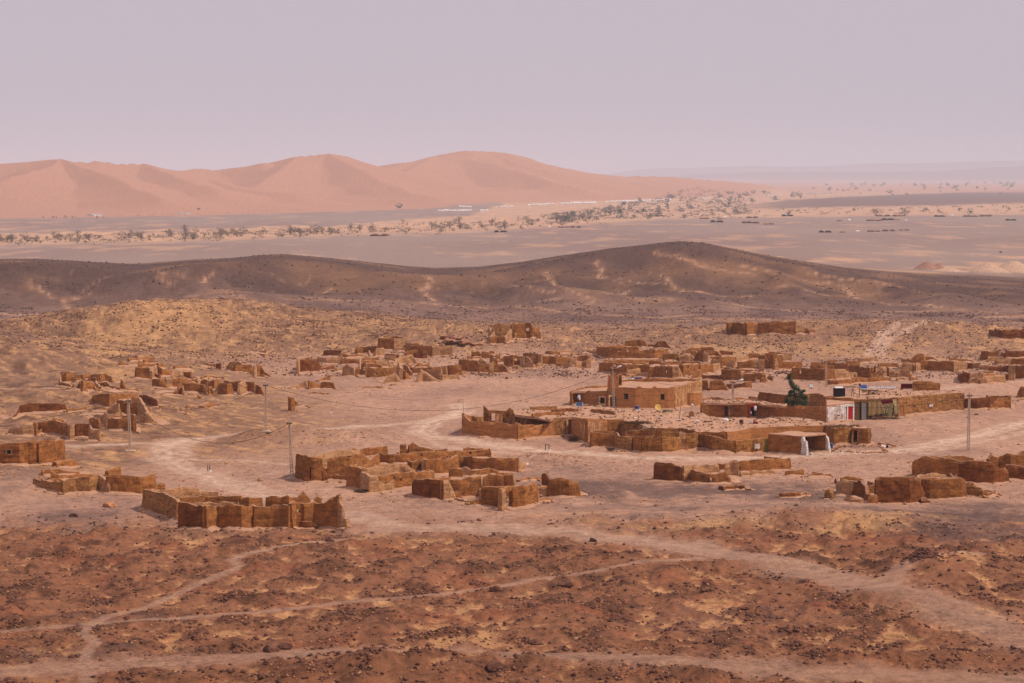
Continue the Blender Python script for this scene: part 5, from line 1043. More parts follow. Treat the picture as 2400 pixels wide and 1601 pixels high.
# left wing
wg = start('low flat-roofed wing with a small barred window left of the minaret', 'flat_roofed_house', 'house', P3('C', 1945, 1338))
a1 = P3('C', 1945, 1340); a2 = P3('D', 262, 1030)
Wp(wg, 'C', [(1942,1150,1340),(2000,1165,1342),(2100,1165,1350),(2180,1160,1358),(2225,1140,1362),(2270,1165,1366),(2349,1165,1372)], mat=M_SMOOTH, th=.35)
Wp(wg, 'D', [(20,800,1002),(150,800,1010),(262,795,1020)], mat=M_SMOOTH, ops=[(165,230,890,970)], th=.35)
wa = P3('D', 20, 1002); wb = P3('D', 262, 1020)
window_on(wg, wa, wb, 'D', (150,243,872,1000), (165,230,890,970), grille=False)
zr = 2.5; r0 = onz(*s_('C', 1945, 1160), zr); r1 = onz(*s_('D', 262, 800), zr); r2 = onz(*s_('D', 262, 745), zr); r3 = onz(*s_('D', -40, 765), zr)
roof_mesh([(r0.x, r0.y), (r1.x, r1.y), (r2.x, r2.y), (r3.x, r3.y)], zr, M_ROOF, wg)
wallxy([(r3.x, r3.y), (r2.x, r2.y)], wg, M_MUD, z=zr + .35); wallxy([(r0.x, r0.y), (r3.x, r3.y)], wg, M_MUD, z=zr + .2)
drifts(mo)
# ---- low house at the left edge with the little square window
lh_ = start('low blocky mud-brick house with one tiny black window at the left edge', 'mud_brick_house', 'house', P3('M', 200, 972))
M_BLK = mud('mud_block_wall', lin(172, 108, 58), vary=.25, brick=(1.5, .85, .03))
Wp(lh_, 'M', [(-70,812,965),(5,808,966),(150,795,972),(215,785,973),(290,790,973),(300,783,972),(428,780,971)], mat=M_BLK, ops=[(60,92,855,885),(288,299,800,975)], th=.5, step=.3)
e0 = P3('M', 428, 971); e1 = P3('M', -70, 965); hh = 3.2
bk = [(e0.x - .1, e0.y + .2), (e0.x + .3, e0.y + 4.3), (e1.x, e1.y + 5.0), (e1.x, e1.y)]
wallxy(bk, lh_, M_BLK, z=gz(e0.x, e0.y) + hh)
roof_mesh([(e1.x, e1.y + .15), (e0.x - .3, e0.y + .15), (e0.x, e0.y + 4.2), (e1.x, e1.y + 4.9)], gz(e0.x, e0.y) + hh - .15, M_ROOF, lh_, amp=.25)
wq0 = P3('M', 5, 966); wq1 = P3('M', 150, 972)
panel('window_pane', wq0, wq1, 'M', 60, 92, 855, 885, M_DARK, lh_, -.2, .05)
for z_ in ((50,60,850,890),(92,102,850,890),(60,92,846,855),(60,92,885,893)): panel('window_surround', wq0, wq1, 'M', z_[0], z_[1], z_[2], z_[3], M_PALE, lh_, .04, .1)
drifts(lh_)
# ---- front compound, west house with its walled pen
fh = start('walled courtyard house with pale plaster patches at the left end of the front compound', 'courtyard_house', 'house', P3('G', 900, 590))
Wp(fh, 'G', [(148,215,510),(156,250,515),(170,258,522),(250,332,533),(430,337,552),(600,347,565),(830,382,588),(868,352,592),(895,352,592)], mat=M_SMOOTH, th=.4)
Wp(fh, 'G', [(895,352,592),(960,384,587),(1150,386,562),(1310,372,550),(1385,318,542),(1400,292,540)], mat=M_SMOOTH, th=.4)
Wp(fh, 'G', [(1400,292,540),(1480,288,535)], mat=M_STONE, th=.4); Wp(fh, 'G', [(1480,288,535),(1560,284,531),(1626,290,522)], mat=M_STONE, th=.4)
pw0 = P3('G', 1560, 531); pw1 = P3('G', 1626, 522); panel('plaster_patch', pw0, pw1, 'G', 1550, 1624, 292, 500, M_PLAS, fh, .02, .06)
Wp(fh, 'G', [(1632,292,522),(1760,288,592),(1850,298,628)], mat=M_SMOOTH, ops=[(1768,1795,375,435)], th=.4)
p0 = P3('G', 1632, 522); p1 = P3('G', 1850, 628)
def patch_panel(A, B, fr, outline, mat, parent, proud=.03):
    """a slab of plaster with an uneven outline, clinging to the wall A-B"""
    dv = Vector((B.x - A.x, B.y - A.y, 0)).normalized(); nr = Vector((dv.y, -dv.x, 0))
    bm = bmesh.new(); f = bm.faces.new([bm.verts.new(onwall(A, B, *s_(fr, x, y)) + nr * (.25 + proud)) for x, y in outline])
    r = bmesh.ops.extrude_face_region(bm, geom=[f])
    for v in r['geom']:
        if isinstance(v, bmesh.types.BMVert): v.co -= nr * .08
    bmesh.ops.recalc_face_normals(bm, faces=bm.faces[:])
    return child(bm_obj('plaster_patch', bm, mat), parent)
patch_panel(p0, p1, 'G', [(1640,330),(1680,332),(1720,345),(1745,340),(1752,400),(1740,440),(1765,500),(1762,570),(1640,515)], M_PLAS, fh)
Wp(fh, 'G', [(1850,298,628),(1990,302,612),(2125,312,600)], mat=M_SMOOTH, th=.4)
p2 = P3('G', 2125, 600)
patch_panel(p1, p2, 'G', [(1852,345),(1950,345),(2030,330),(2065,380),(2050,430),(2040,470),(1990,600),(1852,615)], M_PLAS, fh)
patch_panel(p0, p1, 'G', [(1815,360),(1848,350),(1848,612),(1815,600)], M_PLAS, fh)
for z_ in ((1760,1768,368,442),(1796,1804,368,442),(1768,1796,366,375),(1768,1796,435,444)): panel('window_surround', p0, p1, 'G', z_[0], z_[1], z_[2], z_[3], M_PEELED2, fh, .08, .1)
panel('window_pane', p0, p1, 'G', 1768, 1796, 375, 435, M_METAL, fh, -.1, .05)
Wp(fh, 'G', [(430,112,420),(450,132,420),(500,185,422),(740,192,428),(790,142,430),(830,172,430),(1000,250,430)], mat=M_MUD2, th=.4, ops=[(540,590,225,330)])
Wp(fh, 'G', [(250,262,440),(340,268,440),(430,272,440)], mat=M_STONE, th=.35); Wp(fh, 'G', [(150,220,515),(250,262,440)], mat=M_MUD, th=.4)
Wp(fh, 'G', [(590,232,440),(690,240,445)], mat=M_PLAS, th=.35); Wp(fh, 'G', [(760,330,450),(790,270,450),(870,262,450)], mat=M_PLAS, th=.35); Wp(fh, 'G', [(870,266,450),(940,266,452)], mat=M_STONE, th=.3, ops=[(905,935,330,350)]); Wp(fh, 'G', [(940,262,452),(1020,270,455)], mat=M_PLAS, th=.35); Wp(fh, 'G', [(1030,272,455),(1150,284,458),(1345,322,470)], mat=M_STONE, th=.35)
ZR = 3.0
rf = [PZ('G', x, y, ZR) for x, y in ((860,245),(840,190),(1080,150),(1440,140),(1800,118),(2180,150),(2349,175),(2349,300),(2130,310),(1850,292),(1635,284),(1400,290),(1345,318),(1150,280))]
roof_mesh([(p.x, p.y) for p in rf], ZR, M_ROOF, fh, amp=.22); wallxy([(rf[8].x, rf[8].y), (rf[7].x, rf[7].y), (rf[6].x, rf[6].y)], fh, M_MUD2, z=ZR - .1); debris([(p.x, p.y) for p in rf], ZR, fh, 260)
for pts in (((1070,170),(1440,160)),((1360,200),(1560,195)),((1560,185),(1740,190)),((1910,200),(2080,215),(2240,235)),((1100,265),(1300,245),(1540,240))):
    q = [PZ('G', x, y + 12, ZR) for x, y in pts]; wall([(p.x, p.y, .55) for p in q], fh, M_STONE if pts[0][0] in (1070, 1910) else M_MUD, th=.35, bottom=ZR, sink=.1, jag=.12, name='roof_kerb')
drifts(fh)
# ---- front compound, east house with brick pens and a pink wall
eh = start('long flat-roofed house with rounded brick pens facing the village road', 'long_mud_house', 'house', P3('H', 1060, 770))
ZE = 2.7
edge = [PZ('H', x, y, ZE) for x, y in ((362,312),(540,325),(740,352),(900,400),(1050,436),(1370,432),(1640,475))] + [PZ('I', x, y, ZE) for x, y in ((130,480),(460,425),(720,412),(1462,392))]
wallxy([(p.x, p.y) for p in edge[:5]], eh, M_STONE, z=ZE); wallxy([(p.x, p.y) for p in edge[4:8]], eh, M_MUD2, z=ZE); wallxy([(p.x, p.y) for p in edge[7:]], eh, M_PLASW if False else M_SMOOTH, z=ZE, tidy=True)
roofp = edge + [PZ('I', x, y, ZE) for x, y in ((1490,362),(1300,305),(1000,300),(540,296),(0,285))] + [PZ('H', x, y, ZE) for x, y in ((1900,292),(1650,225),(1400,205),(1280,185),(900,180),(500,178),(370,190))]
roof_mesh([(p.x, p.y) for p in roofp], ZE - .05, M_ROOF, eh, amp=.3, cell=.8); debris([(p.x, p.y) for p in roofp], ZE, eh, 520)
bp = roofp[len(edge) - 1:]; wallxy([(p.x, p.y) for p in bp] + [(roofp[0].x, roofp[0].y)], eh, M_MUD, z=ZE - .1)
Wp(eh, 'H', [(150,482,692),(300,497,694),(490,512,697)], mat=M_MUD, th=.4); Wp(eh, 'H', [(150,482,692),(170,466,640),(470,472,640)], mat=M_MUD, th=.35)
Wp(eh, 'H', [(492,482,700),(520,500,712),(535,532,732),(600,542,742),(690,547,747),(705,560,747)], mat=M_STONE, th=.4); Wp(eh, 'H', [(745,542,742),(850,542,757)], mat=M_MUD, th=.4); Wp(eh, 'H', [(705,520,720),(722,560,742)], mat=M_WOOD, th=.15)
Wp(eh, 'H', [(855,537,752),(900,532,764),(950,537,768),(1010,530,766),(1040,562,767),(1048,580,760)], mat=M_BRICK, th=.4)
Wp(eh, 'H', [(1050,562,748),(1065,560,768),(1130,556,774),(1200,562,774),(1280,556,768),(1340,552,756),(1368,552,738)], mat=M_BRICK, th=.4)
Wp(eh, 'H', [(1120,482,690),(1240,480,690),(1360,482,690)], mat=M_BRICK, th=.35); Wp(eh, 'H', [(620,470,640),(840,450,640),(1050,480,650)], mat=M_MUD, th=.4, ops=[(640,690,470,510),(930,945,480,520),(975,985,480,520)])
Wp(eh, 'H', [(1360,492,732),(1450,502,732)], mat=M_PALE, th=.4); Wp(eh, 'H', [(1450,502,732),(1550,497,727),(1652,492,702)], mat=M_BRICK, th=.4, ops=[(1520,1538,536,552)])
Wp(eh, 'H', [(1656,502,692),(1700,512,702),(1790,532,732)], mat=M_MUD2, th=.4); Wp(eh, 'H', [(1790,532,730),(1860,552,737),(1990,582,752),(2130,602,772)], mat=M_BRICK, th=.4); Wp(eh, 'H', [(2130,602,772),(2240,592,772),(2349,582,767)], mat=M_BRICK, th=.4)
Wp(eh, 'I', [(470,582,767),(560,572,766),(642,562,765)], mat=M_BRICK, th=.4)
bA = P3('I', 250, 771); bB = P3('I', 642, 765); panel('white_wall_panel', bA, bB, 'I', 506, 580, 640, 712, M_WHITE, eh, .03, .06); panel('panel_mark', bA, bB, 'I', 520, 562, 652, 676, M_LIME, eh, .05, .05); panel('panel_mark', bA, bB, 'I', 556, 570, 690, 722, M_LIME, eh, .05, .05)
panel('gate', bA, bB, 'I', 642, 706, 575, 766, M_GREEN, eh, -.05, .1)
pr = [PZ('H', x, y, 2.2) for x, y in ((1358,492),(1652,490),(1640,470),(1380,474))]; roof_mesh([(p.x, p.y) for p in pr], 2.25, M_ROOF, eh, name='pen_roof', th=.2, amp=.1)
drifts(eh)
# ---- open-fronted shed with whitewashed stone piers
sh = start('open-fronted mud shed with two whitewashed stone piers beside the road', 'open_shed', 'shed', P3('I', 1180, 800))
sA = P3('I', 715, 762); sB = P3('I', 1180, 798); sC = P3('I', 1500, 752); HS = (798 - 528) / 5.8725 * sB.y / F
sD = Vector((sA.x + sC.x - sB.x, sA.y + sC.y - sB.y, 0))
zs_ = gz(sB.x, sB.y)
wallxy([(sA.x, sA.y), (sB.x, sB.y)], sh, M_MUD, z=zs_ + HS - .1, th=.45, jag=.06); wallxy([(sA.x, sA.y), (sD.x, sD.y)], sh, M_MUD2, z=zs_ + HS - .15, th=.4); wallxy([(sD.x, sD.y), (sC.x, sC.y)], sh, M_MUD2, z=zs_ + HS - .15, th=.4)
rp = [sA - Vector((.2, .2, 0)), sB.lerp(sA, .02) + Vector((-.1, -.3, 0)), sB.lerp(sC, .5) + Vector((0, -.45, 0)), sC + Vector((.1, -.2, 0)), sD + Vector((.1, .2, 0))]
roof_mesh([(p.x, p.y) for p in rp], zs_ + HS, M_ROOF, sh, th=.22, amp=.12, cell=.6)
Wp(sh, 'I', [(1168,540,795),(1195,548,800),(1215,600,802),(1238,602,805),(1250,720,806)], mat=M_LIME, th=.55, name='white_pier', jag=.1); Wp(sh, 'I', [(1458,502,742),(1495,522,748),(1525,560,754),(1545,640,758),(1560,742,760)], mat=M_LIME, th=.5, name='white_pier', jag=.1)
drifts(sh)
# ---- brick storeroom at the right end
br_ = start('square mud-brick storeroom with a twig-covered roof right of the open shed', 'brick_storeroom', 'shed', P3('I', 1600, 655))
Wp(br_, 'I', [(1480,402,625),(1600,422,658)], mat=M_BRICK, th=.35); Wp(br_, 'I', [(1600,422,658),(1720,416,652),(1842,412,645)], mat=M_BRICK, th=.35)
Wp(br_, 'I', [(1842,440,645),(1866,440,650)], mat=M_MUD, th=.35); Wp(br_, 'I', [(1866,430,652),(1945,425,658)], mat=M_MUD, th=.4, ops=[(1868,1942,460,670)]); Wp(br_, 'I', [(1945,430,662),(2070,442,664),(2102,440,642)], mat=M_MUD2, th=.4)
g0 = P3('I', 1600, 658); g1 = P3('I', 1842, 645); g2 = P3('I', 2102, 642); hb_ = (658 - 415) / 5.8725 * g0.y / F
s0_ = P3('I', 1480, 625)
roof_mesh([(s0_.x, s0_.y), (g0.x, g0.y), (g1.x, g1.y), (g1.x + .3, g1.y + 4), (s0_.x + .6, s0_.y + 3)], gz(g0.x, g0.y) + hb_ - .1, M_ROOF, br_, th=.25, amp=.15)
wallxy([(g1.x, g1.y), (g1.x + .3, g1.y + 4), (s0_.x + .6, s0_.y + 3), (s0_.x, s0_.y)], br_, M_BRICK, z=gz(g0.x, g0.y) + hb_ - .2)
wallxy([(g2.x, g2.y), (g2.x - .6, g2.y + 4.2), (g1.x + .3, g1.y + 4)], br_, M_MUD2, z=gz(g2.x, g2.y) + 2.5); roof_mesh([(g1.x + .4, g1.y + .1), (g2.x - .2, g2.y + .1), (g2.x - .6, g2.y + 4.0), (g1.x + .3, g1.y + 3.8)], gz(g2.x, g2.y) + 2.45, M_ROOF, br_, th=.15, amp=.1)
def twigs(bm, c, rx, ry, n_, L=1.6, r=.04, zj=.25):
    for _ in range(n_):
        p = Vector(c) + Vector((random.uniform(-rx, rx), random.uniform(-ry, ry), random.uniform(0, zj))); a = random.uniform(-.5, .5) + (0 if random.random() < .7 else 1.2)
        bm_tube(bm, p, p + Vector((math.cos(a), math.sin(a) * .7, random.uniform(-.12, .18))) * L * random.uniform(.4, 1), r, r * .4, 4)
bm = bmesh.new(); twigs(bm, ((g0.x + g1.x) / 2 - .3, g0.y + .3, gz(g0.x, g0.y) + hb_ + .05), 2.6, .7, 90, 1.1, .045); child(bm_obj('twig_thatch', bm, M_WOOD), br_)
drifts(br_)
# ---- east compound: long front wall
ec = start('long low mud house with a doorway and a curtained opening behind the second street lamp', 'low_mud_house', 'house', P3('E', 440, 1165))
Wp(ec, 'E', [(25,967,1172),(140,962,1172),(230,965,1171),(335,972,1170)], mat=M_MUD, th=.4); Wp(ec, 'E', [(335,972,1162),(440,976,1166),(668,972,1172)], mat=M_MUD, ops=[(347,400,1010,1170)], th=.4)
d0 = P3('E', 335, 1162); d1 = P3('E', 668, 1172)
for z_ in ((336,347,990,1162),(400,432,985,1162),(347,400,990,1010)): panel('door_surround', d0, d1, 'E', *z_, M_PALE, ec, .05, .1)
panel('door_leaf', d0, d1, 'E', 358, 388, 1012, 1162, M_WOOD, ec, -.15, .06)
Wp(ec, 'E', [(668,972,1172),(778,968,1168)], mat=M_MUD2, ops=[(672,776,990,1180)], th=.4)
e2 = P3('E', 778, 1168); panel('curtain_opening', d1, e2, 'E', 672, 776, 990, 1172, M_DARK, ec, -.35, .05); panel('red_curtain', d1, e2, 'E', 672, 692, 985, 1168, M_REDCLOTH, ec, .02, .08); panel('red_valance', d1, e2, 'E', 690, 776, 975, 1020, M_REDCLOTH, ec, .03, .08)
Wp(ec, 'E', [(780,972,1162),(960,1002,1162),(1200,1012,1165),(1340,1008,1172),(1500,1010,1190),(1745,1017,1232)], mat=M_SMOOTH, th=.4)
ZC = 2.6
er = [PZ('E', x, y, ZC) for x, y in ((25,965),(335,968),(780,968),(960,998),(1200,1008),(1200,985),(860,950),(780,915),(560,915),(440,925),(320,915),(140,905),(60,930))]
roof_mesh([(p.x, p.y) for p in er], ZC, M_ROOF, ec, amp=.25); debris([(p.x, p.y) for p in er], ZC, ec, 160); q = [PZ('E', x, y, ZC) for x, y in ((60,930),(140,905),(320,915),(440,925),(560,915),(790,915))]; wall([(p.x, p.y, .45) for p in q], ec, M_MUD, bottom=ZC - .2, sink=.1, name='roof_kerb', jag=.2, th=.4)
wallxy([(er[0].x, er[0].y), (er[-1].x, er[-1].y), (er[-2].x, er[-2].y), (er[-3].x, er[-3].y), (er[-4].x, er[-4].y), (er[-5].x, er[-5].y)], ec, M_MUD, z=ZC - .1)
Wp(ec, 'E', [(675,875,960),(780,880,965)], mat=M_MUD2); Wp(ec, 'E', [(800,885,985),(825,810,990),(960,825,1000),(1200,850,1060)], mat=M_MUD2, th=.4); Wp(ec, 'E', [(1200,850,1060),(1350,845,1060),(1510,835,1055),(1640,830,1060),(1740,875,1070)], mat=M_STONE, th=.4)
drifts(ec)
# ---- whitewashed room, red door, scrap-built shack, stone house
wh = start('whitewashed house front with a bright red door under a mud upper room', 'whitewashed_house', 'house', P3('E', 1900, 1215))
Wp(wh, 'E', [(1747,1022,1233),(1840,1000,1225),(1960,985,1215),(2024,975,1208),(2095,975,1204),(2128,962,1203)], mat=M_WHITE, ops=[(2028,2090,1010,1215)], th=.4)
h0 = P3('E', 1747, 1233); h1 = P3('E', 2128, 1203); panel('red_door', h0, h1, 'E', 2028, 2090, 1012, 1206, M_REDP, wh, -.02, .08)
for z_ in ((2010,2027,990,1206),(2091,2112,985,1206),(2027,2091,990,1011)): panel('door_surround', h0, h1, 'E', *z_, M_LIME, wh, .05, .1)
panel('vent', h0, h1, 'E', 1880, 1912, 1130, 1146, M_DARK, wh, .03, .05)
ZW = 3.0
up_ = [PZ('E', x, y, 3.5) for x, y in ((1745,880),(1880,885),(1905,890),(2120,905))]
wallxy([(p.x, p.y) for p in up_], wh, M_SMOOTH, z=3.5, th=.35, ops=[(1.2, 1.9, 2.3, 2.9)]); 
wr = [(h0.x, h0.y + .2), (h1.x, h1.y + .2), (up_[3].x, up_[3].y), (up_[0].x, up_[0].y)]
roof_mesh(wr, 3.0, M_ROOF, wh, amp=.1); roof_mesh([(p.x, p.y) for p in up_] + [(up_[3].x + .4, up_[3].y + 4), (up_[0].x, up_[0].y + 4)], 3.4, M_ROOF, wh, name='upper_roof', amp=.1)
ss_ = start('long rough stone house with tiny square windows and a flat earth roof', 'stone_house', 'house', P3('F', 900, 1115))
Wp(ss_, 'F', [(0,925,1215),(20,930,1215)], mat=M_MUD2); Wp(ss_, 'F', [(595,885,1155),(680,878,1150)], mat=M_SMOOTH, th=.4)
Wp(ss_, 'F', [(680,878,1150),(800,868,1125),(1000,855,1105),(1200,840,1092),(1400,822,1074),(1512,820,1068)], mat=M_STONE, ops=[(700,728,948,968),(810,845,1000,1018),(1390,1415,922,938)], th=.4)
k0 = P3('F', 1000, 1105); k1 = P3('F', 1200, 1092)
panel('window_panel', k0, k1, 'F', 1034, 1050, 982, 1018, M_WHT, ss_, .05, .06); panel('window_panel', k0, k1, 'F', 1060, 1076, 982, 1018, M_WHT, ss_, .05, .06)
ZS = 3.3
sr = [PZ('F', x, y, ZS) for x, y in ((-20,918),(595,888),(800,868),(1200,840),(1512,818),(1490,795),(1200,790),(830,795),(300,745),(0,740))]
roof_mesh([(p.x, p.y) for p in sr], ZS, M_ROOF, ss_, amp=.15, cell=1.2); debris([(p.x, p.y) for p in sr], ZS, ss_, 300); wallxy([(p.x, p.y) for p in sr[4:]] + [(sr[0].x, sr[0].y)], ss_, M_MUD, z=ZS - .1)
wallxy([(sr[0].x, sr[0].y), (sr[1].x, sr[1].y)], ss_, M_MUD2, z=ZS - .05)
# roof-top walls of the stone house
q = [PZ('F', x, y, ZS) for x, y in ((820,790),(1080,790),(1192,790))]; wall([(q[0].x, q[0].y, 1.6), (q[1].x, q[1].y, 1.6), (q[1].x + .01, q[1].y, 1.45), (q[2].x, q[2].y, 1.3)], ss_, M_MUD, bottom=ZS, sink=.1, name='roof_wall', jag=.08)
# pens right of the stone house
pn_ = start('brown mud pen with a wedge-shaped inner wall right of the stone house', 'mud_pen', 'pen', P3('F', 1900, 1045))
Wp(pn_, 'F', [(1524,902,1052),(1700,897,1053),(1862,882,1046)], mat=M_RED, th=.4, jag=.03); Wp(pn_, 'F', [(1862,1040,1048),(1930,965,1048),(1992,902,1047),(2120,890,1046),(2148,862,1045)], mat=M_MUD, th=.4, jag=.04); Wp(pn_, 'F', [(1835,860,1000),(1990,865,990),(2150,860,980)], mat=M_RED, th=.4); Wp(pn_, 'F', [(1862,882,1046),(1880,868,1000)], mat=M_RED, th=.4); Wp(pn_, 'F', [(2148,862,1045),(2150,860,980)], mat=M_MUD, th=.4)
drifts(ss_)
# ---- shack of scrap wood, sheet metal and cloth
sk = start('patchwork shack of planks, sheet metal, cloth and lattice beside the red door', 'scrap_shack', 'shack', P3('F', 200, 1220))
f0 = P3('F', 5, 1205); f1 = P3('F', 610, 1165)
zf = gz(f0.x, f0.y)
panel('plank_wall', f0, f1, 'F', 6, 84, 950, 1205, M_WOOD, sk, 0, .1); panel('metal_door', f0, f1, 'F', 92, 170, 965, 1200, M_METAL, sk, .05, .07); panel('door_post', f0, f1, 'F', 80, 92, 945, 1212, M_DARK, sk, .12, .12); panel('door_post', f0, f1, 'F', 170, 182, 955, 1212, M_WOOD, sk, .12, .12)
def drape(fr, A, B, outl, mat, name, parent, sag=.18, proud=.1, n_=14):
    bm = bmesh.new(); dv = Vector((B.x - A.x, B.y - A.y, 0)).normalized(); nr = Vector((dv.y, -dv.x, 0)); (x0, y0), (x1, y1), (x2, y2), (x3, y3) = outl; G_ = []
    for i in range(n_ + 1):
        r_ = []
        for j in range(n_ + 1):
            u_, v_ = i / n_, j / n_; x = (x0 * (1 - u_) + x1 * u_) * (1 - v_) + (x3 * (1 - u_) + x2 * u_) * v_; y = (y0 * (1 - u_) + y1 * u_) * (1 - v_) + (y3 * (1 - u_) + y2 * u_) * v_
            p = onwall(A, B, *s_(fr, x, y)) + nr * (.25 + proud + sag * math.sin(u_ * 17 + v_ * 4) * (.3 + .7 * v_)); r_.append(bm.verts.new(p))
        G_.append(r_)
    for i in range(n_):
        for j in range(n_): bm.faces.new((G_[i][j], G_[i + 1][j], G_[i + 1][j + 1], G_[i][j + 1]))
    r = bmesh.ops.extrude_face_region(bm, geom=bm.faces[:])
    for v in r['geom']:
        if isinstance(v, bmesh.types.BMVert): v.co -= nr * .04
    bmesh.ops.recalc_face_normals(bm, faces=bm.faces[:])
    return child(bm_obj(name, bm, mat, smooth=True), parent)
drape('F', f0, f1, [(182,930),(360,925),(420,1110),(190,1150)], M_CLOTH, 'cloth_wall', sk); drape('F', f0, f1, [(360,925),(520,915),(530,1010),(370,1010)], M_MAROON, 'dark_cloth', sk, sag=.05, proud=-.1); drape('F', f0, f1, [(522,905),(598,905),(612,1100),(555,1125)], M_PCLOTH, 'pale_cloth_drape', sk)
bm = bmesh.new(); dv = Vector((f1.x - f0.x, f1.y - f0.y, 0)).normalized(); nr = Vector((dv.y, -dv.x, 0))
for k in range(9):
    for (a_, b_) in (((330 + k * 26, 960 + k * 4), (400 + k * 20, 1165)), ((540 - k * 4, 960 + k * 22), (370 + k * 14, 1000 + k * 20))):
        bm_tube(bm, onwall(f0, f1, *s_('F', *a_)) + nr * .36, onwall(f0, f1, *s_('F', *b_)) + nr * .36, .035, n=4)
child(bm_obj('lattice', bm, M_PCLOTH), sk)
panel('back_board', f0, f1, 'F', 185, 560, 940, 1165, M_BLACK, sk, -.25, .06)
bm = bmesh.new()
for x_ in (88, 176, 590): bm_tube(bm, onwall(f0, f1, *s_('F', x_, 1208)) + nr * .45, onwall(f0, f1, *s_('F', x_, 905)) + nr * .45, .06, n=6)
bm_tube(bm, onwall(f0, f1, *s_('F', 0, 930)) + nr * .45, onwall(f0, f1, *s_('F', 610, 905)) + nr * .45, .06, n=6); child(bm_obj('pole_frame', bm, M_WOOD), sk)
c_ = onwall(f0, f1, *s_('F', 320, 1215)); bm = bmesh.new(); twigs(bm, (c_.x, c_.y - .8, gz(c_.x, c_.y - .8)), 3.2, .5, 110, 1.5, .05, .7)
tag(bm_obj('firewood_pile', bm, M_WOOD), 'heap of broken planks and sticks under the cloth wall of the shack', 'firewood')
# ---------------------------------------------------------------- cypress
def leafy(bm, centers, n_, size, rng):
    for _ in range(n_):
        c, r = rng.choice(centers); d = Vector((rng.gauss(0, 1), rng.gauss(0, 1), rng.gauss(0, 1))); d.normalize()
        p = Vector(c) + Vector((d.x * r[0], d.y * r[1], d.z * r[2])) * (rng.random() ** .35); a = Vector((rng.gauss(0, 1), rng.gauss(0, 1), rng.gauss(0, 1) + .6)).normalized(); b = a.orthogonal().normalized(); s = size * rng.uniform(.5, 1.3)
        v = [bm.verts.new(p + a * s), bm.verts.new(p - a * s * .6 + b * s * .55), bm.verts.new(p - a * s * .6 - b * s * .55)]; bm.faces.new(v)
rng = random.Random(3)
tb = P3('E', 1340, 1150); tk = tb.y / F / 5.8725
tb = onwall(P3('E', 960, 1162), P3('E', 1500, 1190), *s_('E', 1345, 1175)); tb = Vector((tb.x, tb.y + 1.6, 0)); zt = gz(tb.x, tb.y)
def tp(x, y): u, s = ray(*s_('E', x, y)); return Vector((u * tb.y, tb.y, CAMZ + s * tb.y))
cy = thing('cypress_tree', 'dark green leaning cypress with a bent tip rising behind the smooth mud wall', 'tree', (tb.x, tb.y, zt))
cl = []
for x, y, rx, rz in ((1235,592,22,18),(1232,625,25,30),(1248,665,30,35),(1265,705,38,36),(1290,745,50,42),(1315,790,70,50),(1270,830,60,45),(1370,820,60,50),(1320,870,90,60),(1240,900,60,60),(1410,880,60,60),(1450,930,52,60),(1350,940,110,60),(1225,960,60,55),(1290,980,80,50),(1400,975,70,45),(1470,975,40,40),(1340,760,40,50)):
    p = tp(x, y); cl.append((p + Vector((0, rng.uniform(-.4, .4), 0)), (rx * tk * rng.uniform(.85, 1.12), rx * tk * .9, rz * tk * rng.uniform(.8, 1.1))))
bm = bmesh.new(); cl += [(c + Vector((rng.gauss(0, .35), rng.gauss(0, .3), rng.gauss(0, .25))), (r[0] * .35, r[1] * .35, r[2] * .35)) for c, r in cl[5:] for _ in range(2)]; leafy(bm, cl, 8200, .13, rng); child(bm_obj('crown', bm, M_LEAF), cy)
bm = bmesh.new(); bm_path(bm, [Vector((tb.x, tb.y, zt - .3)), tp(1335, 1040), tp(1330, 940), tp(1300, 800), tp(1260, 700), tp(1237, 620)], .13, 7); child(bm_obj('trunk', bm, M_BARK), cy)
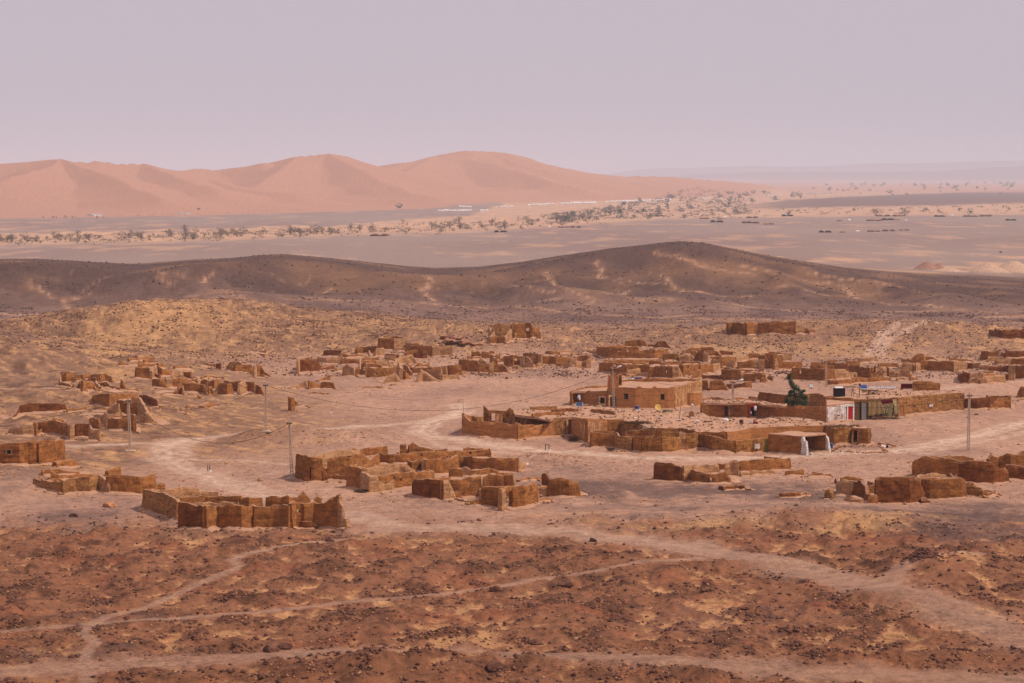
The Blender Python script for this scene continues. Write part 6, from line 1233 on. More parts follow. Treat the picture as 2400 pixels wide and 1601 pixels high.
# ---------------------------------------------------------------- poles, lamps and cables
TOPS = {}
def pole(key, bx, by, tx, ty, label, lamp=None, foot=False):
    b = at(bx, by); h = (by - ty) * b.y / F; lean = (tx - bx) * b.y / F; top = Vector((b.x + lean, b.y, b.z + h))
    t = thing('concrete_pole', label, 'utility pole', b, 'concrete poles carrying the village power line')
    bm = bmesh.new(); ax = (top - b); n_ = int(h / .45); w0, w1 = .50, .30
    for s in (-1, 1):
        a_ = b + Vector((s * w0 * .36, 0, -.5)); c_ = top + Vector((s * w1 * .3, 0, 0))
        for k in range(10):
            p = a_.lerp(c_, k / 10); q = a_.lerp(c_, (k + 1) / 10); r_ = .30
            vs = []
            for P_, wd in ((p, .13), (q, .13)): vs.append([bm.verts.new(P_ + Vector((dx * wd * .5, dy * .11, 0))) for dx, dy in ((-1, -1), (1, -1), (1, 1), (-1, 1))])
            for m in range(4): bm.faces.new((vs[0][m], vs[0][(m + 1) % 4], vs[1][(m + 1) % 4], vs[1][m]))
    for k in range(n_ + 1):
        f_ = k / n_; p = b.lerp(top, f_); w_ = w0 * .72 * (1 - f_) + w1 * .6 * f_; hh_ = .16 if f_ < .62 else .5
        bm_box(bm, p + Vector((0, 0, .05 if f_ > .99 else .1)), (w_, .17, hh_))
    child(bm_obj('shaft', bm, M_CONC), t)
    if foot:
        bm = bmesh.new(); bm_box(bm, b + Vector((0, 0, .06)), (1.5, 1.3, .22), bev=.05); child(bm_obj('footing', bm, M_CONC), t)
    bm = bmesh.new(); bm_tube(bm, top + Vector((-.35, -.1, -.25)), top + Vector((.35, -.1, -.25)), .05, n=6); bm_tube(bm, top + Vector((-.3, -.15, -.32)), top + Vector((-.3, -.15, -.12)), .09, n=6); bm_tube(bm, top + Vector((.3, -.15, -.32)), top + Vector((.3, -.15, -.12)), .09, n=6); child(bm_obj('cable_bracket', bm, M_DARK), t)
    if lamp:
        e = Vector((top.x + lamp[0] * b.y / F, top.y - .3, top.z + lamp[1] * b.y / F)); bm = bmesh.new(); bm_tube(bm, top + Vector((0, 0, -.4)), e, .05, .04, 6); arm = child(bm_obj('lamp_arm', bm, M_METAL), t)
        bm = bmesh.new(); d = (e - top).normalized(); d = Vector((d.x, 0, .28)).normalized(); up = Matrix([Vector((0, 0, 0))] * 3)
        rot = d.to_track_quat('Z', 'Y').to_matrix(); bm_lathe(bm, e - d * .15, [(.03, 0), (.13, .12), (.17, .45), (.13, .8), (.04, .92)], 10, rot); lh2 = bm_obj('lamp_head', bm, M_WHT, smooth=True); sub(lh2, arm)
    TOPS[key] = top; return t
pole('p1', 306, 1058, 302, 934, 'concrete pole standing among the ruins at far left', foot=True)
pole('p2', 623.6, 1012, 623.6, 898, 'concrete pole rising behind the long rubble mound', foot=True)
pole('p3', 684.8, 1122, 679, 986, 'concrete pole just left of the lower centre ruins', foot=True)
pole('p4', 1439.6, 959, 1436, 862, 'concrete street-lamp pole in front of the minaret', lamp=(11, 3))
pole('p5', 1718, 979, 1716.6, 892.5, 'concrete street-lamp pole before the long low mud house', lamp=(15, 2))
pole('p6', 1936, 907, 1935.4, 844.7, 'concrete pole beside the long dark ruin behind the cypress')
pole('p7', 2269, 1056, 2270, 922, 'slim tall concrete pole alone in the open sand at right')
def cable(a, b, sag, label, r=.035):
    pts = [a.lerp(b, k / 26) + Vector((0, 0, -4 * sag * (k / 26) * (1 - k / 26))) for k in range(27)]; bm = bmesh.new(); bm_path(bm, pts, r, 4); tag(bm_obj('power_cable', bm, M_CABLE), label, 'cable', 'sagging black power cables')
T = TOPS; dn_ = Vector((0, -.1, -.25))
cable(T['p1'] + dn_, T['p2'] + dn_, 2.4, 'black cable sagging between the far left pole and the one behind the rubble mound'); cable(T['p1'] + dn_, T['p3'] + dn_, 4.4, 'black cable drooping across the track from the far left pole to the lower centre ruins')
cable(atD(-160, 1004, T['p1'].y - 10), T['p1'] + dn_, .8, 'black cable running off the left edge from the far left pole'); cable(T['p2'] + dn_, T['p4'] + dn_, 5.6, 'longest black cable dipping across open sand to the minaret lamp')
cable(T['p4'] + dn_, T['p6'] + dn_, 2.6, 'black cable passing behind the mosque roof to the cypress'); cable(T['p4'] + dn_, T['p5'] + dn_, 1.6, 'thin cable slung in front of the mosque between the two street lamps', r=.025); cable(T['p5'] + dn_, T['p7'] + dn_, 3.0, 'cable slung over the whitewashed house to the slim tall pole', r=.03); cable(T['p6'] + dn_, atD(2480, 880, T['p6'].y + 30), 2.0, 'thin cable running off the right edge behind the stone house', r=.025)
# ---------------------------------------------------------------- things on and round the houses
def zat(fr, x, y, z): return PZ(fr, x, y, z)
def stick(name, label, cat, fr, x0, y0, x1, y1, z, r=.03, mat=None, extra=None, lean=0):
    p = PZ(fr, x0, y0, z); q = p + Vector(((x1 - x0) / FR[fr][2] * p.y / F, lean, (y0 - y1) / FR[fr][2] * p.y / F)); t = thing(name, label, cat, p)
    bm = bmesh.new(); bm_tube(bm, p - Vector((0, 0, .1)), q, r, r * .7, 6); child(bm_obj('pole', bm, mat or M_METAL), t); return t, p, q
t, p, q = stick('radio_mast', 'thin leaning wire mast at the left corner of the walled courtyard', 'mast', 'G', 158, 210, 146, 35, 3.4, .035)
bm = bmesh.new(); bm_tube(bm, q, q - Vector((.9, 0, .02)), .02, n=5); child(bm_obj('cross_wire', bm, M_METAL), t)
t, p, q = stick('flag_pole', 'small torn white flag on a thin pole beside a solar panel', 'flag', 'G', 1766, 100, 1764, -40, ZR, .02)
bm = bmesh.new(); G_ = [[bm.verts.new(q + Vector((-.5 * u_, .08 * math.sin(u_ * 6 + v_ * 3), -.1 - v_ * (1.0 - .5 * u_) - .15 * u_))) for v_ in (0, .33, .66, 1)] for u_ in (0, .33, .66, 1)]
for i in range(3):
    for j in range(3): bm.faces.new((G_[i][j], G_[i + 1][j], G_[i + 1][j + 1], G_[i][j + 1]))
child(bm_obj('flag_cloth', bm, M_WHT), t)
def solar(fr, x, y, w_, z, label, mat=M_SOLAR):
    p = PZ(fr, x, y, z); t = thing('solar_panel', label, 'solar panel', p); k = w_ / FR[fr][2] * p.y / F
    bm = bmesh.new(); bm_box(bm, p + Vector((0, .2, .38)), (k, .9, .05), rx=math.radians(38)); child(bm_obj('panel', bm, mat), t)
    bm = bmesh.new(); bm_box(bm, p + Vector((0, .2, .335)), (k + .1, 1.0, .04), rx=math.radians(38)); bm_tube(bm, p + Vector((-k * .4, .45, -.1)), p + Vector((-k * .4, .45, .6)), .03, n=5); bm_tube(bm, p + Vector((k * .4, .45, -.1)), p + Vector((k * .4, .45, .6)), .03, n=5); child(bm_obj('panel_frame', bm, M_WHT), t); return t
solar('G', 1750, 135, 90, ZR, 'grey solar panel on the earth roof below the white flag'); solar('E', 2258, 772, 96, ZS, 'dark blue solar panel lying on the stone house roof', flat('blue_solar', lin(56, 66, 120), .3))
# satellite dishes
def dish(fr, x, y, r_, z, label, mat, post=.5):
    p = PZ(fr, x, y, z); R_ = r_ / FR[fr][2] * p.y / F; t = thing('satellite_dish', label, 'satellite dish', p); c = p + Vector((0, 0, post + R_)); n_ = Vector((.25, -.9, .35)).normalized(); rot = n_.to_track_quat('Z', 'Y').to_matrix()
    bm = bmesh.new(); RR = []
    for k in range(6):
        rr_ = R_ * k / 5; RR.append([bm.verts.new(c + rot @ Vector((rr_ * math.cos(a), rr_ * math.sin(a), .28 * R_ * (k / 5) ** 2))) for a in [2 * math.pi * m / 20 for m in range(20)]] if k else [bm.verts.new(c)])
    for m in range(20): bm.faces.new((RR[0][0], RR[1][m], RR[1][(m + 1) % 20]))
    for k in range(1, 5):
        for m in range(20): bm.faces.new((RR[k][m], RR[k + 1][m], RR[k + 1][(m + 1) % 20], RR[k][(m + 1) % 20]))
    r = bmesh.ops.extrude_face_region(bm, geom=bm.faces[:])
    for v in r['geom']:
        if isinstance(v, bmesh.types.BMVert): v.co -= n_ * .03
    child(bm_obj('dish', bm, mat, smooth=True), t)
    bm = bmesh.new(); bm_tube(bm, p - Vector((0, 0, .1)), c - n_ * .06, .05, n=6); bm_tube(bm, c - n_ * .02 + Vector((0, 0, -R_ * .8)), c + n_ * R_ * .9, .02, n=5); bm_tube(bm, c + n_ * R_ * .85, c + n_ * R_ * 1.05, .05, n=6); bm_tube(bm, p + Vector((-.4, -.1, 0)), p + Vector((0, 0, .35)), .035, n=5); bm_tube(bm, p + Vector((.4, -.1, 0)), p + Vector((0, 0, .35)), .035, n=5); child(bm_obj('stand', bm, M_DARK), t)
dish('D', 945, 1090, 42, ZE, 'yellowed satellite dish on a dark stand in front of the mosque wall', M_YEL, post=.25)
dish('E', 1535, 775, 22, ZS, 'small bluish satellite dish on the roof right of the cypress tip', flat('bluish_dish', lin(190, 206, 214), .5), post=.3)
def drum(fr, x, y, r_, h_, z, label, mat, name='barrel', cat='barrel'):
    p = PZ(fr, x, y, z) if z is not None else P3(fr, x, y); k = p.y / F / FR[fr][2]; t = thing(name, label, cat, p); R_ = r_ * k; h = h_ * k
    bm = bmesh.new(); bm_lathe(bm, p - Vector((0, 0, .05)), [(R_ * .96, 0), (R_, .04 * h), (R_, .30 * h), (R_ * 1.05, .33 * h), (R_, .36 * h), (R_, .63 * h), (R_ * 1.05, .66 * h), (R_, .69 * h), (R_, .97 * h), (R_ * .95, h)], 14); child(bm_obj('drum', bm, mat, smooth=False), t)
    bm = bmesh.new(); bm_lathe(bm, p + Vector((0, 0, h - .05)), [(R_ * 1.03, 0), (R_ * 1.03, .05), (R_ * .85, .07)], 14); sub(bm_obj('rim', bm, M_METAL), [c for c in t.children if c.name.startswith('drum')][0])
drum('D', 663, 1052, 30, 48, ZE, 'blue barrel lying by the wall under the mosque window', M_BLUE); drum('I', 1576, 708, 22, 72, None, 'blue barrel standing beside the right white pier', M_BLUE); drum('D', 2100, 1255, 28, 62, ZE, 'rusty metal drum on the roof before the doorway', M_DUNG)
# brick post with ball lamp, leaning pole, capped poles
t, p, q = stick('ball_post', 'pole with a white ball set in a small brick pillar on the roof', 'post', 'D', 1413, 1150, 1420, 995, ZE, .03, M_WOOD)
bm = bmesh.new(); bm_box(bm, p + Vector((0, 0, .35)), (.72, .6, .75), bev=.05); bm_box(bm, p + Vector((0, 0, .78)), (.5, .42, .12)); child(bm_obj('brick_pillar', bm, M_BRICK), t); bm = bmesh.new(); bmesh.ops.create_icosphere(bm, subdivisions=2, radius=.2, matrix=Matrix.Translation(q + Vector((.05, 0, .05)))); child(bm_obj('ball', bm, M_WHT, smooth=True), t)
stick('leaning_pole', 'tall leaning wooden pole on the roof right of the yellowed dish', 'pole', 'D', 1245, 1180, 1275, 925, ZE, .045, M_WOOD)
t, p, q = stick('stake', 'short dark stake wedged in stones left of the blue barrel', 'stake', 'D', 455, 1115, 460, 990, ZE, .03, M_WOOD); bm = bmesh.new(); bm_lathe(bm, p, [(.3, 0), (.28, .15), (.15, .35), (.06, .5)], 7); child(bm_obj('stone_base', bm, M_ROCK), t)
t, p, q = stick('capped_stick', 'thin stick with a white cap standing in a white bucket', 'stick', 'E', 712, 1245, 704, 1085, ZE, .025, M_PALE); bm = bmesh.new(); bm_lathe(bm, p, [(.16, 0), (.2, .36), (.21, .38)], 10); child(bm_obj('bucket', bm, M_WHT), t); bm = bmesh.new(); bm_lathe(bm, q - Vector((0, 0, .3)), [(.06, 0), (.08, .15), (.05, .35)], 8); child(bm_obj('cap', bm, M_WHT), t)
t, p, q = stick('rag_pole', 'tall stick with a white rag standing by the red curtain', 'stick', 'E', 775, 1225, 773, 1005, ZE, .03, M_PALE); bm = bmesh.new(); bmesh.ops.create_icosphere(bm, subdivisions=2, radius=.3, matrix=Matrix.Translation(q + Vector((-.12, 0, -.35))) @ Matrix.Diagonal((.7, .5, 1.3, 1)))
for v in bm.verts: v.co += Vector((random.uniform(-.05, .05), 0, random.uniform(-.06, .06)))
child(bm_obj('rag', bm, M_WHT), t)
def lump(name, label, cat, fr, x, y, w_, h_, z, mat, dep=.5, group=None, seg=2, sq=False):
    p = PZ(fr, x, y, z) if z is not None else P3(fr, x, y); k = p.y / F / FR[fr][2]
    bm = bmesh.new()
    if sq:
        bm_box(bm, (0, 0, h_ * k / 2), (w_ * k, dep, h_ * k), rz=random.uniform(-.3, .3), bev=.03)
        bm_box(bm, (w_ * k * .1, -dep * .1, h_ * k + .02), (w_ * k * .8, dep * .7, .05), rz=.1)
    else:
        bmesh.ops.create_icosphere(bm, subdivisions=seg, radius=.5)
        for v in bm.verts:
            n_ = float(fbm(v.co.x * 3 + x, v.co.y * 3 + v.co.z * 4 + y, 601, 2)); s = 1 + .35 * n_
            v.co = Vector((v.co.x * w_ * k * s, v.co.y * dep * 2 * s, max(-.02, (v.co.z + .25) * h_ * k * 1.3 * s)))
    o = bm_obj(name, bm, mat); o.location = p; return tag(o, label, cat, group)
lump('blue_tarp', 'bright blue tarpaulin bundle on the mosque roof', 'tarp', 'D', 684, 655, 105, 40, 3.45, M_TARP, .8, sq=True); lump('white_bag', 'small white bag beside the blue tarpaulin on the mosque roof', 'bag', 'D', 600, 640, 40, 16, 3.45, M_WHT, .3)
lump('white_sheet', 'white plastic sheet bundle near the roof edge below the second street lamp', 'sheet', 'D', 1885, 1210, 78, 36, ZE, M_WHT, .4); lump('white_sack', 'crumpled white sack left of the roof planks', 'sack', 'D', 1490, 1228, 50, 30, ZE, M_WHT, .3); lump('white_plate', 'flat white basin on the roof right of the dish stand', 'basin', 'D', 820, 1102, 52, 12, ZE, M_WHT, .3)
lump('paper_scrap', 'white scrap at the foot of the tall leaning pole', 'scrap', 'D', 1235, 1205, 50, 14, ZE, M_WHT, .25); lump('paper_scrap', 'white scrap on the bare roof left of the leaning pole', 'scrap', 'D', 640, 1175, 50, 10, ZE, M_WHT, .25); lump('white_jug', 'upright white jug on the bare roof below the dish', 'jug', 'D', 995, 1200, 18, 44, ZE, M_WHT, .1)
lump('yellow_mat', 'pale yellow mat by the doorway left of the concrete lamp pole', 'mat', 'D', 140, 1022, 66, 16, ZR, M_PCLOTH, .5, sq=True); lump('red_crate', 'dark red crate beside the white bucket on the roof', 'crate', 'E', 765, 1262, 68, 36, ZE, flat('red_crate', lin(128, 34, 36)), .5, sq=True); lump('white_tray', 'white tray under the blue barrel', 'tray', 'D', 672, 1068, 70, 8, ZE, M_WHT, .4, sq=True)
lump('white_sack', 'white sack tucked against the low wall right of the stone ring', 'sack', 'I', 2290, 700, 66, 36, None, M_WHT, .35); lump('dark_bag', 'black bag lying beside the white sack near the stone ring', 'bag', 'I', 2345, 700, 34, 40, None, M_BLACK, .3)
lump('roof_board', 'grey weathered board lying across the roof before the low mud house', 'board', 'D', 1640, 1230, 130, 12, ZE, M_WOOD, .4, sq=True); lump('dark_stone', 'small dark stone in the sand right of the slim tall pole', 'stone', 'F', 1695, 1128, 66, 20, None, M_ROCK, .25)
lump('white_slab', 'white slanted slab on the rubble right of the lower centre ruins', 'slab', 'G', 990, 940, 120, 30, None, M_WHT, .3); lump('white_bag', 'white bag caught in the ruins left of the second pole', 'bag', 'L', 1715, 612, 60, 22, None, M_WHT, .3); lump('paper_scrap', 'white scrap in open sand right of the fallen beam', 'scrap', 'B', 562, 1222, 30, 12, None, M_WHT, .2)
lump('white_rubble', 'white stone lump in the mouth of the open shed', 'stone', 'I', 1300, 800, 44, 40, None, M_LIME, .3); lump('white_marker', 'upright whitewashed stone between shed and stone ring', 'stone', 'I', 1680, 778, 22, 62, None, M_LIME, .2)
# tyres and slabs
def tyre(fr, x, y, w_, label):
    p = P3(fr, x, y); R_ = w_ / 2 / FR[fr][2] * p.y / F; bm = bmesh.new(); n_ = 18; RR = []
    for k in range(n_):
        a = 2 * math.pi * k / n_; c = Vector((math.cos(a), math.sin(a) * .9, 0)); RR.append([bm.verts.new(c * (R_ * .78 + R_ * .24 * math.cos(b)) + Vector((0, 0, .17 + .16 * math.sin(b)))) for b in [2 * math.pi * m / 8 for m in range(8)]])
    for k in range(n_):
        for m in range(8): bm.faces.new((RR[k][m], RR[(k + 1) % n_][m], RR[(k + 1) % n_][(m + 1) % 8], RR[k][(m + 1) % 8]))
    o = bm_obj('tyre', bm, M_TYRE, smooth=True); o.location = p; tag(o, label, 'tyre')
tyre('H', 1262, 745, 150, 'old grey tyre lying against the widest rounded brick pen')
p = P3('H', 420, 752); t = thing('trough', 'dark grey trough resting on pale stones at the roadside', 'trough', p); bm = bmesh.new(); bm_box(bm, p + Vector((0, 0, .38)), (1.3, .5, .16), bev=.04); bm_box(bm, p + Vector((0, 0, .47)), (1.1, .32, .06)); child(bm_obj('basin', bm, M_TYRE), t)
bm = bmesh.new(); bm_box(bm, p + Vector((-.35, 0, .15)), (.3, .35, .32), bev=.05); bm_box(bm, p + Vector((.3, 0, .15)), (.34, .3, .32), bev=.05); child(bm_obj('stone_support', bm, M_ROCKP), t)
# goal frames
def goal(fr, x0, x1, yt, yb, label, bar=True):
    a = P3(fr, x0, yb); b = P3(fr, x1, yb); h = (yb - yt) / FR[fr][2] * a.y / F; t = thing('goal_frame', label, 'goal frame', a)
    bm = bmesh.new(); bm_tube(bm, a - Vector((0, 0, .2)), a + Vector((0, 0, h)), .06, n=6); child(bm_obj('post', bm, M_DARK), t)
    bm = bmesh.new(); bm_tube(bm, b - Vector((0, 0, .2)), b + Vector((0, 0, h * .97)), .06, n=6); child(bm_obj('post', bm, M_DARK), t)
    if bar: bm = bmesh.new(); bm_tube(bm, a + Vector((0, 0, h)), b + Vector((0, 0, h * .97)), .05, n=6); child(bm_obj('crossbar', bm, M_DARK), t)
    bm = bmesh.new(); bm_lathe(bm, b + Vector((.1, 0, -.05)), [(.22, 0), (.2, .12), (.1, .18)], 7); child(bm_obj('white_footing', bm, M_WHT), t)
goal('G', 1282, 1332, 655, 738, 'small narrow dark goal frame in open sand before the plastered house'); goal('M', 1636, 1651, 975, 1022, 'pair of short dark posts in the sand inside the road bend', bar=False)
# black tank house, maroon shelter, roof debris
p = PZ('E', 1928, 890, ZS); k = p.y / F / 5.8725; t = thing('black_shelter', 'black boxy shelter with a white sheet on top on the roof by the white house', 'shelter', p)
bm = bmesh.new(); bm_box(bm, p + Vector((0, .8, 62 * k)), (150 * k, 1.5, 126 * k), bev=.04); child(bm_obj('black_cladding', bm, M_BLACK), t); bm = bmesh.new(); bm_box(bm, p + Vector((-.1, .7, 133 * k)), (110 * k, 1.3, .12), rx=.05); child(bm_obj('white_sheet', bm, M_WHT), t); bm = bmesh.new(); bm_box(bm, p + Vector((1.9, 1.0, 140 * k)), (150 * k, 1.0, .07), rz=.1); bm_tube(bm, p + Vector((2.6, 1, 0)), p + Vector((2.6, 1, 138 * k)), .05, n=5); child(bm_obj('awning_board', bm, M_WOOD), t)
p = PZ('F', 738, 790, ZS); k = p.y / F / 5.8725; t = thing('cloth_shelter', 'dark red cloth shelter leaning on the roof-top wall', 'shelter', p); bm = bmesh.new(); bm_box(bm, p + Vector((0, .3, 50 * k)), (160 * k, .12, 62 * k)); child(bm_obj('red_cloth', bm, M_MAROON), t)
bm = bmesh.new()
for sx_ in (-84, 84): bm_tube(bm, p + Vector((sx_ * k, .2, 0)), p + Vector((sx_ * k + .1, .2, 88 * k)), .05, n=5)
bm_tube(bm, p + Vector((-84 * k, .2, 86 * k)), p + Vector((84 * k, .2, 86 * k)), .05, n=5); child(bm_obj('shelter_frame', bm, M_WOOD), t)
t, p, q = stick('roof_mast', 'wooden mast with a dark box near its top on the stone house roof', 'mast', 'E', 2195, 890, 2198, 690, ZS, .08, M_WOOD); bm = bmesh.new(); bm_box(bm, q + Vector((0, -.1, -.25)), (.32, .2, .32)); child(bm_obj('box', bm, M_DARK), t)
p = PZ('F', 230, 850, ZS); bm = bmesh.new(); twigs(bm, (0, 0, 0), 1.6, .7, 40, 1.4, .06, .8); bm_box(bm, (-.3, 0, .8), (1.9, .8, .08)); bm_box(bm, (1.0, .1, .65), (1.0, .6, .07), rz=.2); o = bm_obj('timber_heap', bm, M_WOOD); o.location = p; tag(o, 'jumble of red-brown boards and props on the stone house roof', 'timber')
p = PZ('F', 395, 770, ZS); bm = bmesh.new()
for k_ in range(46):
    x_ = -2.4 + 4.8 * k_ / 45; bm_lathe(bm, (x_, random.uniform(-.3, .3), -.05), [(.07, 0), (.08, .2), (.03, random.uniform(.3, .6))], 6)
o = bm_obj('bottle_row', bm, M_WHT); o.location = p; tag(o, 'spread of pale glinting bottles along the back of the stone house roof', 'bottles')
p = PZ('D', 590, 1245, ZE + .05); bm = bmesh.new()
for _ in range(50):
    a = random.uniform(-.25, .05); s = Vector((random.uniform(-1.6, 1.6), random.uniform(-.8, .6), random.uniform(0, .3))); bm_tube(bm, s, s + Vector((math.cos(a) * 1.8, -.3 + math.sin(a), random.uniform(-.2, .1))), .05, .03, 5)
o = bm_obj('branch_pile', bm, M_WOOD); o.location = p; tag(o, 'pile of dark branches along the roof edge above the pens', 'branches')
p = P3('G', 1690, 600); bm = bmesh.new(); twigs(bm, (-.6, 0, 0), .7, .3, 70, 1.3, .04, .8); o = bm_obj('brushwood_pile', bm, M_WOOD); o.location = p + Vector((0, -.5, 0)); tag(o, 'dark brushwood heaped against the plastered house corner', 'brushwood')
p = P3('J', 1000, 790); bm = bmesh.new(); twigs(bm, (-.3, 0, 0), .9, .4, 50, .9, .06, .4); o = bm_obj('fallen_beams', bm, M_WOOD); o.location = p; tag(o, 'fallen palm beams at the foot of the sharp-cornered ruin', 'beams')
p = PZ('H', 890, 432, 2.7); bm = bmesh.new(); a_, b_, c_ = Vector((-.35, 0, 0)), Vector((0, 0, .75)), Vector((.55, 0, .05)); bm_path(bm, [a_, b_, c_, a_], .03, 5); bm_tube(bm, c_, c_ + Vector((.5, 0, .15)), .03, n=5); o = bm_obj('bent_frame', bm, M_WHT); o.location = p; tag(o, 'bent white metal frame on the roof edge above the pens', 'metal frame')
bm = bmesh.new(); rng = random.Random(9)
p = PZ('D', 1090, 1085, ZE); leafy(bm, [((0, 0, .1), (1.0, .5, .16)), ((-.5, 0, .15), (.4, .3, .2))], 500, .07, rng); o = bm_obj('weed_tuft', bm, flat('dry_green_weed', lin(86, 92, 48), .9, var=.3)); o.location = p; tag(o, 'tuft of green weeds at the foot of the mosque wall', 'weeds')
# ring of stones by the brick storeroom
rng = random.Random(5)
def rock_bm(bm, c, r, rng, flatn=.7, sub=1):
    res = bmesh.ops.create_icosphere(bm, subdivisions=sub, radius=1.0); sx, sy2, sz = rng.uniform(.7, 1.3), rng.uniform(.7, 1.2), rng.uniform(.5, 1) * flatn; a = rng.uniform(0, 6.3); o1 = rng.uniform(0, 50)
    for v in res['verts']:
        n_ = 1 + .35 * math.sin(v.co.x * 3.1 + o1) * math.cos(v.co.y * 2.7 + o1 * 2) + rng.uniform(-.12, .12); x, y, z = v.co.x * sx * n_, v.co.y * sy2 * n_, v.co.z * sz * n_
        v.co = Vector(c) + r * Vector((x * math.cos(a) - y * math.sin(a), x * math.sin(a) + y * math.cos(a), z))
q0 = P3('I', 1600, 755); q1 = P3('I', 2349, 770); q2 = P3('I', 2250, 690); q3 = P3('I', 1700, 690); cc = (q0 + q1 + q2 + q3) / 4
t = thing('stone_ring', 'low oval ring of loose stones in front of the brick storeroom', 'stone wall', cc)
bm = bmesh.new(); rg = [q0, (q0 + q1) / 2 + Vector((0, -.5, 0)), q1, q2, (q2 + q3) / 2, q3]
for i in range(len(rg)):
    a_, b_ = rg[i], rg[(i + 1) % len(rg)]; n_ = int((b_ - a_).length / .3)
    for k_ in range(n_):
        pp = a_.lerp(b_, k_ / n_) + Vector((rng.uniform(-.2, .2), rng.uniform(-.3, .3), 0)); rock_bm(bm, (pp.x, pp.y, gz(pp.x, pp.y) + rng.uniform(0, .3)), rng.uniform(.14, .3), rng)
child(bm_obj('stones', bm, M_ROCKP), t)['kind'] = 'stuff'
ruin('thick low wall stub shielding the white sack right of the stone ring', [W('I', [(2232,622,668),(2349,642,672),(2440,662,690)], th=.8)], name='mud_bank')
M_HROCK = flat('hill_stone', lin(98, 74, 68), .95, var=.4, sc=.4)
# ---------------------------------------------------------------- stones and gravel
def rocks_mesh(name, C, R, mat, seed):
    """many small faceted stones in one mesh"""
    r_ = np.random.RandomState(seed); n_ = len(C)
    base = np.array([(1,0,0),(0,1,0),(-1,0,0),(0,-1,0),(0,0,1),(0,0,-1)], float)
    fc = np.array([(0,1,4),(1,2,4),(2,3,4),(3,0,4),(1,0,5),(2,1,5),(3,2,5),(0,3,5)])
    V = base[None] * (1 + r_.uniform(-.35, .35, (n_, 6, 1))) * R[:, None, None] * np.array([1, 1, .7]) + r_.uniform(-.2, .2, (n_, 6, 3)) * R[:, None, None]
    a = r_.uniform(0, 6.28, n_); ca, sa = np.cos(a), np.sin(a); x = V[:, :, 0] * ca[:, None] - V[:, :, 1] * sa[:, None]; y = V[:, :, 0] * sa[:, None] + V[:, :, 1] * ca[:, None]
    V = np.stack([x, y, V[:, :, 2]], -1) + C[:, None, :]
    Fc = (fc[None] + 6 * np.arange(n_)[:, None, None]).reshape(-1, 3).astype(np.int32)
    me = bpy.data.meshes.new(name); me.vertices.add(n_ * 6); me.vertices.foreach_set('co', V.astype(np.float32).ravel()); me.loops.add(Fc.size); me.loops.foreach_set('vertex_index', Fc.ravel())
    me.polygons.add(len(Fc)); me.polygons.foreach_set('loop_start', np.arange(0, Fc.size, 3, dtype=np.int32)); me.polygons.foreach_set('loop_total', np.full(len(Fc), 3, np.int32)); me.update(calc_edges=True); me.materials.append(mat)
    o = bpy.data.objects.new(name, me); COL.objects.link(o); o['kind'] = 'stuff'; return o
def gzv(x, y):
    i = np.clip(np.searchsorted(rows, y) - 1, 0, NR - 2); fi = (y - rows[i]) / (rows[i + 1] - rows[i]); u = x / wrow(y); j = np.clip(np.searchsorted(uc, u) - 1, 0, NC - 2); fj = (u - uc[j]) / (uc[j + 1] - uc[j])
    return (ZZ[i, j] * (1 - fj) + ZZ[i, j + 1] * fj) * (1 - fi) + (ZZ[i + 1, j] * (1 - fj) + ZZ[i + 1, j + 1] * fj) * fi
def scatter(n_, d0, d1, seed, dens, rmin, rmax, pw=2.6, umax=.27):
    r_ = np.random.RandomState(seed); Y = 1 / r_.uniform(1 / d1, 1 / d0, n_); U = r_.uniform(-umax, umax, n_); X = U * Y
    k = r_.uniform(0, 1, n_) < dens(X, Y); X, Y = X[k], Y[k]; R = rmin + (rmax - rmin) * r_.uniform(0, 1, len(X)) ** pw
    return np.stack([X, Y, gzv(X, Y) + R * .15], -1), R
def fgd(X, Y):
    d = .10 + .95 * sstep(.05, .55, .6 * fbm(X / 6, Y / 7, 303, 3) + .7 * fbm(X / 2.2, Y / 2.6, 705, 3)); h_ = hummock(X, Y); d = d * (.35 + .65 * sstep(-.25, .1, h_))
    m = np.ones_like(X)
    for P, wd, tone in roads_world(): dd_, _, _ = polydist(X, Y, P); m = np.minimum(m, sstep(wd * .4, wd * .75, dd_))
    return d * m * (.08 + .92 * sstep(268, 246, Y))
C, R = scatter(240000, 165, 275, 1, fgd, .03, .30, 6.5); rocks_mesh('foreground_stones', C, R, M_ROCK, 2)
C, R = scatter(70000, 165, 285, 3, lambda X, Y: .5 * fgd(X, Y), .04, .20, 2.5); rocks_mesh('foreground_pebbles', C, R, M_ROCKP, 4)
def vgd(X, Y):
    d = .05 + .25 * sstep(.1, .5, fbm(X / 16, Y / 20, 711, 3))
    for bx, by, bh, rx, ry in BLOBS:
        if bh < .85: continue
        p = onz(bx, by, 0.0); d = d + .9 * np.exp(-(((X - p.x) / rx) ** 2 + ((Y - p.y) / ry) ** 2) * 1.3)
    for P, wd, tone in roads_world(): dd_, _, _ = polydist(X, Y, P); d = d * sstep(wd * .4, wd * .8, dd_)
    return d
C, R = scatter(85000, 272, 470, 5, vgd, .04, .26, 5.0); rocks_mesh('village_gravel', C, R, M_CLOD, 6)
WP_ = np.array([(a, b) for a, b, t_ in WPTS if not t_]); r_ = np.random.RandomState(12); I_ = r_.randint(0, len(WP_), 34000); A_ = r_.uniform(0, 6.28, 34000); Q_ = np.abs(r_.normal(0, .9, 34000)) + .2
X_ = WP_[I_, 0] + np.cos(A_) * Q_; Y_ = WP_[I_, 1] + np.sin(A_) * Q_; k_ = fbm(X_ / 3, Y_ / 3, 731, 2) > .02; X_, Y_ = X_[k_], Y_[k_]; R = .05 + .3 * r_.uniform(0, 1, len(X_)) ** 4
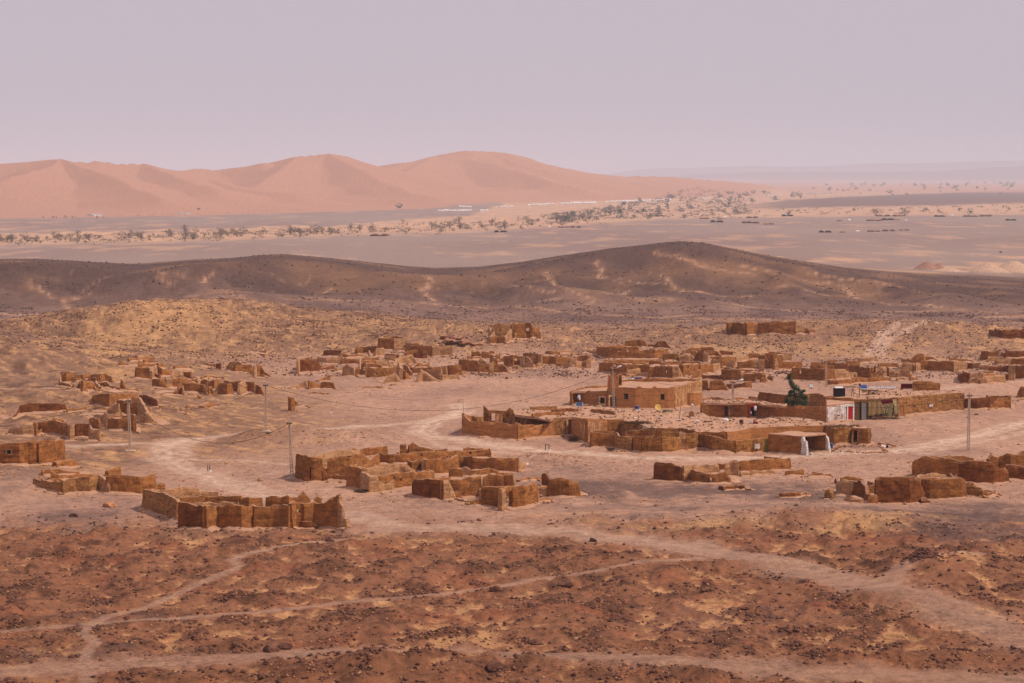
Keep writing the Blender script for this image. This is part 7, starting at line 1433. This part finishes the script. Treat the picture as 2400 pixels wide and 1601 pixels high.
rocks_mesh('fallen_mud_lumps', np.stack([X_, Y_, gzv(X_, Y_) + R * .2 + .1 * (r_.uniform(0, 1, len(X_)))], -1), R, M_CLOD, 13)
def hgd(X, Y): return .15 + .8 * sstep(.0, .5, fbm(X / 9, Y / 12, 721, 3) + .3 * sstep(470, 520, Y) - .2)
C, R = scatter(120000, 440, 660, 7, hgd, .10, .36, 4.0); rocks_mesh('hillside_stones', C, R, M_ROCK, 8)
C, R = scatter(65000, 640, 985, 9, lambda X, Y: .04 + .75 * sstep(.05, .5, fbm(X / 14, Y / 22, 741, 4)), .12, .6, 6); rocks_mesh('dark_hill_stones', C, R, M_HROCK, 10)
# boulders one can pick out
BO = [(2080,1290,'stone pile'),(608,1127,'pale squarish stone on the sand inside the road bend',.45,1),(770,1268,'dark stone cluster at the head of the winding footpath',.55,0),(1390,1269,'round dark stone below the broad road',.42,0),(1162,1384,'pair-like dark boulder beside the faint upper path',.5,0),(1325,1373,'dark jagged boulder group above the middle hollow',.7,0),
      (636,1526,'brown boulder above the bottom track, left part',.6,0),(665,1520,'squat boulder right of the brown boulder by the bottom track',.5,0),(552,1515,'small dark stone left of the brown boulder by the bottom track',.4,0),(1160,1570,'big dark rubble boulder at the bottom edge centre',.9,0),(2330,1386,'dark stone right of the low mound near the right edge',.4,0),(1254,1510,'flat boulder among rubble above the bottom track, centre',.6,0),
      (173,1210,'largest stone on the sand below the collapsed stone pen',.5,0),(256,1187,'dark block before the long front ruin at left',.75,1),(1650,1385,'dark stone on the gravel below the broad road',.4,0),(1540,1125,'small dark lump between road and mound-like room',.3,0)]
rng = random.Random(21)
for q in BO[1:]:
    p = at(q[0], q[1]); bm = bmesh.new(); rock_bm(bm, (0, 0, q[3] * .25), q[3], rng, .8, 2); rock_bm(bm, (q[3] * .9, -.1, .05), q[3] * .4, rng, .7, 1); o = bm_obj('boulder', bm, M_ROCKP if q[4] else M_ROCK); o.location = p; tag(o, q[2], 'boulder')
p = at(2160, 1300); t = thing('stone_pile', 'long heap of broken dark stones on the right beyond the broad road', 'stone pile', p); bm = bmesh.new()
for _ in range(260):
    a = rng.gauss(0, 1.1); b = rng.gauss(0, .9); hgt = max(0, .75 - .3 * abs(a) - .25 * abs(b)); x_, y_ = p.x + a * 1.05, p.y + b * 1.6; rock_bm(bm, (x_, y_, gz(x_, y_) + rng.uniform(0, hgt)), rng.uniform(.12, .26), rng)
child(bm_obj('stones', bm, M_ROCK), t)['kind'] = 'stuff'
p = at(1068, 806); t = thing('rocky_outcrop', 'rusty rocky outcrop behind the long smooth-topped enclosure', 'outcrop', p); bm = bmesh.new()
for _ in range(60): a, b = rng.gauss(0, 2.6), rng.gauss(0, 2.5); x_, y_ = p.x + a, p.y + b; rock_bm(bm, (x_, y_, gz(x_, y_) + max(0, 1.6 - .4 * abs(a))), rng.uniform(.4, 1.1), rng)
child(bm_obj('rocks', bm, mud('rusty_rock', lin(138, 84, 54), vary=.4)), t)['kind'] = 'stuff'
# ---------------------------------------------------------------- scrub trees of the far plain
def tree_mesh(seed, w_, h_, dense, mat_leaf, low=.35, n_=420, leaf=.42):
    rg_ = random.Random(seed); bm = bmesh.new(); lumps = []
    for _ in range(dense):
        a = rg_.uniform(0, 6.28); r_ = rg_.random() ** .6 * w_ * .5; z = h_ * rg_.uniform(low, .92) * (1 - .25 * (r_ / (w_ * .5)) ** 2)
        lumps.append((Vector((r_ * math.cos(a), r_ * math.sin(a), z)), (w_ * rg_.uniform(.10, .2), w_ * rg_.uniform(.10, .2), h_ * rg_.uniform(.07, .14))))
    leafy(bm, lumps, n_, leaf, rg_); nl = len(bm.faces)
    for c, r in lumps[:: max(1, dense // 7)]: bm_tube(bm, Vector((rg_.uniform(-.3, .3), 0, -.6)), c, .16, .04, 4)
    me = bpy.data.meshes.new('scrub'); bm.to_mesh(me); bm.free(); me.materials.append(mat_leaf); me.materials.append(M_BARK)
    me.polygons.foreach_set('material_index', [0 if k < nl else 1 for k in range(len(me.polygons))]); return me
SPARSE = [tree_mesh(40 + k, 10, 8.5, 14 + 2 * k, M_SCRUB, n_=330 + 30 * k) for k in range(4)]
BUSH = [tree_mesh(60 + k, 8, 4.5, 14, M_SCRUBG, low=.1, n_=420, leaf=.4) for k in range(3)]
DENSE = [tree_mesh(80 + k, 10, 7.5, 22, M_SCRUBG, low=.12, n_=900, leaf=.42) for k in range(3)]
CONE = [tree_mesh(90, 4, 9, 16, M_SCRUBG, low=.1, n_=500, leaf=.3)]
rng = random.Random(77)
def plant(name, mesh, px, py, s, label, group, cat='tree'):
    p = at(px, py, dmin=960); o = bpy.data.objects.new(name, mesh); COL.objects.link(o); o.location = p; k = s * p.y / 2600.; o.scale = (k * rng.uniform(.85, 1.2), k, k * rng.uniform(.85, 1.15)); o.rotation_euler = (0, 0, rng.uniform(0, 6.28)); tag(o, label, cat, group); return o
GB = 'scrub trees in the sandy belt across the plain'; LB = 'bare scrub tree in the pale belt'
bx = [0,180,400,700,900,1100,1250,1360]; by_ = [566,561,556,547,541,532,522,516]
n_ = 0
while n_ < 230:
    x = rng.uniform(-20, 1380); 
    if fbm(x / 40., 3.3, 801, 2) < rng.uniform(-.5, .1): continue
    SZ = rng.choice([.4, .6, .8, 1.05]); y = float(np.interp(x, bx, by_)) + rng.gauss(0, 5.0); plant('scrub_tree', rng.choice(SPARSE), x, y, SZ, ('tiny','small','broad','large')[[.4,.6,.8,1.05].index(SZ)] + ' ' + LB + (', at the far left', ', left of centre', ', near the middle')[min(2, int(max(0, x) / 460))], GB); n_ += 1
GR = 'scattered trees of the right-hand sand flats'; LR = 'grey-green bush on the pink flats'
for k in range(300):
    x = rng.uniform(1300, 2400) if k > 120 else rng.uniform(1330, 1750); hi = np.interp(x, [1300,1600,2000,2400], [505,455,452,430]); lo = np.interp(x, [1300,1600,2000,2400], [515,512,506,500]); y = rng.uniform(hi, lo)
    if np.interp(x, [1700,1900,2400], [488,468,448]) - 2 < y < np.interp(x, [1700,1900,2400], [494,489,480]) and x > 1750: continue
    big = rng.random() < .25; plant('scrub_bush', rng.choice(DENSE if big else BUSH + SPARSE), x, y, rng.uniform(.45, .75) if big else rng.uniform(.25, .6), ('big ' if big else 'small ') + LR + (', nearest the centre', ', right of the tents', ', towards the right', ', at the far right')[min(3, int((x - 1300) / 275))], GR, 'bush')
for k in range(45):
    x = rng.uniform(1900, 2400); y = rng.uniform(np.interp(x, [1700, 2400], [440, 424]), np.interp(x, [1700,1900,2400], [452,450,440])); plant('oasis_tree', rng.choice(DENSE), x, y, rng.uniform(.25, .5), 'dark distant tree in the line of trees under the far table hills', 'trees under the far table hills')
SOL = [(936,488,.85,'lone round dark tree at the foot of the dunes left of centre'),(1463,480,.55,'left one of two dark bushes behind the long tent row'),(1488,480,.6,'right one of two dark bushes behind the long tent row'),(1383,500,.8,'dark bush left of the thickest scrub, just below the tents'),(1428,500,1.0,'wide dark tree at the left end of the thickest scrub'),(1540,508,1.25,'tallest branching tree in the thickest scrub'),
       (1325,520,1.1,'umbrella-shaped green tree in the middle of the scrub belt'),(1717,455,.6,'flat dark tree left of the pair on orange sand'),(1748,459,.75,'round dark tree of the group on orange sand'),(1766,453,.6,'low wide tree right of the group on orange sand'),(1871,459,.75,'dark tree left of the white houses'),(2085,453,.7,'bushy tree right of the white houses'),
       (2002,494,.5,'rounded bush below the dark gravel fan'),(2119,506,1.2,'large bare thorn tree behind the dark tents'),(2054,506,1.1,'broad bare thorn tree left of the dark tents'),(1745,500,1.0,'broad bare tree on the pink sand flat'),(512,553,1.15,'tallest bare tree in the left scrub belt'),(466,492,.4,'dark tree pair at the foot of the left dunes'),(285,556,1.0,'wide bare tree at the far left of the scrub belt'),(2344,455,.35,'farthest dark tree near the right edge below the table hills'),(2345,593,.4,'single small dark bush alone on the near plain')]
for x, y, s, lb in SOL: plant('single_tree', rng.choice(SPARSE if 'bare' in lb else DENSE), x, y, s, lb, None)
for k in range(16): plant('conifer', CONE[0], rng.choice([rng.uniform(85, 190), rng.uniform(85, 190), rng.uniform(225, 255)]), 511 + rng.uniform(-1, 1), rng.uniform(.22, .42), 'small dark conifer in the row at the foot of the left dunes', 'conifers at the foot of the left dunes')
for k in range(40): x = rng.uniform(250, 720); plant('low_shrub', rng.choice(BUSH), x, np.interp(x, [0, 250, 720], [514, 508, 492]) + rng.uniform(-1, 1), rng.uniform(.12, .22), 'tiny shrub in the planted line under the left dunes', 'planted line under the left dunes', 'shrub')
# low scrub that fills the gaps between the trees of the belt
r_ = np.random.RandomState(31); V_ = []
for k in range(2600):
    if k < 1100: x = r_.uniform(-30, 1400); y = float(np.interp(x, bx, by_)) + r_.normal(0, 5.5)
    else: x = r_.uniform(1280, 2440) if k > 1800 else r_.uniform(1300, 1760); y = r_.uniform(np.interp(x, [1300,1600,2000,2400], [503,462,462,455]), np.interp(x, [1300,1600,2000,2400], [517,513,507,501]))
    if float(fbm(x / 30., y / 6., 811, 2)) < r_.uniform(-.4, .35): continue
    if x > 1750 and np.interp(x, [1700,1900,2400], [486,466,446]) < y < np.interp(x, [1700,1900,2400], [494,489,480]): continue
    p = onz(x, y, PLAIN); z_ = float(gz(p.x, p.y)); w_ = r_.uniform(2, 6) * p.y / 2600; n__ = 16
    c = np.array([p.x, p.y, z_]) + r_.normal(0, 1, (n__, 3)) * np.array([w_ * .5, w_ * .5, 0]) + np.stack([np.zeros(n__), np.zeros(n__), r_.uniform(0, .35 * w_, n__)], -1)
    V_.append((c[:, None, :] + r_.normal(0, .55 * p.y / 2600, (n__, 3, 3))).reshape(-1, 3))
V_ = np.concatenate(V_); o = mesh_obj('low_scrub', V_.tolist(), [(i, i + 1, i + 2) for i in range(0, len(V_), 3)], M_SCRUB); o['kind'] = 'stuff'
# ---------------------------------------------------------------- tents and huts of the plain
def tent_mesh(kind, seed):
    rg_ = random.Random(seed); bm = bmesh.new()
    if kind == 'white':
        L, w_, h_ = 3.2, 2.4, 2.6
        a = [bm.verts.new(v) for v in ((-L, -w_, -.4), (L, -w_, -.4), (L, w_, -.4), (-L, w_, -.4), (-L, -w_, 1.4), (L, -w_, 1.4), (L, w_, 1.4), (-L, w_, 1.4), (-L * .45, 0, h_ + .6), (L * .45, 0, h_ + .6))]
        for f in ((0,1,5,4),(1,2,6,5),(2,3,7,6),(3,0,4,7),(4,5,9,8),(6,7,8,9),(5,6,9),(7,4,8),(3,2,1,0)): bm.faces.new([a[i] for i in f])
        bm_tube(bm, (-L * .45, 0, h_ + .5), (-L * .45, 0, h_ + 1.1), .06, n=4); bm_tube(bm, (L * .45, 0, h_ + .5), (L * .45, 0, h_ + 1.1), .06, n=4)
        bm_box(bm, (0, -w_ - .3, .6), (1.2, .5, 1.3))
    else:
        n_ = rg_.choice([1, 2, 3]); x = 0
        for k in range(n_):
            L, w_, h_ = rg_.uniform(2, 3.6), 2.0, rg_.uniform(1.2, 1.8)
            a = [bm.verts.new((x + v[0], v[1], v[2])) for v in ((-L, -w_, -.4), (L, -w_, -.4), (L, w_, -.4), (-L, w_, -.4), (-L * .9, -w_, h_ * .55), (L * .9, -w_, h_ * .55), (L * .9, w_, h_ * .6), (-L * .9, w_, h_ * .6), (-L * .5, 0, h_ * 1.2), (L * .5, 0, h_ * 1.15))]
            for f in ((0,1,5,4),(1,2,6,5),(2,3,7,6),(3,0,4,7),(4,5,9,8),(6,7,8,9),(5,6,9),(7,4,8),(3,2,1,0)): bm.faces.new([a[i] for i in f])
            bm_tube(bm, (x - L, -w_ - 1, -.1), (x - L * .5, -.2, h_), .05, n=4); x += L * 2 + rg_.uniform(.3, 2)
    bmesh.ops.recalc_face_normals(bm, faces=bm.faces[:]); me = bpy.data.meshes.new('tent'); bm.to_mesh(me); bm.free(); return me
WT = tent_mesh('white', 1); WT.materials.append(M_CANVAS); DT = []
for k, mt in enumerate((M_DUNG, M_DUNG, M_RED, M_DARK, M_MUD2, M_CANVAS)): m_ = tent_mesh('dark', 10 + k); m_.materials.append(mt); DT.append(m_)
def put(name, mesh, px, py, s, label, group, cat='tent'):
    p = at(px, py, dmin=960); o = bpy.data.objects.new(name, mesh); COL.objects.link(o); o.location = p; o.scale = (s, s, s); o.rotation_euler = (0, 0, rng.uniform(-.4, .4)); tag(o, label, cat, group)
for (x0, x1, y0, y1, n_, s, lb) in ((1026,1104,496,495,11,1.0,'white tent in the lowest and leftmost camp row below the dunes'),(1075,1106,486,486,4,.9,'white tent in the short row just above the leftmost camp'),(1124,1146,495,495,3,.8,'white tent just right of the leftmost camp row'),(1162,1204,486,485,5,.8,'white tent in the faint middle row at the dune foot'),
     (1236,1300,482,480,7,1.0,'white tent in the row left of the long camp'),(1312,1396,479,477,13,1.2,'white tent in the long camp row, left half'),(1418,1574,475,470,20,1.2,'white tent in the long camp row, right half behind the dark bushes'),(1636,1668,467,465,4,1.0,'white tent right of the long camp row'),(1796,1832,460,459,4,1.0,'white tent in the sparse row left of the white houses'),
     (2002,2052,448,446,5,1.2,'white tent right of the white houses under the table hills')):
    for k in range(n_): put('white_tent', WT, x0 + (x1 - x0) * (k + .5) / n_ + rng.uniform(-1.5, 1.5), y0 + (y1 - y0) * k / n_ + rng.uniform(-.3, .3), s * rng.uniform(.8, 1.15), lb, 'white tent camps at the foot of the dunes')
HM = bmesh.new(); bm_box(HM, (0, 0, 1.4), (7, 5, 3.6)); bm_box(HM, (0, 0, 3.3), (7.4, 5.4, .3)); bm_box(HM, (4.5, 0, 1.0), (3, 4, 2.4)); bm_box(HM, (-1.2, -2.52, 1.0), (1, .1, 1.9)); WH = bpy.data.meshes.new('white_house'); HM.to_mesh(WH); HM.free(); WH.materials.append(M_CANVAS)
for k in range(12): put('white_house', WH, 1884 + k * 6 + rng.uniform(-2, 2), 455.5 - k * .25 + rng.uniform(-.6, .6), rng.uniform(.6, 1.0), 'tiny white house in the distant cluster below the table hills', 'white houses below the table hills', 'house')
for x, y, lb in ((213,507,'left'),(228,506.5,'right')): put('white_house', WH, x, y, 1.0, 'pale low house at the foot of the left dunes, %s one of two' % lb, None, 'house')
for x in (420, 438): put('white_house', WH, x, 502.5, .9, 'white low building at the dune foot %s the planted line' % ('at the left of' if x == 420 else 'in the middle of'), None, 'house')
HUTS = [(872,553.5),(880,553),(897,552),(1164,544.5),(1183,543),(1288,533.5),(1311,533.5),(1342,533.5),(1645,513),(1671,521),(1688,514),(1700,511),(1744,523),(1756,511),(1795,526),(1838,507),(1967,518),(1990,517),(2036,518),(2046,517),(2047,518),(2073,516),(2100,516),(2124,518),(2057,507),(2080,507),(2100,507),(2195,508),(2211,507.5),(2232,507),(2262,508),(2302,507.5),(2310,506),(2362,517),(1974,545),(2010,544),(2036,543),(2075,542),(2112,540),(1925,545)]
NEARH = ['left end','centre left','centre','centre right','right end']
for k, (x, y) in enumerate(HUTS):
    kd = ('brown', 'dun', 'red-brown', 'black', 'earth-coloured', 'whitish')[k % 6]
    lb = kd + ' ' + ('low nomad tent in the front group on the grey plain at right' if y > 535 and x > 1800 else 'low hut along the near edge of the scrub belt, left of the big hill' if x < 1400 else 'low hut at the far edge of the grey plain at right' if y < 512 else 'low nomad tent in the middle group on the grey plain at right')
    put('nomad_tent', DT[k % 6], x, y, rng.uniform(.75, 1.0) * (1.0 if y > 530 else 1.25), lb, 'dark huts and tents on the grey plain')
